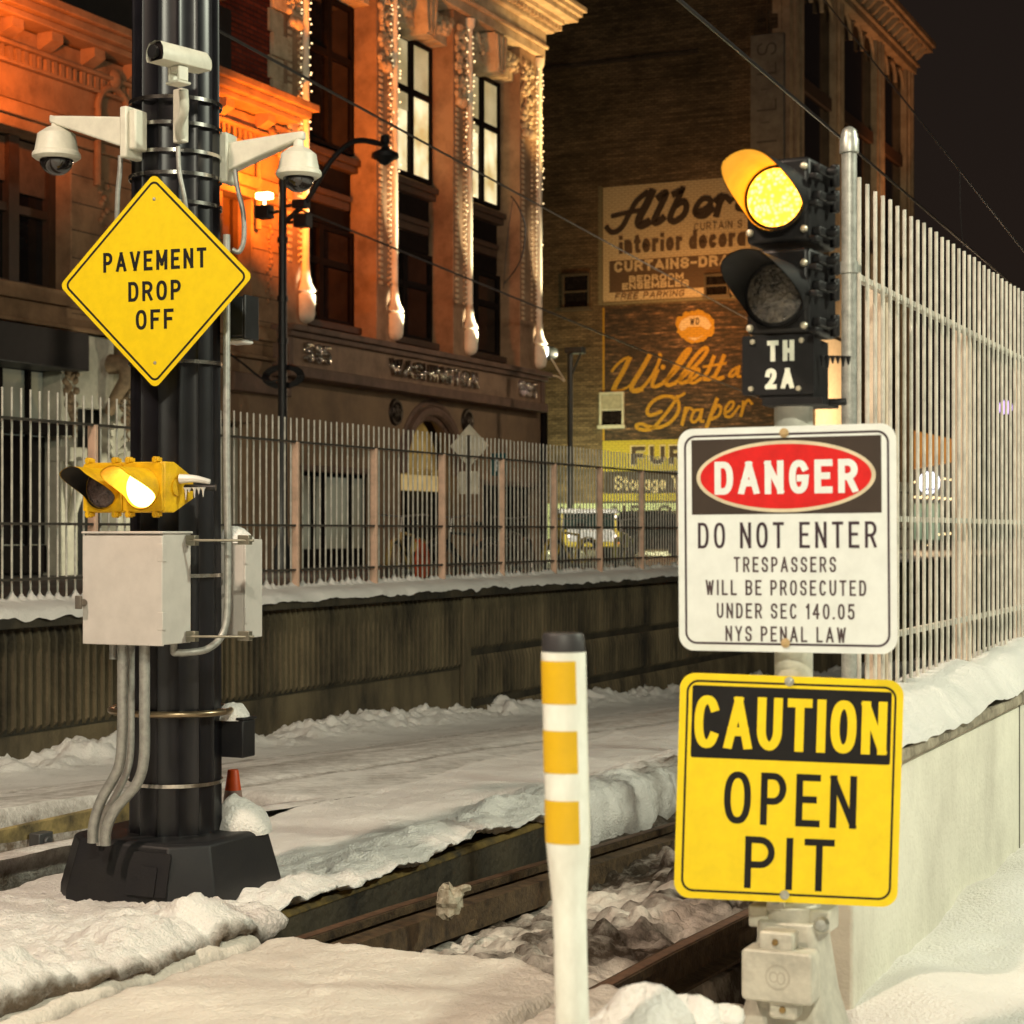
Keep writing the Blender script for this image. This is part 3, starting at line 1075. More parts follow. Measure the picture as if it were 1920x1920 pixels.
# ================================================================ right parapet, its fence, end post and snow
UE = 5.83
rw = tthing("parapet_wall", "pale concrete parapet under the tall right hand fence", "parapet", (-1.65, UE, 0.0))
og = (-1.65, UE, 0.0)
mb = MB()
mb.box(-1.81, -1.49, UE, 92, -4.5, 0.74)
mb.build("parapet_body", CONCL, rw, og, bevel=0.012)
mb = MB()
mb.box(-1.83, -1.47, UE - 0.015, 92, 0.743, 0.80)
mb.build("parapet_coping", M("grimy_coping", (0.36, 0.32, 0.24), 0.9, col2=(0.12, 0.1, 0.07), vscale=6, bump=0.5), rw, og, bevel=0.015)
for q in (8.9, 12.0, 15.1, 18.2):
    mb = MB()
    mb.box(-1.492, -1.486, q, q + .014, -.3, .74)
    mb.build("wall_joint", M("joint_sealant", (0.16, 0.15, 0.12), 0.9), rw, og)  # dark sealant strip down each wall joint
mb = MB()
mb.box(-4.35, -1.82, 88, 88.5, -5, 0.74)
mb.build("portal_headwall", CONCD, rw, og)
rposts = []
up1 = to_wu((1688 - 960) / FOC * 7.21, 7.21)[1]
rposts = [up1 + 1.655 * i for i in range(0, 18)]
rf, rpos = fence("picket_fence", "tall steel picket fence on the pale parapet, running along the walkway", -1.66, -1.74, -1.688, rposts, 0.80, 2.81, 2.50,
                 (2.47, 1.60, 1.15), 0.1185, 0.0155, 6.58, 36, 0.10, 0.075, IRON, M("beige_post_paint", (0.70, 0.57, 0.43), 0.6, var=0.12, vscale=6, bump=0.2, bscale=80))
t = tthing("end_post", "round galvanised fence end post with a domed cap", "post", (-1.65, 6.37, 0.8))
og = (-1.65, 6.37, 0.8)
GALV = M("galvanised_steel", (0.46, 0.47, 0.43), 0.42, metal=0.6, var=0.15, vscale=25)
mb = MB()
mb.cyl((-1.65, 6.40, 0.79), (-1.65, 6.40, 2.88), 0.027, n=20)
mb.build("post_tube", GALV, t, og)
mb = MB()
mb.lathe([(.034, 0), (.034, .045), (.030, .052), (.030, .062), (.024, .08), (.012, .09), (.0, .093)], (-1.65, 6.40, 2.87), n=20)
mb.build("post_cap", GALV, t, og)
for zz in (1.2, 1.62, 2.47):
    mb = MB()
    mb.lathe([(.029, -.02), (.032, -.02), (.032, .02), (.029, .02)], (-1.65, 6.40, zz), n=20)
    mb.box(-1.70, -1.62, 6.425, 6.45, zz - .012, zz + .012)
    mb.build("clamp", GALV, t, og)

uq = np.concatenate([np.arange(UE - .02, 14, 0.02), np.arange(14, 40, 0.1)])
rows = [(-1.86, 0.76), (-1.85, 0.82), (-1.82, 0.89), (-1.76, 0.95), (-1.70, 0.97), (-1.66, 0.98), (-1.62, 0.975), (-1.58, 0.965), (-1.54, 0.945), (-1.50, 0.88), (-1.468, 0.838), (-1.46, 0.812)]
Uq = np.repeat(uq[:, None], len(rows), 1)
Wq = np.repeat(np.array([r[0] for r in rows])[None, :], len(uq), 0).copy()
Zq = np.repeat(np.array([r[1] for r in rows])[None, :], len(uq), 0).copy()
fall = sstep(UE - 0.02, UE + 0.35, uq)[:, None]
Zq = 0.80 + (Zq - 0.80) * (0.15 + 0.85 * fall)
Zq += (0.05 * fbm(Wq, Uq, 1.6, 4) + 0.012 * fbm(Wq, Uq, 10, 2)) * fall
Wq[:, -3:] += 0.03 * fbm(Uq[:, -3:], Wq[:, -3:] * 0 + 3, 3.5, 3)
grid_obj("snow_on_parapet", Wq, Uq, Zq, MS, Zq * 0 + 0.1, "snow heaped along the top of the right parapet", kind="stuff")
# ================================================================ fluted pole and everything strapped to it
PB = M("black_pole_paint", (0.006, 0.006, 0.0085), 0.33, var=0.3, vscale=5, spec=0.6)
PBASE = M("black_base_paint", (0.006, 0.006, 0.008), 0.55, col2=(0.013, 0.012, 0.012), vscale=5, bump=0.07, bscale=90)
STEEL = M("bright_strap_steel", (0.62, 0.60, 0.55), 0.22, metal=1.0, var=0.15, vscale=30)
WHITEP = M("camera_white_paint", (0.66, 0.65, 0.55), 0.45, var=0.06, vscale=12)
BOXG = M("cabinet_grey_paint", (0.57, 0.54, 0.50), 0.5, var=0.04, vscale=10, bump=0.04, bscale=300)
COND = M("conduit_grey", (0.36, 0.36, 0.33), 0.45, metal=0.45, var=0.12, vscale=30)
BLK = M("black_plastic", (0.012, 0.012, 0.013), 0.45, var=0.2)
GLS = M("smoked_dome", (0.015, 0.012, 0.012), 0.05, var=0.1, spec=0.8, coat=0.6)

PX, PY = -1.478, 8.20
pw, pu = to_wu(PX, PY)
pz = float(z_isl(pu)) + 0.012
pole = tthing("fluted_pole", "thick black fluted overhead line pole on a flared base", "pole", (pw, pu, pz))

def flute(phi, r):
    return r * (1 - 0.075 * abs(math.sin(phi * 7)) ** 0.6)

mb = MB()
N = 168
zs = [0.20, 1.0, 2.2, 3.4, 5.2, 9.5]
rad = [0.203, 0.201, 0.197, 0.192, 0.186, 0.170]
vs, fs = [], []
for z, r in zip(zs, rad):
    for i in range(N):
        a = 2 * math.pi * i / N
        q = flute(a, r)
        vs.append((q * math.cos(a), q * math.sin(a), z))
for j in range(len(zs) - 1):
    for i in range(N):
        fs.append((j * N + i, j * N + (i + 1) % N, (j + 1) * N + (i + 1) % N, (j + 1) * N + i))
fs.append(tuple(range((len(zs) - 1) * N, len(zs) * N)))
mb.add(vs, fs)
mb.build("shaft", PB, pole, smooth=50)

def octo(h, c):
    return [(h - c, -h), (h, -h + c), (h, h - c), (h - c, h), (-h + c, h), (-h, h - c), (-h, -h + c), (-h + c, -h)]

mb = MB()
vs, fs = [], []
for h, c, z in ((.405, .14, -.12), (.40, .14, .03), (.352, .125, .235), (.332, .12, .25)):
    vs += [(a - .02, b, z) for a, b in octo(h, c)]
for j in range(3):
    for i in range(8):
        fs.append((j * 8 + i, j * 8 + (i + 1) % 8, (j + 1) * 8 + (i + 1) % 8, (j + 1) * 8 + i))
fs.append(tuple(range(24, 32)))
mb.add(vs, fs)
mb.build("base", PBASE, pole, smooth=20, bevel=0.006)
mb = MB()                                                     # access cover raised on the front of the base
def basept(a, b, d):
    y = -.40 + (b - .03) / .205 * .048 - .004 - d
    return (a, y, b)
mb.prism(rrect(.03, .235, .04, .215, .01, 3), basept, 0.0, .010)
mb.prism(rrect(.085, .18, .04, .16, .01, 3), basept, .010, .016)
mb.build("access_cover", PBASE, pole, smooth=20)
mb = MB()                                                     # hand ring
ring = [(-.03 + .275 * math.cos(2 * math.pi * i / 48), .01 + .235 * math.sin(2 * math.pi * i / 48), .775) for i in range(49)]
mb.tube(ring, .0145, n=10, sub=1)
for a in (0.3, 2.2, 4.0, 5.4):
    mb.cyl((.19 * math.cos(a), .19 * math.sin(a), .775), (-.03 + .275 * math.cos(a), .01 + .235 * math.sin(a), .775), .009, n=8)
mb.build("ground_ring", M("dull_brass_pipe", (0.42, 0.32, 0.20), 0.3, metal=0.9, var=0.2), pole)

def strap(zw, broken=True, r=0.2045):
    mb = MB()
    for k in range(28):
        if broken and random.random() < 0.0:
            continue
        a = 2 * math.pi * k / 28
        mb.lathe([(r, -.008), (r + .003, -.008), (r + .003, .008), (r, .008)], (0, 0, zw), n=3, a0=a, a1=a + 2 * math.pi / 28)
    mb.build("strap", STEEL, pole)

def zpole(py):
    return HC + (HOR - py) / FOC * 8.0 - pz
for py, br in ((180, True), (228, False), (280, False), (322, False), (376, True), (676, False), (1080, False), (1340, False), (1475, True)):
    strap(zpole(py), br, 0.2045 - 0.004 * (py < 700))

# ---- diamond warning sign
SY = M("sign_yellow", (0.78, 0.57, 0.002), 0.42, var=0.03, vscale=20)
SYR = M("sign_amber_yellow", (0.90, 0.66, 0.002), 0.42, var=0.03, vscale=20)
SBK = M("sign_black", (0.010, 0.009, 0.009), 0.55, var=0.2, spec=0.25)
SW = M("sign_white", (0.75, 0.81, 0.79), 0.42, var=0.03, vscale=14)
SRED = M("sign_red", (0.62, 0.012, 0.012), 0.42, var=0.08, vscale=18)
SBR = M("sign_faded_black", (0.040, 0.027, 0.019), 0.5, var=0.1)
SINK = M("sign_ink", (0.035, 0.018, 0.028), 0.55, var=0.1)
ALU = M("sign_aluminium", (0.5, 0.5, 0.48), 0.4, metal=0.8, var=0.1)

def sign_frame(loc, yaw, roll):
    """local x to the right, z up, faces -y"""
    return (Matrix.Rotation(-yaw, 3, 'Z') @ Matrix.Rotation(roll, 3, 'Y')).to_euler()

def sgn(a, b, d):
    return (a, -0.0016 - 0.0004 - 0.00018 * d, b)

def sgp(a, b, d):
    return (a, d, b)

# corners of the diamond in the photo give the yaw and the roll
dloc = Wd(290, 527, 7.86)
dia = thing("diamond_sign", "yellow diamond sign reading PAVEMENT DROP OFF strapped to the black pole", "sign", dloc, sign_frame(dloc, R(17.5), R(-.3)))
h = 0.321
def rot45(poly):
    c = math.sqrt(.5)
    return [((a - b) * c, (a + b) * c) for a, b in poly]
mb = MB()
mb.prism(rot45(rrect(-h, h, -h, h, .028)), sgp, -.0016, .0016)
mb.build("panel", SY, dia)
mb = MB()
ribbon(mb, rot45(rrect(-h + .021, h - .021, -h + .021, h - .021, .024)), .0095, sgn, 0, closed=True)
mb.build("border", SBK, dia)
mb = MB()
text(mb, "PAVEMENT", 0.0, .046, .084, sgn, t=.172, width=.485, gap=.24)
text(mb, "DROP", 0.0, -.083, .084, sgn, t=.172, width=.248, gap=.24)
text(mb, "OFF", 0.0, -.203, .084, sgn, t=.172, width=.178, gap=.24)
mb.build("lettering", SBK, dia)
for zz in (.345, -.345):
    mb = MB()
    mb.lathe([(.0, .004), (.006, .003), (.008, .0)], (0, -.0018, zz), axis=(0, -1, 0), n=10)
    mb.build("bolt", ALU, dia)
mb = MB()
mb.box(-.03, .03, .002, .10, -.30, -.24)
mb.box(-.03, .03, .002, .10, .24, .30)
mb.build("mounting_bracket", ALU, dia)

# ---- yellow flasher
YP = M("flasher_yellow_paint", (0.74, 0.44, 0.004), 0.45, var=0.12, vscale=10, bump=0.15, bscale=60, col2=(0.50, 0.27, 0.004))
VISIN = M("visor_black_inside", (0.01, 0.009, 0.008), 0.6)
LITY = M("lit_amber_lens", (1.0, 0.75, 0.25), 0.4, emit=(1.0, 0.62, 0.13), estr=9.0)
UNLIT = M("unlit_amber_lens", (0.13, 0.085, 0.075), 0.22, var=0.35, vscale=30, bump=0.6, bscale=120, coat=0.5)

def visor(mb, c, r, L, thick=.003, n=40, low=.012, inner=True, sharp=1.0):
    """cutaway visor about the axis -y; longest on top"""
    vs, fs = [], []
    for i in range(n + 1):
        a = 2 * math.pi * i / n
        dd = min(a, 2 * math.pi - a)
        tt = min(1.0, max(0.0, (R(122) - dd) / R(80)))
        ll = low + (L - low) * (tt * tt * (3 - 2 * tt)) ** sharp
        for k in range(7):
            y = -ll * k / 6
            rr = r * (1 + 0.02 * k / 6)
            vs.append((c[0] + rr * math.sin(a), c[1] + y, c[2] + rr * math.cos(a)))
    for i in range(n):
        for k in range(6):
            fs.append((i * 7 + k, i * 7 + k + 1, (i + 1) * 7 + k + 1, (i + 1) * 7 + k))
    mb.add(vs, fs)

floc = Wd(238, 914, 7.72)
FYAW = R(25)
fl = thing("flasher", "yellow two lens flasher with one lens lit, below the diamond sign", "signal", floc, (0, 0, -FYAW))
fw, fh = 0.203, 0.104
def xprof(a, b, d):
    return (d, a, b)
mb = MB()
prof = [(-.02, -fh), (-.02, fh), (.05, fh), (.185, .045), (.185, -.045), (.05, -fh)]
mb.prism(prof, xprof, -fw, fw)
mb.build("housing", YP, fl, bevel=0.005)
mb = MB()
for s in (-1, 1):
    mb.prism(rrect(s * .1015 - .098, s * .1015 + .098, -fh + .004, fh - .004, .012), lambda a, b, d: (a, d, b), -.032, -.0205)
mb.build("door", YP, fl, bevel=0.002)
for s in (-1, 1):
    for q in (-.075, .06):
        for z in (-fh - .008, fh + .008):
            mb = MB()
            mb.box(s * .1015 + q - .016, s * .1015 + q + .016, -.03, .0, z - .008, z + .008)
            mb.box(s * .1015 + q - .007, s * .1015 + q + .007, -.036, -.004, z - .013, z + .013)
            mb.build("latch", YP, fl, bevel=0.002)
for s, lm, nm in ((-1, UNLIT, "unlit"), (1, LITY, "lit")):
    cx = s * .1015
    mb = MB()
    mb.lathe([(.0, .020), (.03, .018), (.06, .010), (.080, .0)], (cx, -.033, -.004), axis=(0, -1, 0), n=36)
    o = mb.build("lens", lm, fl)
    o["label"] = nm + " amber lens"
    mb = MB()
    visor(mb, (cx, -.032, -.004), .084, .20)
    o = mb.build("visor", YP, fl, smooth=60)
    o["label"] = "cutaway visor over the %s lens" % nm
    mb = MB()
    visor(mb, (cx, -.033, -.004), .0815, .197)
    mb.build("visor_lining", VISIN if s < 0 else YP, o, smooth=60)
mb = MB()
mb.cyl((fw, .06, 0), (fw + .008, .06, 0), .035, n=24)
mb.build("end_cap", YP, fl)
mb = MB()
mb.cyl((fw - .02, .12, .0), (fw + .12, .17, .0), .014)
mb.box(-.04, .04, .145, .26, -.04, .04)
mb.build("bracket_arm", BLK, fl)
mb = MB()
rr = random.Random(2)
for i in range(5):
    x = fw + .025 + .019 * i + .006 * rr.random()
    mb.lathe([(.012, 0), (.005, -.012), (.0012, -.018 - .035 * rr.random())], (x, .085 + i * .004, 0.0), n=6)
mb.tube([(fw + .01, .07, .035), (fw + .07, .09, .035), (fw + .13, .115, .022)], lambda q: .020 * (1 - .5 * q), n=8)
ice = mb.build("icicles", M("ice_crust", (0.72, 0.70, 0.66), 0.25, spec=0.6), fl)
ice["label"] = "ice and snow crusted on the bracket"

# ---- grey cabinet in front of the pole
cl = Wd(233, 1104, 7.72)
cab = thing("control_cabinet", "light grey steel cabinet with hinged door strapped to the front of the black pole", "cabinet", cl, (0, 0, -TH))
bw2, bh2, bd2 = .196, .228, .195
mb = MB()
mb.box(-bw2, bw2, 0, bd2, -bh2, bh2)
mb.build("cabinet_body", BOXG, cab, bevel=0.004)
mb = MB()
mb.box(-bw2 - .004, bw2 + .004, -.016, -.002, -bh2 - .004, bh2 - .008)
mb.build("cabinet_door", BOXG, cab, bevel=0.003)
mb = MB()
mb.box(-bw2 - .008, bw2 + .008, -.02, bd2 + .004, bh2, bh2 + .010)
mb.build("drip_cap", BOXG, cab, bevel=0.003)
for zz in (-.13, .15):
    mb = MB()
    mb.box(bw2 - .018, bw2 + .008, -.0185, .012, zz - .037, zz + .037)
    mb.build("hinge", BOXG, cab, bevel=0.002)
mb = MB()
mb.cyl((-bw2 + .006, -.016, -.06), (-bw2 + .006, -.05, -.06), .016, n=14)
mb.box(-bw2 - .012, -bw2 + .018, -.058, -.045, -.085, -.03)
mb.build("door_latch", M("worn_latch", (0.20, 0.18, 0.15), 0.5, metal=0.6), cab, bevel=0.003)
for zz in (.20, -.20):
    mb = MB()
    mb.box(bw2 + .004, bw2 + .05, .15, .18, zz - .022, zz + .022)
    mb.cyl((bw2 + .02, .14, zz), (bw2 + .27, .26, zz), .006, n=8)
    mb.box(bw2 + .20, bw2 + .255, .24, .27, zz - .018, zz + .022)
    mb.build("strut_bracket", M("strut_steel", (0.30, 0.28, 0.22), 0.4, metal=0.7), cab, bevel=0.002)

# ---- second cabinet round the right of the pole
c2 = Wd(450, 1098, 8.25)
cab2 = thing("control_cabinet", "narrow grey cabinet with a snow cap on the right side of the black pole", "cabinet", c2, (0, 0, -TH))
mb = MB()
mb.box(-.10, .035, -.03, .10, -.225, .205)
mb.build("cabinet_body", BOXG, cab2, bevel=0.004)
mb = MB()
mb.box(.038, .05, -.034, .104, -.23, .205)
mb.build("cabinet_door", BOXG, cab2, bevel=0.003)
for zz in (-.13, .13):
    mb = MB()
    mb.box(.045, .056, -.04, -.02, zz - .035, zz + .035)
    mb.build("hinge", BOXG, cab2, bevel=0.002)

def snow_lump(name, loc, rx, ry, h, label, rot=0.0, seed=1, parent=None):
    """heap of snow, higher on its left side, with a crumbly skin"""
    n, m = 44, 18
    A, Q = np.meshgrid(np.arange(n) * 2 * math.pi / n, np.arange(m + 1) / m, indexing='ij')
    rad_ = np.cos(Q * math.pi / 2) ** 0.9
    k = 1 + .16 * fbm(np.cos(A) + seed, np.sin(A) + Q, 1.6, 3)
    x, y = rx * k * rad_ * np.cos(A), ry * k * rad_ * np.sin(A)
    z = h * np.sin(Q * math.pi / 2) ** 1.15 * (1 - .35 * x / rx) + h * .35 * fbm(x / rx + seed * 3, y / ry, 1.4, 4) * np.sin(Q * math.pi / 2)
    z[:, 0] = -.012
    x[:, -1], y[:, -1], z[:, -1] = 0, 0, z[:, -1].mean()
    vs = np.stack([x, y, z], -1).reshape(-1, 3).tolist()
    fs = []
    for i in range(n):
        for j in range(m):
            a, b = i * (m + 1) + j, ((i + 1) % n) * (m + 1) + j
            fs.append((a, b, b + 1, a + 1))
    b = MB().add(vs, fs)
    o = b.build(name, MS, parent, smooth=180)
    o.location = loc
    o.rotation_euler = (0, 0, rot)
    tag(o, label, None, None, "stuff")
    return o

def off(o, a, b, c, yaw=TH):
    return Vector(o.location) + Vector((a * math.cos(yaw) + b * math.sin(yaw), -a * math.sin(yaw) + b * math.cos(yaw), c))

snow_lump("snow", off(cab2, -.035, .03, .200), .075, .075, .065, "snow cap on the narrow grey cabinet", -TH, 3)
snow_lump("snow", off(pole, .225, .19, .238), .125, .13, .135, "snow heap on the base of the black pole", -TH, 5)

# ---- conduits
def conduit(px_pts, r, label, Y=None, parent=None, name="conduit"):
    mb = MB()
    mb.tube([Wd(*q) for q in px_pts], r, n=12, sub=8)
    o = mb.build(name, COND)
    return tag(o, label, "conduit", "grey conduits on the black pole")

conduit([(230, 1205, 7.80), (230, 1300, 7.80), (229, 1380, 7.80), (222, 1440, 7.80), (190, 1500, 7.80), (176, 1545, 7.80), (174, 1580, 7.80)], .0225, "grey conduit leaving the cabinet, outermost of the three bends")
conduit([(246, 1205, 7.92), (246, 1330, 7.92), (244, 1420, 7.92), (228, 1470, 7.92), (198, 1525, 7.92), (188, 1560, 7.92), (187, 1585, 7.92)], .015, "thin grey conduit between two thicker bends under the cabinet")
conduit([(271, 1205, 7.76), (271, 1330, 7.76), (270, 1420, 7.76), (256, 1470, 7.76), (216, 1518, 7.76), (200, 1555, 7.76), (198, 1585, 7.76)], .0225, "grey conduit leaving the cabinet, bend closest to the pole shaft")
conduit([(326, 1205, 7.80), (326, 1222, 7.80), (333, 1224, 7.80), (360, 1223, 7.80), (388, 1217, 7.82), (412, 1198, 7.86), (424, 1165, 7.88), (427, 1100, 7.9), (427, 1000, 7.92), (425, 860, 7.94), (425, 700, 7.96), (425, 560, 7.98), (425, 440, 7.98)], .0155, "long grey conduit climbing the right edge of the black pole")
conduit([(212, 1205, 7.85), (212, 1236, 7.85)], .016, "short capped grey conduit stub under the cabinet")
conduit([(226, 292, 8.02), (225, 320, 8.02), (221, 360, 8.03), (219, 420, 8.05)], .011, "thin conduit drooping from the left camera arm")
conduit([(441, 318, 8.2), (445, 350, 8.2), (456, 400, 8.2), (457, 450, 8.2), (448, 472, 8.2), (436, 468, 8.2)], .011, "thin conduit looping below the right camera arm")
conduit([(334, 275, 7.93), (336, 320, 7.93), (345, 365, 7.93), (350, 400, 7.94)], .010, "thin flexible conduit below the bullet camera")

# ---- dome cameras on arms
def dome_camera(head, root, label, drop_in, rtop, rbot, hh, rlo, rhi):
    """head/root: world points of the arm end and of the wall bracket"""
    head, root = Vector(head), Vector(root)
    t = thing("dome_camera", label, "camera", head)
    mb = MB()
    L = root - head
    d = L.normalized()
    side = d.cross(Vector((0, 0, 1))).normalized()
    vs, fs = [], []
    secs = ((-.03, .018, .012, .03), (.0, .024, .002, .034), (.10, .028, -.012, .032), (.25, .032, -.045, .022), (1.0, .038, None, None))
    ll = L.length
    for q, hw, lo, hi in secs:
        if lo is None:
            x = ll
            lo, hi = rlo - L.z, rhi - L.z
        else:
            x = q * ll if q > 0 else q
            lo, hi = -.005 + (rlo + .005) * max(0, q) - L.z * max(0, q), .032 + (rhi - .032) * max(0, q) - L.z * max(0, q)
        base = head + d * x
        for s, z in ((-1, lo), (1, lo), (1, hi), (-1, hi)):
            p = base + side * hw * s - head
            vs.append((p.x, p.y, p.z + z))
    for j in range(len(secs) - 1):
        for k in range(4):
            fs.append((j * 4 + k, j * 4 + (k + 1) % 4, j * 4 + 4 + (k + 1) % 4, j * 4 + 4 + k))
    fs += [(3, 2, 1, 0), tuple(range((len(secs) - 1) * 4, len(secs) * 4))]
    mb.add(vs, fs)
    mb.build("arm", WHITEP, t, smooth=40, bevel=0.008)
    mb = MB()
    z0 = -drop_in
    mb.lathe([(.0, .0), (.022, .0), (.024, z0), (.045, z0 - .008), (rtop, z0 - .035), (rbot - .006, z0 - hh + .025), (rbot, z0 - hh + .02), (rbot + .004, z0 - hh + .012), (rbot + .004, z0 - hh), (rbot - .012, z0 - hh - .012), (.0, z0 - hh - .012)], (0, 0, 0), n=40)
    mb.build("camera_housing", WHITEP, t, smooth=35)
    mb = MB()
    rb = rbot - .028
    zc = z0 - hh - .012
    mb.lathe([(rb, 0)] + [(rb * math.cos(a), -rb * .92 * math.sin(a)) for a in [i * math.pi / 20 for i in range(1, 10)]] + [(0, -rb * .92)], (0, 0, zc), n=36)
    mb.build("dome_glass", GLS, t, smooth=60)
    mb = MB()
    p = root - head
    ex = d
    c = p + d * .035
    for (a0, a1, hw, zl, zh) in ((-.02, .02, .055, -.155, .065), (.02, .06, .04, -.12, .05)):
        vs = []
        for a in (a0, a1):
            for s, z in ((-1, zl), (1, zl), (1, zh), (-1, zh)):
                q = p + d * a + side * hw * s
                vs.append((q.x, q.y, rlo / 2 + rhi / 2 + .045 + z))
        mb.add(vs, [(0, 1, 2, 3), (7, 6, 5, 4), (0, 4, 5, 1), (1, 5, 6, 2), (2, 6, 7, 3), (3, 7, 4, 0)])
    mb.build("wall_bracket", WHITEP, t, bevel=0.008)
    return t

dome_camera(Wd(106, 232, 8.2), Wd(246, 270, 8.0), "white dome camera on the long arm at the pole's left", .012, .082, .1015, .135, -.155, -.02)
dome_camera(Wd(560, 262, 8.15), Wd(428, 286, 8.25), "white dome camera on the shorter arm at the pole's right", .030, .078, .096, .125, -.13, .0)

# ---- bullet camera on a bracket
bl = Wd(333, 108, 7.70)
BYAW = R(40)
bc = thing("bullet_camera", "long white bullet camera pointing left above the dome cameras", "camera", bl, (0, 0, -BYAW))
# local -y is where it looks
mb = MB()
prof = [(-.062, -.045), (.062, -.045), (.07, -.02), (.066, .02), (.045, .05), (.0, .06), (-.045, .05), (-.066, .02), (-.07, -.02)]
vs = []
for y, s, dz in ((-.15, 1.0, 0.0), (-.10, 1.0, 0.0), (.16, .98, .0), (.185, .80, -.006)):
    vs += [(a * s, y, b * s + dz) for a, b in prof]
n9 = len(prof)
fs = []
for j in range(3):
    for k in range(n9):
        fs.append((j * n9 + k, j * n9 + (k + 1) % n9, (j + 1) * n9 + (k + 1) % n9, (j + 1) * n9 + k))
fs.append(tuple(range(3 * n9, 4 * n9)))
mb.add(vs, fs)
mb.build("sunshield", WHITEP, bc, smooth=35, bevel=0.004)
mb = MB()
mb.prism([(a * .92, b * .92) for a, b in prof], lambda a, b, d: (a, d, b), -.135, .10)
mb.build("front_glass", GLS, bc)
mb = MB()
mb.lathe([(.0, .0), (.026, .0), (.034, .012), (.034, .03)], (0, -.14, .0), axis=(0, -1, 0), n=24)
mb.build("lens_ring", BLK, bc)
mb = MB()
mb.box(-.035, .035, -.02, .03, -.075, -.046)
for s in (-1, 1):
    mb.box(s * .038 - .008, s * .038 + .008, -.03, .035, -.125, -.05)
mb.box(-.05, .05, -.04, .05, -.14, -.125)
mb.build("tilt_head", WHITEP, bc, bevel=0.006)
mb = MB()
a0 = Wd(343, 168, 7.80)
a1 = Wd(345, 205, 7.82)
a2 = Wd(336, 235, 7.90)
a3 = Wd(340, 262, 7.98)
inv = (Matrix.Translation(bl) @ Matrix.Rotation(-BYAW, 4, 'Z')).inverted()
mb.tube([inv @ a0, inv @ a1, inv @ a2, inv @ a3], .021, n=14, sub=6)
b0 = inv @ Wd(339, 220, 7.98)
mb.box(b0.x - .03, b0.x + .03, b0.y - .02, b0.y + .02, b0.z - .11, b0.z + .12)
mb.build("mounting_arm", WHITEP, bc, bevel=0.006)
for o_ in COL.objects:
    if o_.parent == bc and not o_.name.startswith("mounting_arm"):
        o_.scale = (.80, .80, .80)

# ---- dark boxes on the right of the pole and the cone behind
t = tthing("speaker_box", "dark glossy box with icy snow under it on the pole's right edge", "box", (*to_wu(*Wd(450, 595, 8.15)[:2]), Wd(450, 595, 8.15).z))
mb = MB()
mb.box(-.075, .035, -.02, .08, -.09, .09)
mb.build("box_body", M("dark_blue_plastic", (0.018, 0.022, 0.028), 0.3, var=0.2), t, bevel=0.012)
mb = MB()
mb.box(.030, .044, -.026, .086, -.096, .096)
mb.build("front_rim", BLK, t, bevel=0.005)
mb = MB()
mb.box(-.07, .03, -.01, .07, -.115, -.091)
o = mb.build("ice_crust", MATS["ice_crust"], t, bevel=0.012)
t = tthing("relay_box", "low black box with snow on top, low on the pole's right edge", "box", (*to_wu(*Wd(450, 1382, 8.2)[:2]), Wd(450, 1382, 8.2).z))
mb = MB()
mb.box(-.09, .035, -.03, .07, -.088, .075)
mb.build("box_body", PBASE, t, bevel=0.006)
mb = MB()
mb.box(-.094, .04, -.034, .074, .076, .088)
mb.build("box_lid", PBASE, t, bevel=0.003)
snow_lump("snow", off(t, -.045, .02, .085), .075, .07, .06, "snow wedge on the low black box", -TH, 9)

cp = Wd(437, 1541, 8.75)
co_ = thing("traffic_cone", "small orange traffic cone half hidden behind the black pole", "cone", cp)
mb = MB()
mb.lathe([(.058, .0), (.026, .24), (.022, .245), (.0, .245)], n=24)
mb.build("cone_body", M("cone_orange", (0.85, 0.10, 0.012), 0.5, var=0.15), co_)
mb = MB()
mb.lathe([(.0475, .09), (.0395, .15)], n=24)
mb.build("reflective_collar", M("cone_collar", (0.45, 0.30, 0.26), 0.4), co_)
mb = MB()
mb.prism(rrect(-.08, .08, -.08, .08, .02), lambda a, b, d: (a, b, d), -.03, .0)
mb.build("cone_foot", BLK, co_)

# ================================================================ right signal mast, signal head and signs
MX = Wd(1488, 1000, 5.08)
mw, mu = to_wu(MX.x, MX.y)
mast = tthing("signal_mast", "galvanised round mast carrying the two warning plates and the signal", "mast", (mw, mu, 0.02))
mo = (mw, mu, 0.02)
MASTM = M("mast_galvanised", (0.66, 0.65, 0.57), 0.36, metal=0.12, var=0.12, vscale=10)
mb = MB()
mb.cyl((mw, mu, .30), (mw, mu, 1.98), .052, n=36)
mb.build("mast_tube", MASTM, mast, mo)
CAST = M("cast_base_paint", (0.56, 0.54, 0.46), 0.5, metal=0.2, var=0.12, vscale=12, bump=0.15, bscale=50)
mb = MB()
vs, fs = [], []
for z, a in ((.0, .19), (.03, .19), (.10, .155), (.30, .105), (.47, .082), (.50, .082)):
    vs += [(mw + x * a, mu + y * a, z) for x, y in ((-.8, -1), (.8, -1), (1, -.8), (1, .8), (.8, 1), (-.8, 1), (-1, .8), (-1, -.8))]
for j in range(5):
    for i in range(8):
        fs.append((j * 8 + i, j * 8 + (i + 1) % 8, (j + 1) * 8 + (i + 1) % 8, (j + 1) * 8 + i))
fs += [tuple(range(7, -1, -1)), tuple(range(40, 48))]
mb.add(vs, fs)
mb.build("mast_base", CAST, mast, mo, smooth=30, bevel=0.006)
mb = MB()
mb.lathe([(.056, -.02), (.075, -.02), (.075, .03), (.056, .04)], (mw, mu, .51), n=28)
for s in (-1, 1):
    mb.box(mw + s * .085 - .028, mw + s * .085 + .028, mu - .05, mu + .05, .475, .535)
mb.build("clamp_collar", CAST, mast, mo, bevel=0.006)
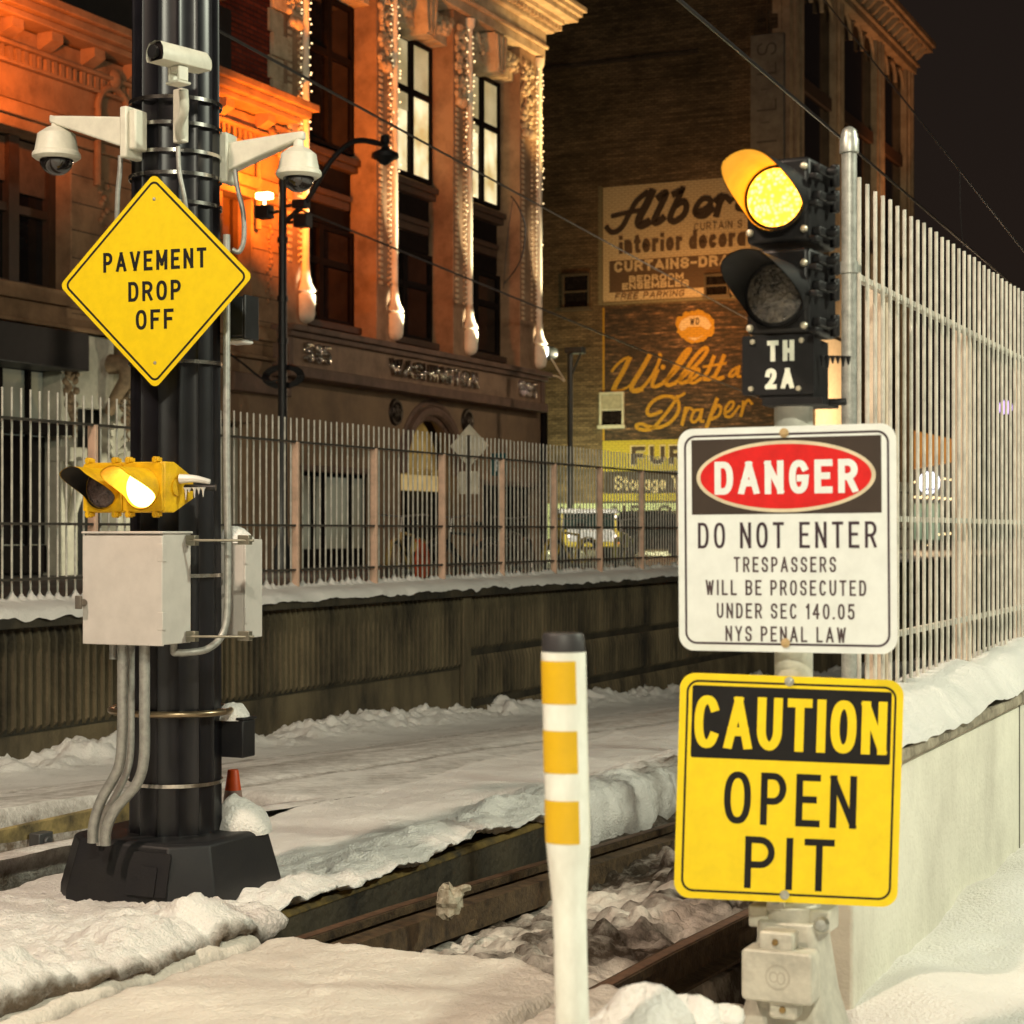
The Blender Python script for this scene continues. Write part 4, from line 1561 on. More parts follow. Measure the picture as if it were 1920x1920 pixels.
for dx, dz in ((.098, .505), (-.03, .57), (.085, .225), (.10, .16)):
    mb = MB()
    mb.lathe([(.0, .03), (.014, .028), (.022, .012), (.022, 0)], (mw + dx, mu - .075, dz), axis=(.2, -1, .1), n=10)
    mb.build("clamp_bolt", GALV, mast, mo, smooth=30)
mb = MB()
mb.box(mw - .055, mw - .005, mu - .075, mu - .05, .53, .60)
mb.build("ground_lug", CAST, mast, mo, bevel=0.004)
jl = Wd(1458, 1833, 4.90)
jw, ju = to_wu(jl.x, jl.y)
mb = MB()
mb.prism(rrect(jw - .10, jw + .092, jl.z - .068, jl.z + .068, .014), lambda a, b, d: (a, d, b), ju, ju + .085)
mb.prism(rrect(jw - .058, jw + .035, jl.z + .060, jl.z + .115, .012), lambda a, b, d: (a, d, b), ju + .02, ju + .085)
mb.prism(rrect(jw - .03, jw + .045, jl.z - .115, jl.z - .06, .012), lambda a, b, d: (a, d, b), ju + .02, ju + .085)
jb = mb.build("junction_box", CAST, mast, mo, bevel=0.006)
mb = MB()
for ring_r in (.033, .030):
    ribbon(mb, ell(jw, jl.z, ring_r, ring_r, 0, 360, 40), .0022, lambda a, b, d: (a, ju - .0006 - .0001 * d, b), 0, closed=True)
ribbon(mb, ell(jw - .011, jl.z, .011, .013, 0, 360, 20), .004, lambda a, b, d: (a, ju - .0008, b), 0, closed=True)
ribbon(mb, ell(jw + .009, jl.z - .002, .010, .015, 0, 360, 20), .004, lambda a, b, d: (a, ju - .0010, b), 0, closed=True)
mb.build("cast_emblem", M("cast_shadowed", (0.46, 0.43, 0.36), 0.5, metal=0.2), jb, None)
for oo in [o for o in COL.objects if o.name.startswith("cast_emblem")]:
    for v in oo.data.vertices:
        v.co.x -= mw
        v.co.y -= mu
        v.co.z -= 0.02
for dz in (.088, -.088):
    mb = MB()
    mb.lathe([(.0, .006), (.008, .005), (.009, .0)], (jw - .012 + (.02 if dz < 0 else 0), ju + .018, jl.z + dz), axis=(0, -1, 0), n=12)
    mb.build("cover_screw", M("brass_screw", (0.35, 0.24, 0.10), 0.4, metal=0.8), mast, mo)

def plate_sign(name, label, loc, yaw, roll, W, H, mat, bmat, rad):
    t = thing(name, label, "sign", loc, sign_frame(loc, yaw, roll))
    mb = MB()
    mb.prism(rrect(-W / 2, W / 2, -H / 2, H / 2, rad, 8), sgp, -.0016, .0016)
    mb.build("panel", mat, t)
    mb = MB()
    e = .021
    ribbon(mb, rrect(-W / 2 + e, W / 2 - e, -H / 2 + e, H / 2 - e, rad - .012, 8), .006, sgn, 0, closed=True)
    mb.build("border", bmat, t)
    return t

def flat(poly, layer):
    b = MB()
    b.add([sgn(a, c, layer) for a, c in poly], [tuple(range(len(poly)))])
    return b

def bolts(t, pts, mat):
    for a, b in pts:
        mb = MB()
        mb.lathe([(.0, .007), (.006, .0065), (.0085, .003), (.012, .0025), (.013, .0)], (a, -.0035, b), axis=(0, -1, 0), n=14)
        mb.build("bolt", mat, t)

dl = Wd(1472, 1011, 5.005)
S1 = plate_sign("danger_sign", "white danger sign with red oval reading DANGER DO NOT ENTER", dl, TH - R(1.0), R(-.4), .600, .606, SW, SINK, .042)
k = .6 / 480.0 * 480 / 1630.0           # sign panel is 1630 units wide in the enlarged survey crop
def ub(a):
    return (a - 930) * k
def vb(b):
    return (920 - b) * k * 1.0
flat([(ub(222), vb(735)), (ub(1640), vb(735)), (ub(1640), vb(180)), (ub(222), vb(180))], 1).build("header", SBR, S1)
flat(ell(ub(930), vb(462), 670 * k, 262 * k, 0, 360, 64), 3).build("oval_rim", M("sign_cream", (0.68, 0.60, 0.42), 0.45), S1)
flat(ell(ub(930), vb(462), 640 * k, 236 * k, 0, 360, 64), 5).build("red_oval", SRED, S1)
sg8 = lambda a, b, d: sgn(a, b, d + 7)
mb = MB()
text(mb, "DANGER", ub(935), vb(590), 245 * k, sg8, t=.20, width=1070 * k, gap=.20)
mb.build("danger_word", SW, S1)
mb = MB()
text(mb, "DO NOT ENTER", ub(935), vb(985), 190 * k, sgn, t=.115, width=1335 * k, gap=.26)
mb.build("heading", SINK, S1)
mb = MB()
for s, y, w in (("TRESPASSERS", 1160, 765), ("WILL BE PROSECUTED", 1330, 1200), ("UNDER SEC 140.05", 1500, 1030), ("NYS PENAL LAW", 1668, 900)):
    text(mb, s, ub(925), vb(y), 112 * k, sgn, t=.13, width=w * k, gap=.26)
mb.build("lettering", M("sign_small_ink", (0.065, 0.042, 0.046), 0.55), S1)
bolts(S1, ((0.0, .285), (0.0, -.278)), M("rusty_bolt", (0.55, 0.40, 0.20), 0.5, metal=0.3))

cl2 = Wd(1478, 1480, 4.985)
S2 = plate_sign("caution_sign", "yellow caution sign reading CAUTION OPEN PIT under the danger sign", cl2, R(5.0), R(1.7), .592, .604, SYR, SBK, .042)
k2 = .592 / 1640.0
def uc(a):
    return (a - 945) * k2
def vc(b):
    return (962 - b) * k2
flat(rrect(uc(218), uc(1680), vc(752), vc(215), .006, 3), 1).build("header", SBK, S2)
sg4 = lambda a, b, d: sgn(a, b, d + 3)
mb = MB()
text(mb, "CAUTION", uc(945), vc(680), 392 * k2, sg4, t=.165, width=1410 * k2, gap=.12)
mb.build("caution_word", SYR, S2)
mb = MB()
text(mb, "OPEN", uc(960), vc(1232), 388 * k2, sgn, t=.128, width=970 * k2, gap=.22)
text(mb, "PIT", uc(968), vc(1705), 385 * k2, sgn, t=.128, width=655 * k2, gap=.24)
mb.build("lettering", SBK, S2)
bolts(S2, ((-.006, .288), (-.002, -.282)), GALV)

# ---- signal head
SGB = M("signal_black", (0.008, 0.0075, 0.008), 0.45, var=0.25, vscale=10, spec=0.35)
sl = Wd(1457, 400, 4.98)
SYAW = R(28)
sg = thing("rail_signal", "black two aspect rail signal with amber lens lit above the TH 2A plate", "signal", sl, (0, 0, -SYAW))
def sz(py):
    return (400 - py) / FOC * 4.98
hw = .088
ic = (Matrix.Translation(sl) @ Matrix.Rotation(-SYAW, 4, 'Z')).inverted()
for zt_, zb2 in ((sz(297), sz(455)), (sz(465), sz(625))):
    mb = MB()
    mb.box(-hw, hw, 0, .235, zb2, zt_)
    mb.build("housing", SGB, sg, bevel=0.012)
    mb = MB()
    for z in (zt_ - .03, zt_ - .10, zb2 + .03):
        mb.box(hw, hw + .022, .03, .20, z - .012, z + .012)
        mb.cyl((hw + .02, .16, z - .03), (hw + .02, .16, z + .03), .014, n=10)
        mb.cyl((hw + .012, .09, z), (hw + .05, .09, z), .012, n=10)
        mb.box(hw + .006, hw + .030, -.02, .03, z - .035, z - .020)
    mb.build("hinge_hardware", SGB, sg, bevel=0.004)
LEDM = bpy.data.materials.new("lit_amber_led_lens")
LEDM.use_nodes = True
nt = LEDM.node_tree
b = nt.nodes["Principled BSDF"]
b.inputs["Base Color"].default_value = (0.8, 0.35, 0.03, 1)
tcn = nt.nodes.new("ShaderNodeTexCoord")
vo = nt.nodes.new("ShaderNodeTexVoronoi")
vo.inputs["Scale"].default_value = 85
nt.links.new(tcn.outputs["Object"], vo.inputs["Vector"])
rp = nt.nodes.new("ShaderNodeValToRGB")
rp.color_ramp.elements[0].position = 0.1
rp.color_ramp.elements[0].color = (1.0, 0.60, 0.12, 1)
rp.color_ramp.elements[1].position = 0.6
rp.color_ramp.elements[1].color = (0.80, 0.30, 0.012, 1)
nt.links.new(vo.outputs["Distance"], rp.inputs[0])
nt.links.new(rp.outputs[0], b.inputs["Emission Color"])
b.inputs["Emission Strength"].default_value = 6.5
MATS["lit_amber_led_lens"] = LEDM
CLEAR = M("clear_ribbed_lens", (0.10, 0.085, 0.065), 0.12, var=0.5, vscale=38, bump=0.9, bscale=90, coat=0.8)
for py, lm, nm, vin in ((372, LEDM, "lit amber", M("amber_lit_visor_inside", (0.90, 0.55, 0.06), 0.6)), (552, CLEAR, "unlit clear", VISIN)):  # amber lining colour stands in for lens light inside the hood
    z = sz(py)
    mb = MB()
    mb.lathe([(.0, .022), (.03, .020), (.06, .010), (.082, .0)], (0, -.014, z), axis=(0, -1, 0), n=40)
    o = mb.build("lens", lm, sg)
    o["label"] = nm + " lens"
    mb = MB()
    mb.lathe([(.078, .0), (.09, .0), (.09, .014), (.078, .016)], (0, 0, z), axis=(0, -1, 0), n=40)
    mb.build("lens_ring", SGB, sg)
    mb = MB()
    visor(mb, (0, -.012, z), .089, .225, low=.01)
    o = mb.build("visor", SGB, sg, smooth=60)
    o["label"] = "hood over the %s lens" % nm
    mb = MB()
    visor(mb, (0, -.0125, z), .0865, .222, low=.01)
    mb.build("hood_lining", vin, o, smooth=60)
    for a, c in ((-1, 1), (1, 1), (-1, -1), (1, -1)):
        mb = MB()
        mb.lathe([(.0, .012), (.007, .010), (.010, .004), (.010, .0)], (a * .076, -.001, z - .004 + c * .083), axis=(0, -1, 0), n=12)
        mb.build("corner_bolt", M("pale_bolt", (0.62, 0.56, 0.42), 0.35, metal=0.5), sg)
# number plate
pl = Wd(1463, 686, 4.99)
pt = thing("number_plate", "small black plate lettered TH 2A bolted under the rail signal", "sign", pl, (0, 0, -R(22)))
mb = MB()
mb.prism(rrect(-.104, .092, -.077, .083, .006), sgp, -.003, .003)
mb.build("panel", SGB, pt)
sgq = lambda a, b, d: (a, -.0035 - .0002 * d, b)
mb = MB()
text(mb, "TH", .002, .012, .056, sgq, t=.23, width=.074, gap=.26)
text(mb, "2A", -.001, -.062, .056, sgq, t=.23, width=.078, gap=.26)
mb.build("lettering", M("plate_white", (0.72, 0.74, 0.62), 0.45), pt)
for a, c in ((-.075, .066), (.058, .066), (-.08, -.060), (.05, -.062)):
    mb = MB()
    mb.lathe([(.0, .008), (.006, .007), (.008, .0)], (a, -.003, c), axis=(0, -1, 0), n=10)
    mb.build("corner_bolt", MATS["pale_bolt"], pt)
mb = MB()
mb.box(-.06, .088, .004, .19, -.085, .075)
mb.box(-.05, .115, .0, .20, -.105, -.085)
mb.cyl((.10, .08, -.095), (.16, .08, -.095), .010, n=10)
for i in range(6):
    mb.lathe([(.009, 0), (.002, -.02 - .02 * random.random())], (.10 + .012 * i, .06 + .01 * i, .03), n=6)
mb.build("mounting_hub", SGB, pt, bevel=0.006)

# ================================================================ flexible delineator post and the snow clods at its foot
dlx = Wd(1056, 1200, 4.0)
bot = Vector((dlx.x + .030, 4.0, 0.05))
dp = thing("delineator_post", "white flexible delineator post with three amber bands and a black cap", "post", bot)
DW = M("delineator_white", (0.80, 0.83, 0.76), 0.4, col2=(0.66, 0.66, 0.58), vscale=7, streak=0.5, bump=0.05, bscale=60)
DA = M("amber_band", (0.72, 0.44, 0.006), 0.4, var=0.05)
def dxy(z):      # lean
    tt = (z - bot.z) / (dlx.z - bot.z)
    return (dlx.x - bot.x) * tt
mb = MB()
def dring(z, rx, ry, n=28):
    x = dxy(z)
    return [(x + rx * math.cos(2 * math.pi * i / n), ry * math.sin(2 * math.pi * i / n), z - bot.z) for i in range(n)]
zt0 = HC + (HOR - 1222) / FOC * 4.0
prof = [(bot.z, .045, .045), (.35, .037, .037), (HC + (HOR - 1760) / FOC * 4, .0355, .0355), (HC + (HOR - 1690) / FOC * 4, .037, .036), (HC + (HOR - 1580) / FOC * 4, .0475, .040), (HC + (HOR - 1400) / FOC * 4, .0475, .040), (zt0, .0480, .040)]
vs, fs = [], []
for z, a, b in prof:
    vs += dring(z, a, b)
for j in range(len(prof) - 1):
    for i in range(28):
        fs.append((j * 28 + i, j * 28 + (i + 1) % 28, (j + 1) * 28 + (i + 1) % 28, (j + 1) * 28 + i))
fs.append(tuple(range((len(prof) - 1) * 28, len(prof) * 28)))
mb.add(vs, fs)
mb.build("post_body", DW, dp, smooth=60)
for y0, y1 in ((1238, 1318), (1368, 1447), (1498, 1578)):
    mb = MB()
    vs, fs = [], []
    m = 22
    za, zb3 = HC + (HOR - y1) / FOC * 4, HC + (HOR - y0) / FOC * 4
    for z in (za, zb3):
        x = dxy(z)
        for i in range(m + 1):
            a = R(182 + 118 * i / m)
            vs.append((x + .0487 * math.cos(a), .0408 * math.sin(a), z - bot.z))
    fs = [(i, i + 1, m + 2 + i, m + 1 + i) for i in range(m)]
    mb.add(vs, fs)
    mb.build("amber_band", DA, dp, smooth=60)
mb = MB()
vs, fs = [], []
for j, (dz, kk) in enumerate(((.001, .97), (.036, .93), (.040, .86))):
    vs += dring(zt0 + dz, .048 * kk, .040 * kk)
for j in range(2):
    for i in range(28):
        fs.append((j * 28 + i, j * 28 + (i + 1) % 28, (j + 1) * 28 + (i + 1) % 28, (j + 1) * 28 + i))
fs += [tuple(range(56, 84))]
mb.add(vs, fs)
mb.build("cap", M("dark_cap", (0.03, 0.028, 0.03), 0.5), dp, smooth=40)
# ================================================================ corner building with uplit columns (facade plane w = -22)
TERRA = M("terracotta_stone", (0.31, 0.20, 0.12), 0.8, col2=(0.17, 0.105, 0.06), vscale=1.4, bump=0.5, bscale=12)
TERRAL = M("pale_terracotta", (0.56, 0.46, 0.31), 0.75, col2=(0.36, 0.27, 0.17), vscale=2.2, bump=0.7, bscale=9)
PALE = M("lightened_column_stone", (0.84, 0.79, 0.64), 0.6, var=0.08, vscale=3, bump=0.3, bscale=10)  # near-white so the columns look more strongly lit than the pilasters
DARKW = M("dark_window_frame", (0.009, 0.006, 0.005), 0.8, var=0.2, spec=0.12)
DGLASS = M("dark_window_glass", (0.010, 0.008, 0.008), 0.08, var=0.3, spec=0.35)
BANDM = M("brown_band_stone", (0.17, 0.10, 0.07), 0.7, col2=(0.10, 0.06, 0.04), vscale=2, bump=0.2)
STUC = M("tan_stucco", (0.27, 0.18, 0.105), 0.9, col2=(0.21, 0.14, 0.09), vscale=1.2, bump=0.5, bscale=14)
CHROME = M("chrome_letters", (0.75, 0.70, 0.62), 0.12, metal=1.0, var=0.1, bump=0.5, bscale=6)

def Ux(px, w=-22.0):
    return F(px, 900, w)[0]
def Zx(px, py, w=-22.0):
    return F(px, py, w)[1]

def lit_mat(name, c_lo, c_hi, strength, scale=2.5, stripes=0.0):
    m = bpy.data.materials.new(name)
    m.use_nodes = True
    nt = m.node_tree
    b = nt.nodes["Principled BSDF"]
    b.inputs["Base Color"].default_value = (0.3, 0.25, 0.15, 1)
    b.inputs["Roughness"].default_value = 0.3
    t = nt.nodes.new("ShaderNodeTexCoord")
    n = nt.nodes.new("ShaderNodeTexNoise")
    n.inputs["Scale"].default_value = scale
    n.inputs["Detail"].default_value = 5
    nt.links.new(t.outputs["Object"], n.inputs["Vector"])
    r = nt.nodes.new("ShaderNodeValToRGB")
    r.color_ramp.elements[0].position = 0.38
    r.color_ramp.elements[0].color = (*c_lo, 1)
    r.color_ramp.elements[1].position = 0.62
    r.color_ramp.elements[1].color = (*c_hi, 1)
    nt.links.new(n.outputs["Fac"], r.inputs[0])
    out = r.outputs[0]
    if stripes:
        wv = nt.nodes.new("ShaderNodeTexWave")
        wv.bands_direction = 'Z'
        wv.inputs["Scale"].default_value = stripes
        nt.links.new(t.outputs["Object"], wv.inputs["Vector"])
        mm = nt.nodes.new("ShaderNodeMixRGB")
        mm.blend_type = 'MULTIPLY'
        mm.inputs[0].default_value = 0.6
        nt.links.new(out, mm.inputs[1])
        nt.links.new(wv.outputs["Color"], mm.inputs[2])
        out = mm.outputs[0]
    nt.links.new(out, b.inputs["Emission Color"])
    b.inputs["Emission Strength"].default_value = strength
    MATS[name] = m
    return m

LITW = lit_mat("lit_office_window", (0.55, 0.38, 0.14), (1.0, 0.85, 0.50), 1.15, 1.2)
LITB = lit_mat("lit_window_blind", (0.55, 0.42, 0.19), (0.85, 0.68, 0.36), 0.75, 1.1, 5.0)
LITD = lit_mat("dim_shop_window", (0.012, 0.013, 0.011), (0.085, 0.09, 0.066), 0.9, 0.55)
LITA = lit_mat("dim_amber_fanlight", (0.10, 0.055, 0.012), (0.24, 0.15, 0.035), 0.9, 1.0)

uA, uB = Ux(541), Ux(1013)
og = (-22.0, uA, 0.7)
cb = tthing("corner_building", "ornate stone corner building with floodlit columns and two lit upper windows", "building", og)
def cbld(mb, name, mat, parent=None, **kw):
    if parent is None:
        return mb.build(name, mat, cb, og, **kw)
    return mb.build(name, mat, parent, og, **kw)
mb = MB()
mb.box(-40, -23.05, uA - 0.8, uB, 0.3, 16.4)
cbld(mb, "wall", TERRA)

PIL = [(Ux(534), Ux(577)), (Ux(706), Ux(743)), (Ux(850), Ux(883)), (Ux(975), Ux(1013))]
for i, (a, b) in enumerate(PIL):
    mb = MB()
    mb.box(-23.05, -22.0, a, b, 6.02, 15.35)
    p = cbld(mb, "pilaster", TERRA, bevel=0.02)
    # carved strip: stacked blocks with a leafy upper part
    mb = MB()
    z = 7.6
    w_ = (b - a)
    ua, ub_ = a + 0.10, a + 0.10 + w_ * 0.50
    while z < 12.9:
        mb.box(-21.998, -21.965, ua, ua + .17, z, z + 0.085)
        mb.sphere((-21.985, ub_ - .02, z + .045), .04, n=6)
        z += 0.15
    cbld(mb, "carved_blocks", TERRAL, p, bevel=0.012)
    mb = MB()
    rr = random.Random(i)
    for k in range(90):
        q, zz = rr.uniform(ua, ub_), rr.uniform(13.0, 15.0)
        mb.sphere((-21.97, q, zz), rr.uniform(.05, .10), n=6)
    mb.sphere((-21.90, (ua + ub_) / 2, 12.95), .17, n=8)
    mb.sphere((-21.92, ua + .1, 12.95), .12, n=8)
    mb.sphere((-21.92, ub_ - .1, 12.95), .12, n=8)
    cbld(mb, "leaf_carving", TERRAL, p, smooth=60)
    # slender engaged column with a bell foot on a rounded corbel
    uc_ = b - 0.16
    mb = MB()
    mb.lathe([(.0, 6.28), (.10, 6.30), (.19, 6.36), (.225, 6.47), (.23, 6.93), (.19, 6.94)], (-21.97, uc_, 0), n=20)
    cbld(mb, "column_corbel", PALE, p, smooth=40)
    mb = MB()
    mb.lathe([(.16, 6.945), (.16, 6.99), (.24, 7.0), (.24, 7.03), (.21, 7.08), (.15, 7.20), (.115, 7.36), (.098, 7.62), (.092, 8.2), (.09, 15.0), (.15, 15.1), (.17, 15.3)], (-21.97, uc_, 0), n=20)
    cbld(mb, "engaged_column", PALE, p, smooth=40)
    # pearl strings beside the column
    mb = MB()
    z = 7.7
    while z < 14.8:
        mb.sphere((-21.965, uc_ - 0.19, z), .034, n=6)
        z += 0.13
    cbld(mb, "bead_moulding", PALE, p)
    # unseen spots added out in front of each column to brighten it
    lamp("column_fill_spot", 'SPOT', wuz(-19.9, uc_ + 1.2, 6.0), 4200 if i else 2600, (1.0, 0.87, 0.60), 0.03, wuz(-21.92, uc_ + .16, 7.05), 18, 0.8)
    lamp("column_fill_spot", 'SPOT', wuz(-20.2, uc_ + 1.2, 6.0), 4200 if i else 2600, (1.0, 0.83, 0.52), 0.03, wuz(-21.92, uc_ + .16, 9.2), 19, 0.9)

def bay(a, b, zlo, zhi, pane_mats, name, split=0.62, wfr=-22.62):
    """window between two pilasters; panes listed bottom to top for the wide light, then for the narrow one"""
    mb = MB()
    f = 0.10
    um = a + (b - a) * split
    zm = zlo + (zhi - zlo) * 0.62
    mb.box(wfr - .10, wfr, a, a + f, zlo, zhi)
    mb.box(wfr - .10, wfr, b - f * 1.2, b, zlo, zhi)
    mb.box(wfr - .10, wfr + .03, um - .10, um + .10, zlo, zhi)
    mb.box(wfr - .10, wfr + .012, a + f, um - .10, zlo, zlo + f)
    mb.box(wfr - .10, wfr + .012, um + .10, b - 1.2 * f, zlo, zlo + f)
    mb.box(wfr - .10, wfr + .012, a + f, um - .10, zm - .08, zm + .08)
    mb.box(wfr - .10, wfr + .012, um + .10, b - 1.2 * f, zm - .08, zm + .08)
    mb.box(wfr - .10, wfr + .012, a + f, um - .10, zhi - f, zhi)
    mb.box(wfr - .10, wfr + .012, um + .10, b - 1.2 * f, zhi - f, zhi)
    w = cbld(mb, name, DARKW)
    cells = [(a + f, um - .10, zlo + f, zm - .08), (a + f, um - .10, zm + .08, zhi - f), (um + .10, b - 1.2 * f, zlo + f, zm - .08), (um + .10, b - 1.2 * f, zm + .08, zhi - f)]
    for (x0, x1, z0, z1), mt in zip(cells, pane_mats):
        mb = MB()
        if isinstance(mt, tuple):          # half drawn blind
            zz = z0 + (z1 - z0) * mt[2]
            mb.add([(wfr - .07, x0, z0), (wfr - .07, x1, z0), (wfr - .07, x1, zz), (wfr - .07, x0, zz)], [(0, 1, 2, 3)])
            cbld(mb, "pane", mt[0], w)
            mb = MB()
            mb.add([(wfr - .05, x0, zz), (wfr - .05, x1, zz), (wfr - .05, x1, z1), (wfr - .05, x0, z1)], [(0, 1, 2, 3)])
            cbld(mb, "blind", mt[1], w)
        else:
            mb.add([(wfr - .06, x0, z0), (wfr - .06, x1, z0), (wfr - .06, x1, z1), (wfr - .06, x0, z1)], [(0, 1, 2, 3)])
            cbld(mb, "pane", mt, w)
    return w

BAYS = [(PIL[0][1], PIL[1][0]), (PIL[1][1], PIL[2][0]), (PIL[2][1], PIL[3][0])]
for i, (a, b) in enumerate(BAYS):
    lit = i > 0
    if lit:
        pm = [(LITW, LITB, .78 if i == 1 else .9), LITB, LITW, LITB]
    else:
        pm = [DGLASS] * 4
    bay(a, b, 10.75, 14.35, pm, "upper_window", 0.62)
    bay(a, b, 6.55, 8.85, [DGLASS] * 4, "lower_window", 0.5)
    mb = MB()
    mb.box(-23.0, -22.72, a, b, 8.90, 10.45)
    cbld(mb, "spandrel_panel", DARKW, bevel=0.02)
    mb = MB()
    mb.box(-22.95, -22.42, a, b, 10.46, 10.62)
    mb.box(-22.95, -22.50, a, b, 10.30, 10.455)
    mb.box(-22.95, -22.58, a + .3, b - .3, 9.35, 9.55)
    mb.box(-22.95, -22.52, a + .3, b - .3, 9.555, 9.70)
    cbld(mb, "window_sill", M("dark_brown_sill", (0.07, 0.04, 0.025), 0.6), bevel=0.02)
    mb = MB()
    mb.box(-22.95, -22.40, a, b, 6.36, 6.53)
    cbld(mb, "lower_sill", M("dark_brown_sill", (0.07, 0.04, 0.025), 0.6), bevel=0.02)
    # flat arch and keystone
    mb = MB()
    n = 9
    for k in range(n):
        q0, q1 = a + (b - a) * k / n + .012, a + (b - a) * (k + 1) / n - .012
        lift = 0.22 * (1 - abs((k + .5) / n - .5) * 2)
        mb.box(-22.9, -22.18, q0, q1, 14.37 + lift * .3, 15.15)
    cbld(mb, "flat_arch", TERRAL, bevel=0.015)
    m_ = (a + b) / 2
    mb = MB()
    mb.prism([(m_ - .38, 15.3), (m_ - .22, 14.25), (m_ + .22, 14.25), (m_ + .38, 15.3)], lambda p, q, d: (d, p, q), -22.9, -21.85)
    for s in (-.19, 0, .19):
        mb.prism([(m_ + s * 1.5 - .06, 15.25), (m_ + s - .045, 14.3), (m_ + s + .045, 14.3), (m_ + s * 1.5 + .06, 15.25)], lambda p, q, d: (d, p, q), -21.9, -21.80)
    cbld(mb, "keystone", TERRAL, bevel=0.015)
    mb = MB()
    rr = random.Random(40 + i)
    for s, c0 in ((-1, a + .45), (1, b - .45)):
        for k in range(40):
            mb.sphere((-22.12 + rr.uniform(-.05, .06), c0 + rr.uniform(-.5, .5), 14.85 + rr.uniform(-.22, .2)), rr.uniform(.07, .12), n=6)
    cbld(mb, "leaf_swag", TERRAL, smooth=60)

# entablature and cornice
uR1 = F(1045, 40, -21.0)[0]
mb = MB()
steps = [(15.36, 15.62, -21.86), (15.623, 15.72, -21.78), (15.723, 16.10, -21.84), (16.103, 16.22, -21.66), (16.50, 16.66, -21.12), (16.663, 16.80, -21.02), (16.803, 16.95, -20.92)]
for z0, z1, wf in steps:
    ex = max(0.0, (-21.9 - wf) * -1)
    mb.box(-23.3, wf, uA - 1.0, uB + 0.02 + max(0, wf + 21.9), z0, z1)
cbld(mb, "cornice", TERRAL, bevel=0.02)
mb = MB()
q = uA - 0.8
while q < uB + .4:
    mb.box(-21.9, -21.52, q, q + .13, 16.225, 16.36)
    q += .24
mb.box(-22.5, -21.40, uA - 1, uB + .4, 16.363, 16.498)
cbld(mb, "dentils", TERRAL)
mb = MB()
q = uA - 0.8
while q < uB:
    mb.sphere((-21.80, q, 15.67), .06, n=6)
    q += .15
cbld(mb, "egg_moulding", TERRAL)
mb = MB()
for k in range(5):
    mb.lathe([(.0, .75), (.05, .7), (.16, .45), (.20, .2), (.16, 0), (.22, -.02), (.22, -.1)], (-21.2, uB + .3 - k * 3.4, 17.06), n=12)
cbld(mb, "roof_finials", TERRA)

# frieze band with chrome letters
WB = -21.60
ua, ub_ = F(541, 650, WB)[0], F(1021, 740, WB)[0]
zt_, zb2 = 5.98, 5.16
mb = MB()
mb.box(-22.6, WB - .05, ua, ub_, zb2, zt_)
cbld(mb, "sign_band", M("band_panel_stone", (0.30, 0.19, 0.12), 0.7, col2=(0.20, 0.125, 0.08), vscale=2))
mb = MB()
mb.box(-22.6, WB + .22, ua - .1, ub_ + .1, zt_ + .003, zt_ + .14)
mb.box(-22.6, WB + .10, ua - .05, ub_ + .05, zt_ - .12, zt_)
mb.box(-22.6, WB + .10, ua - .05, ub_ + .05, zb2 - .18, zb2 + .06)
mb.box(-22.6, WB + .02, ua - .02, ua + .18, zb2 + .063, zt_ - .123)
mb.box(-22.6, WB + .02, ub_ - .22, ub_ + .02, zb2 + .063, zt_ - .123)
cbld(mb, "band_moulding", BANDM, bevel=0.02)

def chrome_word(s, pxa, pxb, zc, hh, name):
    a, b = F(pxa, 700, WB)[0], F(pxb, 700, WB)[0]
    mb = MB()
    fl2 = MB()
    for off_, lay in ((0.10, 0), (0.06, 1), (0.02, 2)):
        text(mb, s, (a + b) / 2, zc - hh / 2, hh, lambda x, y, d, o=off_: (WB - .05 + o + .0015 * d, x, y), t=.17, width=b - a, gap=.22)
    o = cbld(mb, name, CHROME)
    sol = o.modifiers.new("depth", 'SOLIDIFY')
    sol.thickness = 0.03
chrome_word("535", 572, 618, 5.56, .44, "number_lettering")
chrome_word("WASHINGTON", 733, 893, 5.56, .44, "name_lettering")
chrome_word("535", 974, 1004, 5.56, .44, "number_lettering")

# ground storey: three openings in one wall
zT = 5.0
oL = (Ux(566), Ux(706), 3.05)
oC = (Ux(752), Ux(864))
oR = (Ux(905), Ux(1007), 2.95)
rC = (oC[1] - oC[0]) / 2
mC = (oC[0] + oC[1]) / 2
zS = 4.72 - rC
poly = [(uA, .3), (oL[0], .3), (oL[0], oL[2]), (oL[1], oL[2]), (oL[1], .3), (oC[0], .3), (oC[0], zS)]
poly += [(mC - rC * math.cos(math.pi * k / 20), zS + rC * math.sin(math.pi * k / 20)) for k in range(1, 20)]
poly += [(oC[1], zS), (oC[1], .3), (oR[0], .3), (oR[0], oR[2]), (oR[1], oR[2]), (oR[1], .3), (uB, .3), (uB, zT), (uA, zT)]
mb = MB()
mb.prism(poly, lambda a, b, d: (d, a, b), -22.5, -22.0)
cbld(mb, "ground_floor_wall", STUC, smooth=0)
for rr_, nm, mt in ((rC - .06, "arch_moulding", BANDM),):
    mb = MB()
    for k_, (r2, wd) in enumerate(((rr_, .13), (rr_ + .22, .09), (rr_ - .18, .08))):
        mb.tube([(-21.98 - .05 * k_, mC - r2 * math.cos(math.pi * k / 24), zS + r2 * math.sin(math.pi * k / 24)) for k in range(25)], wd, n=8, sub=1)
    cbld(mb, nm, mt)
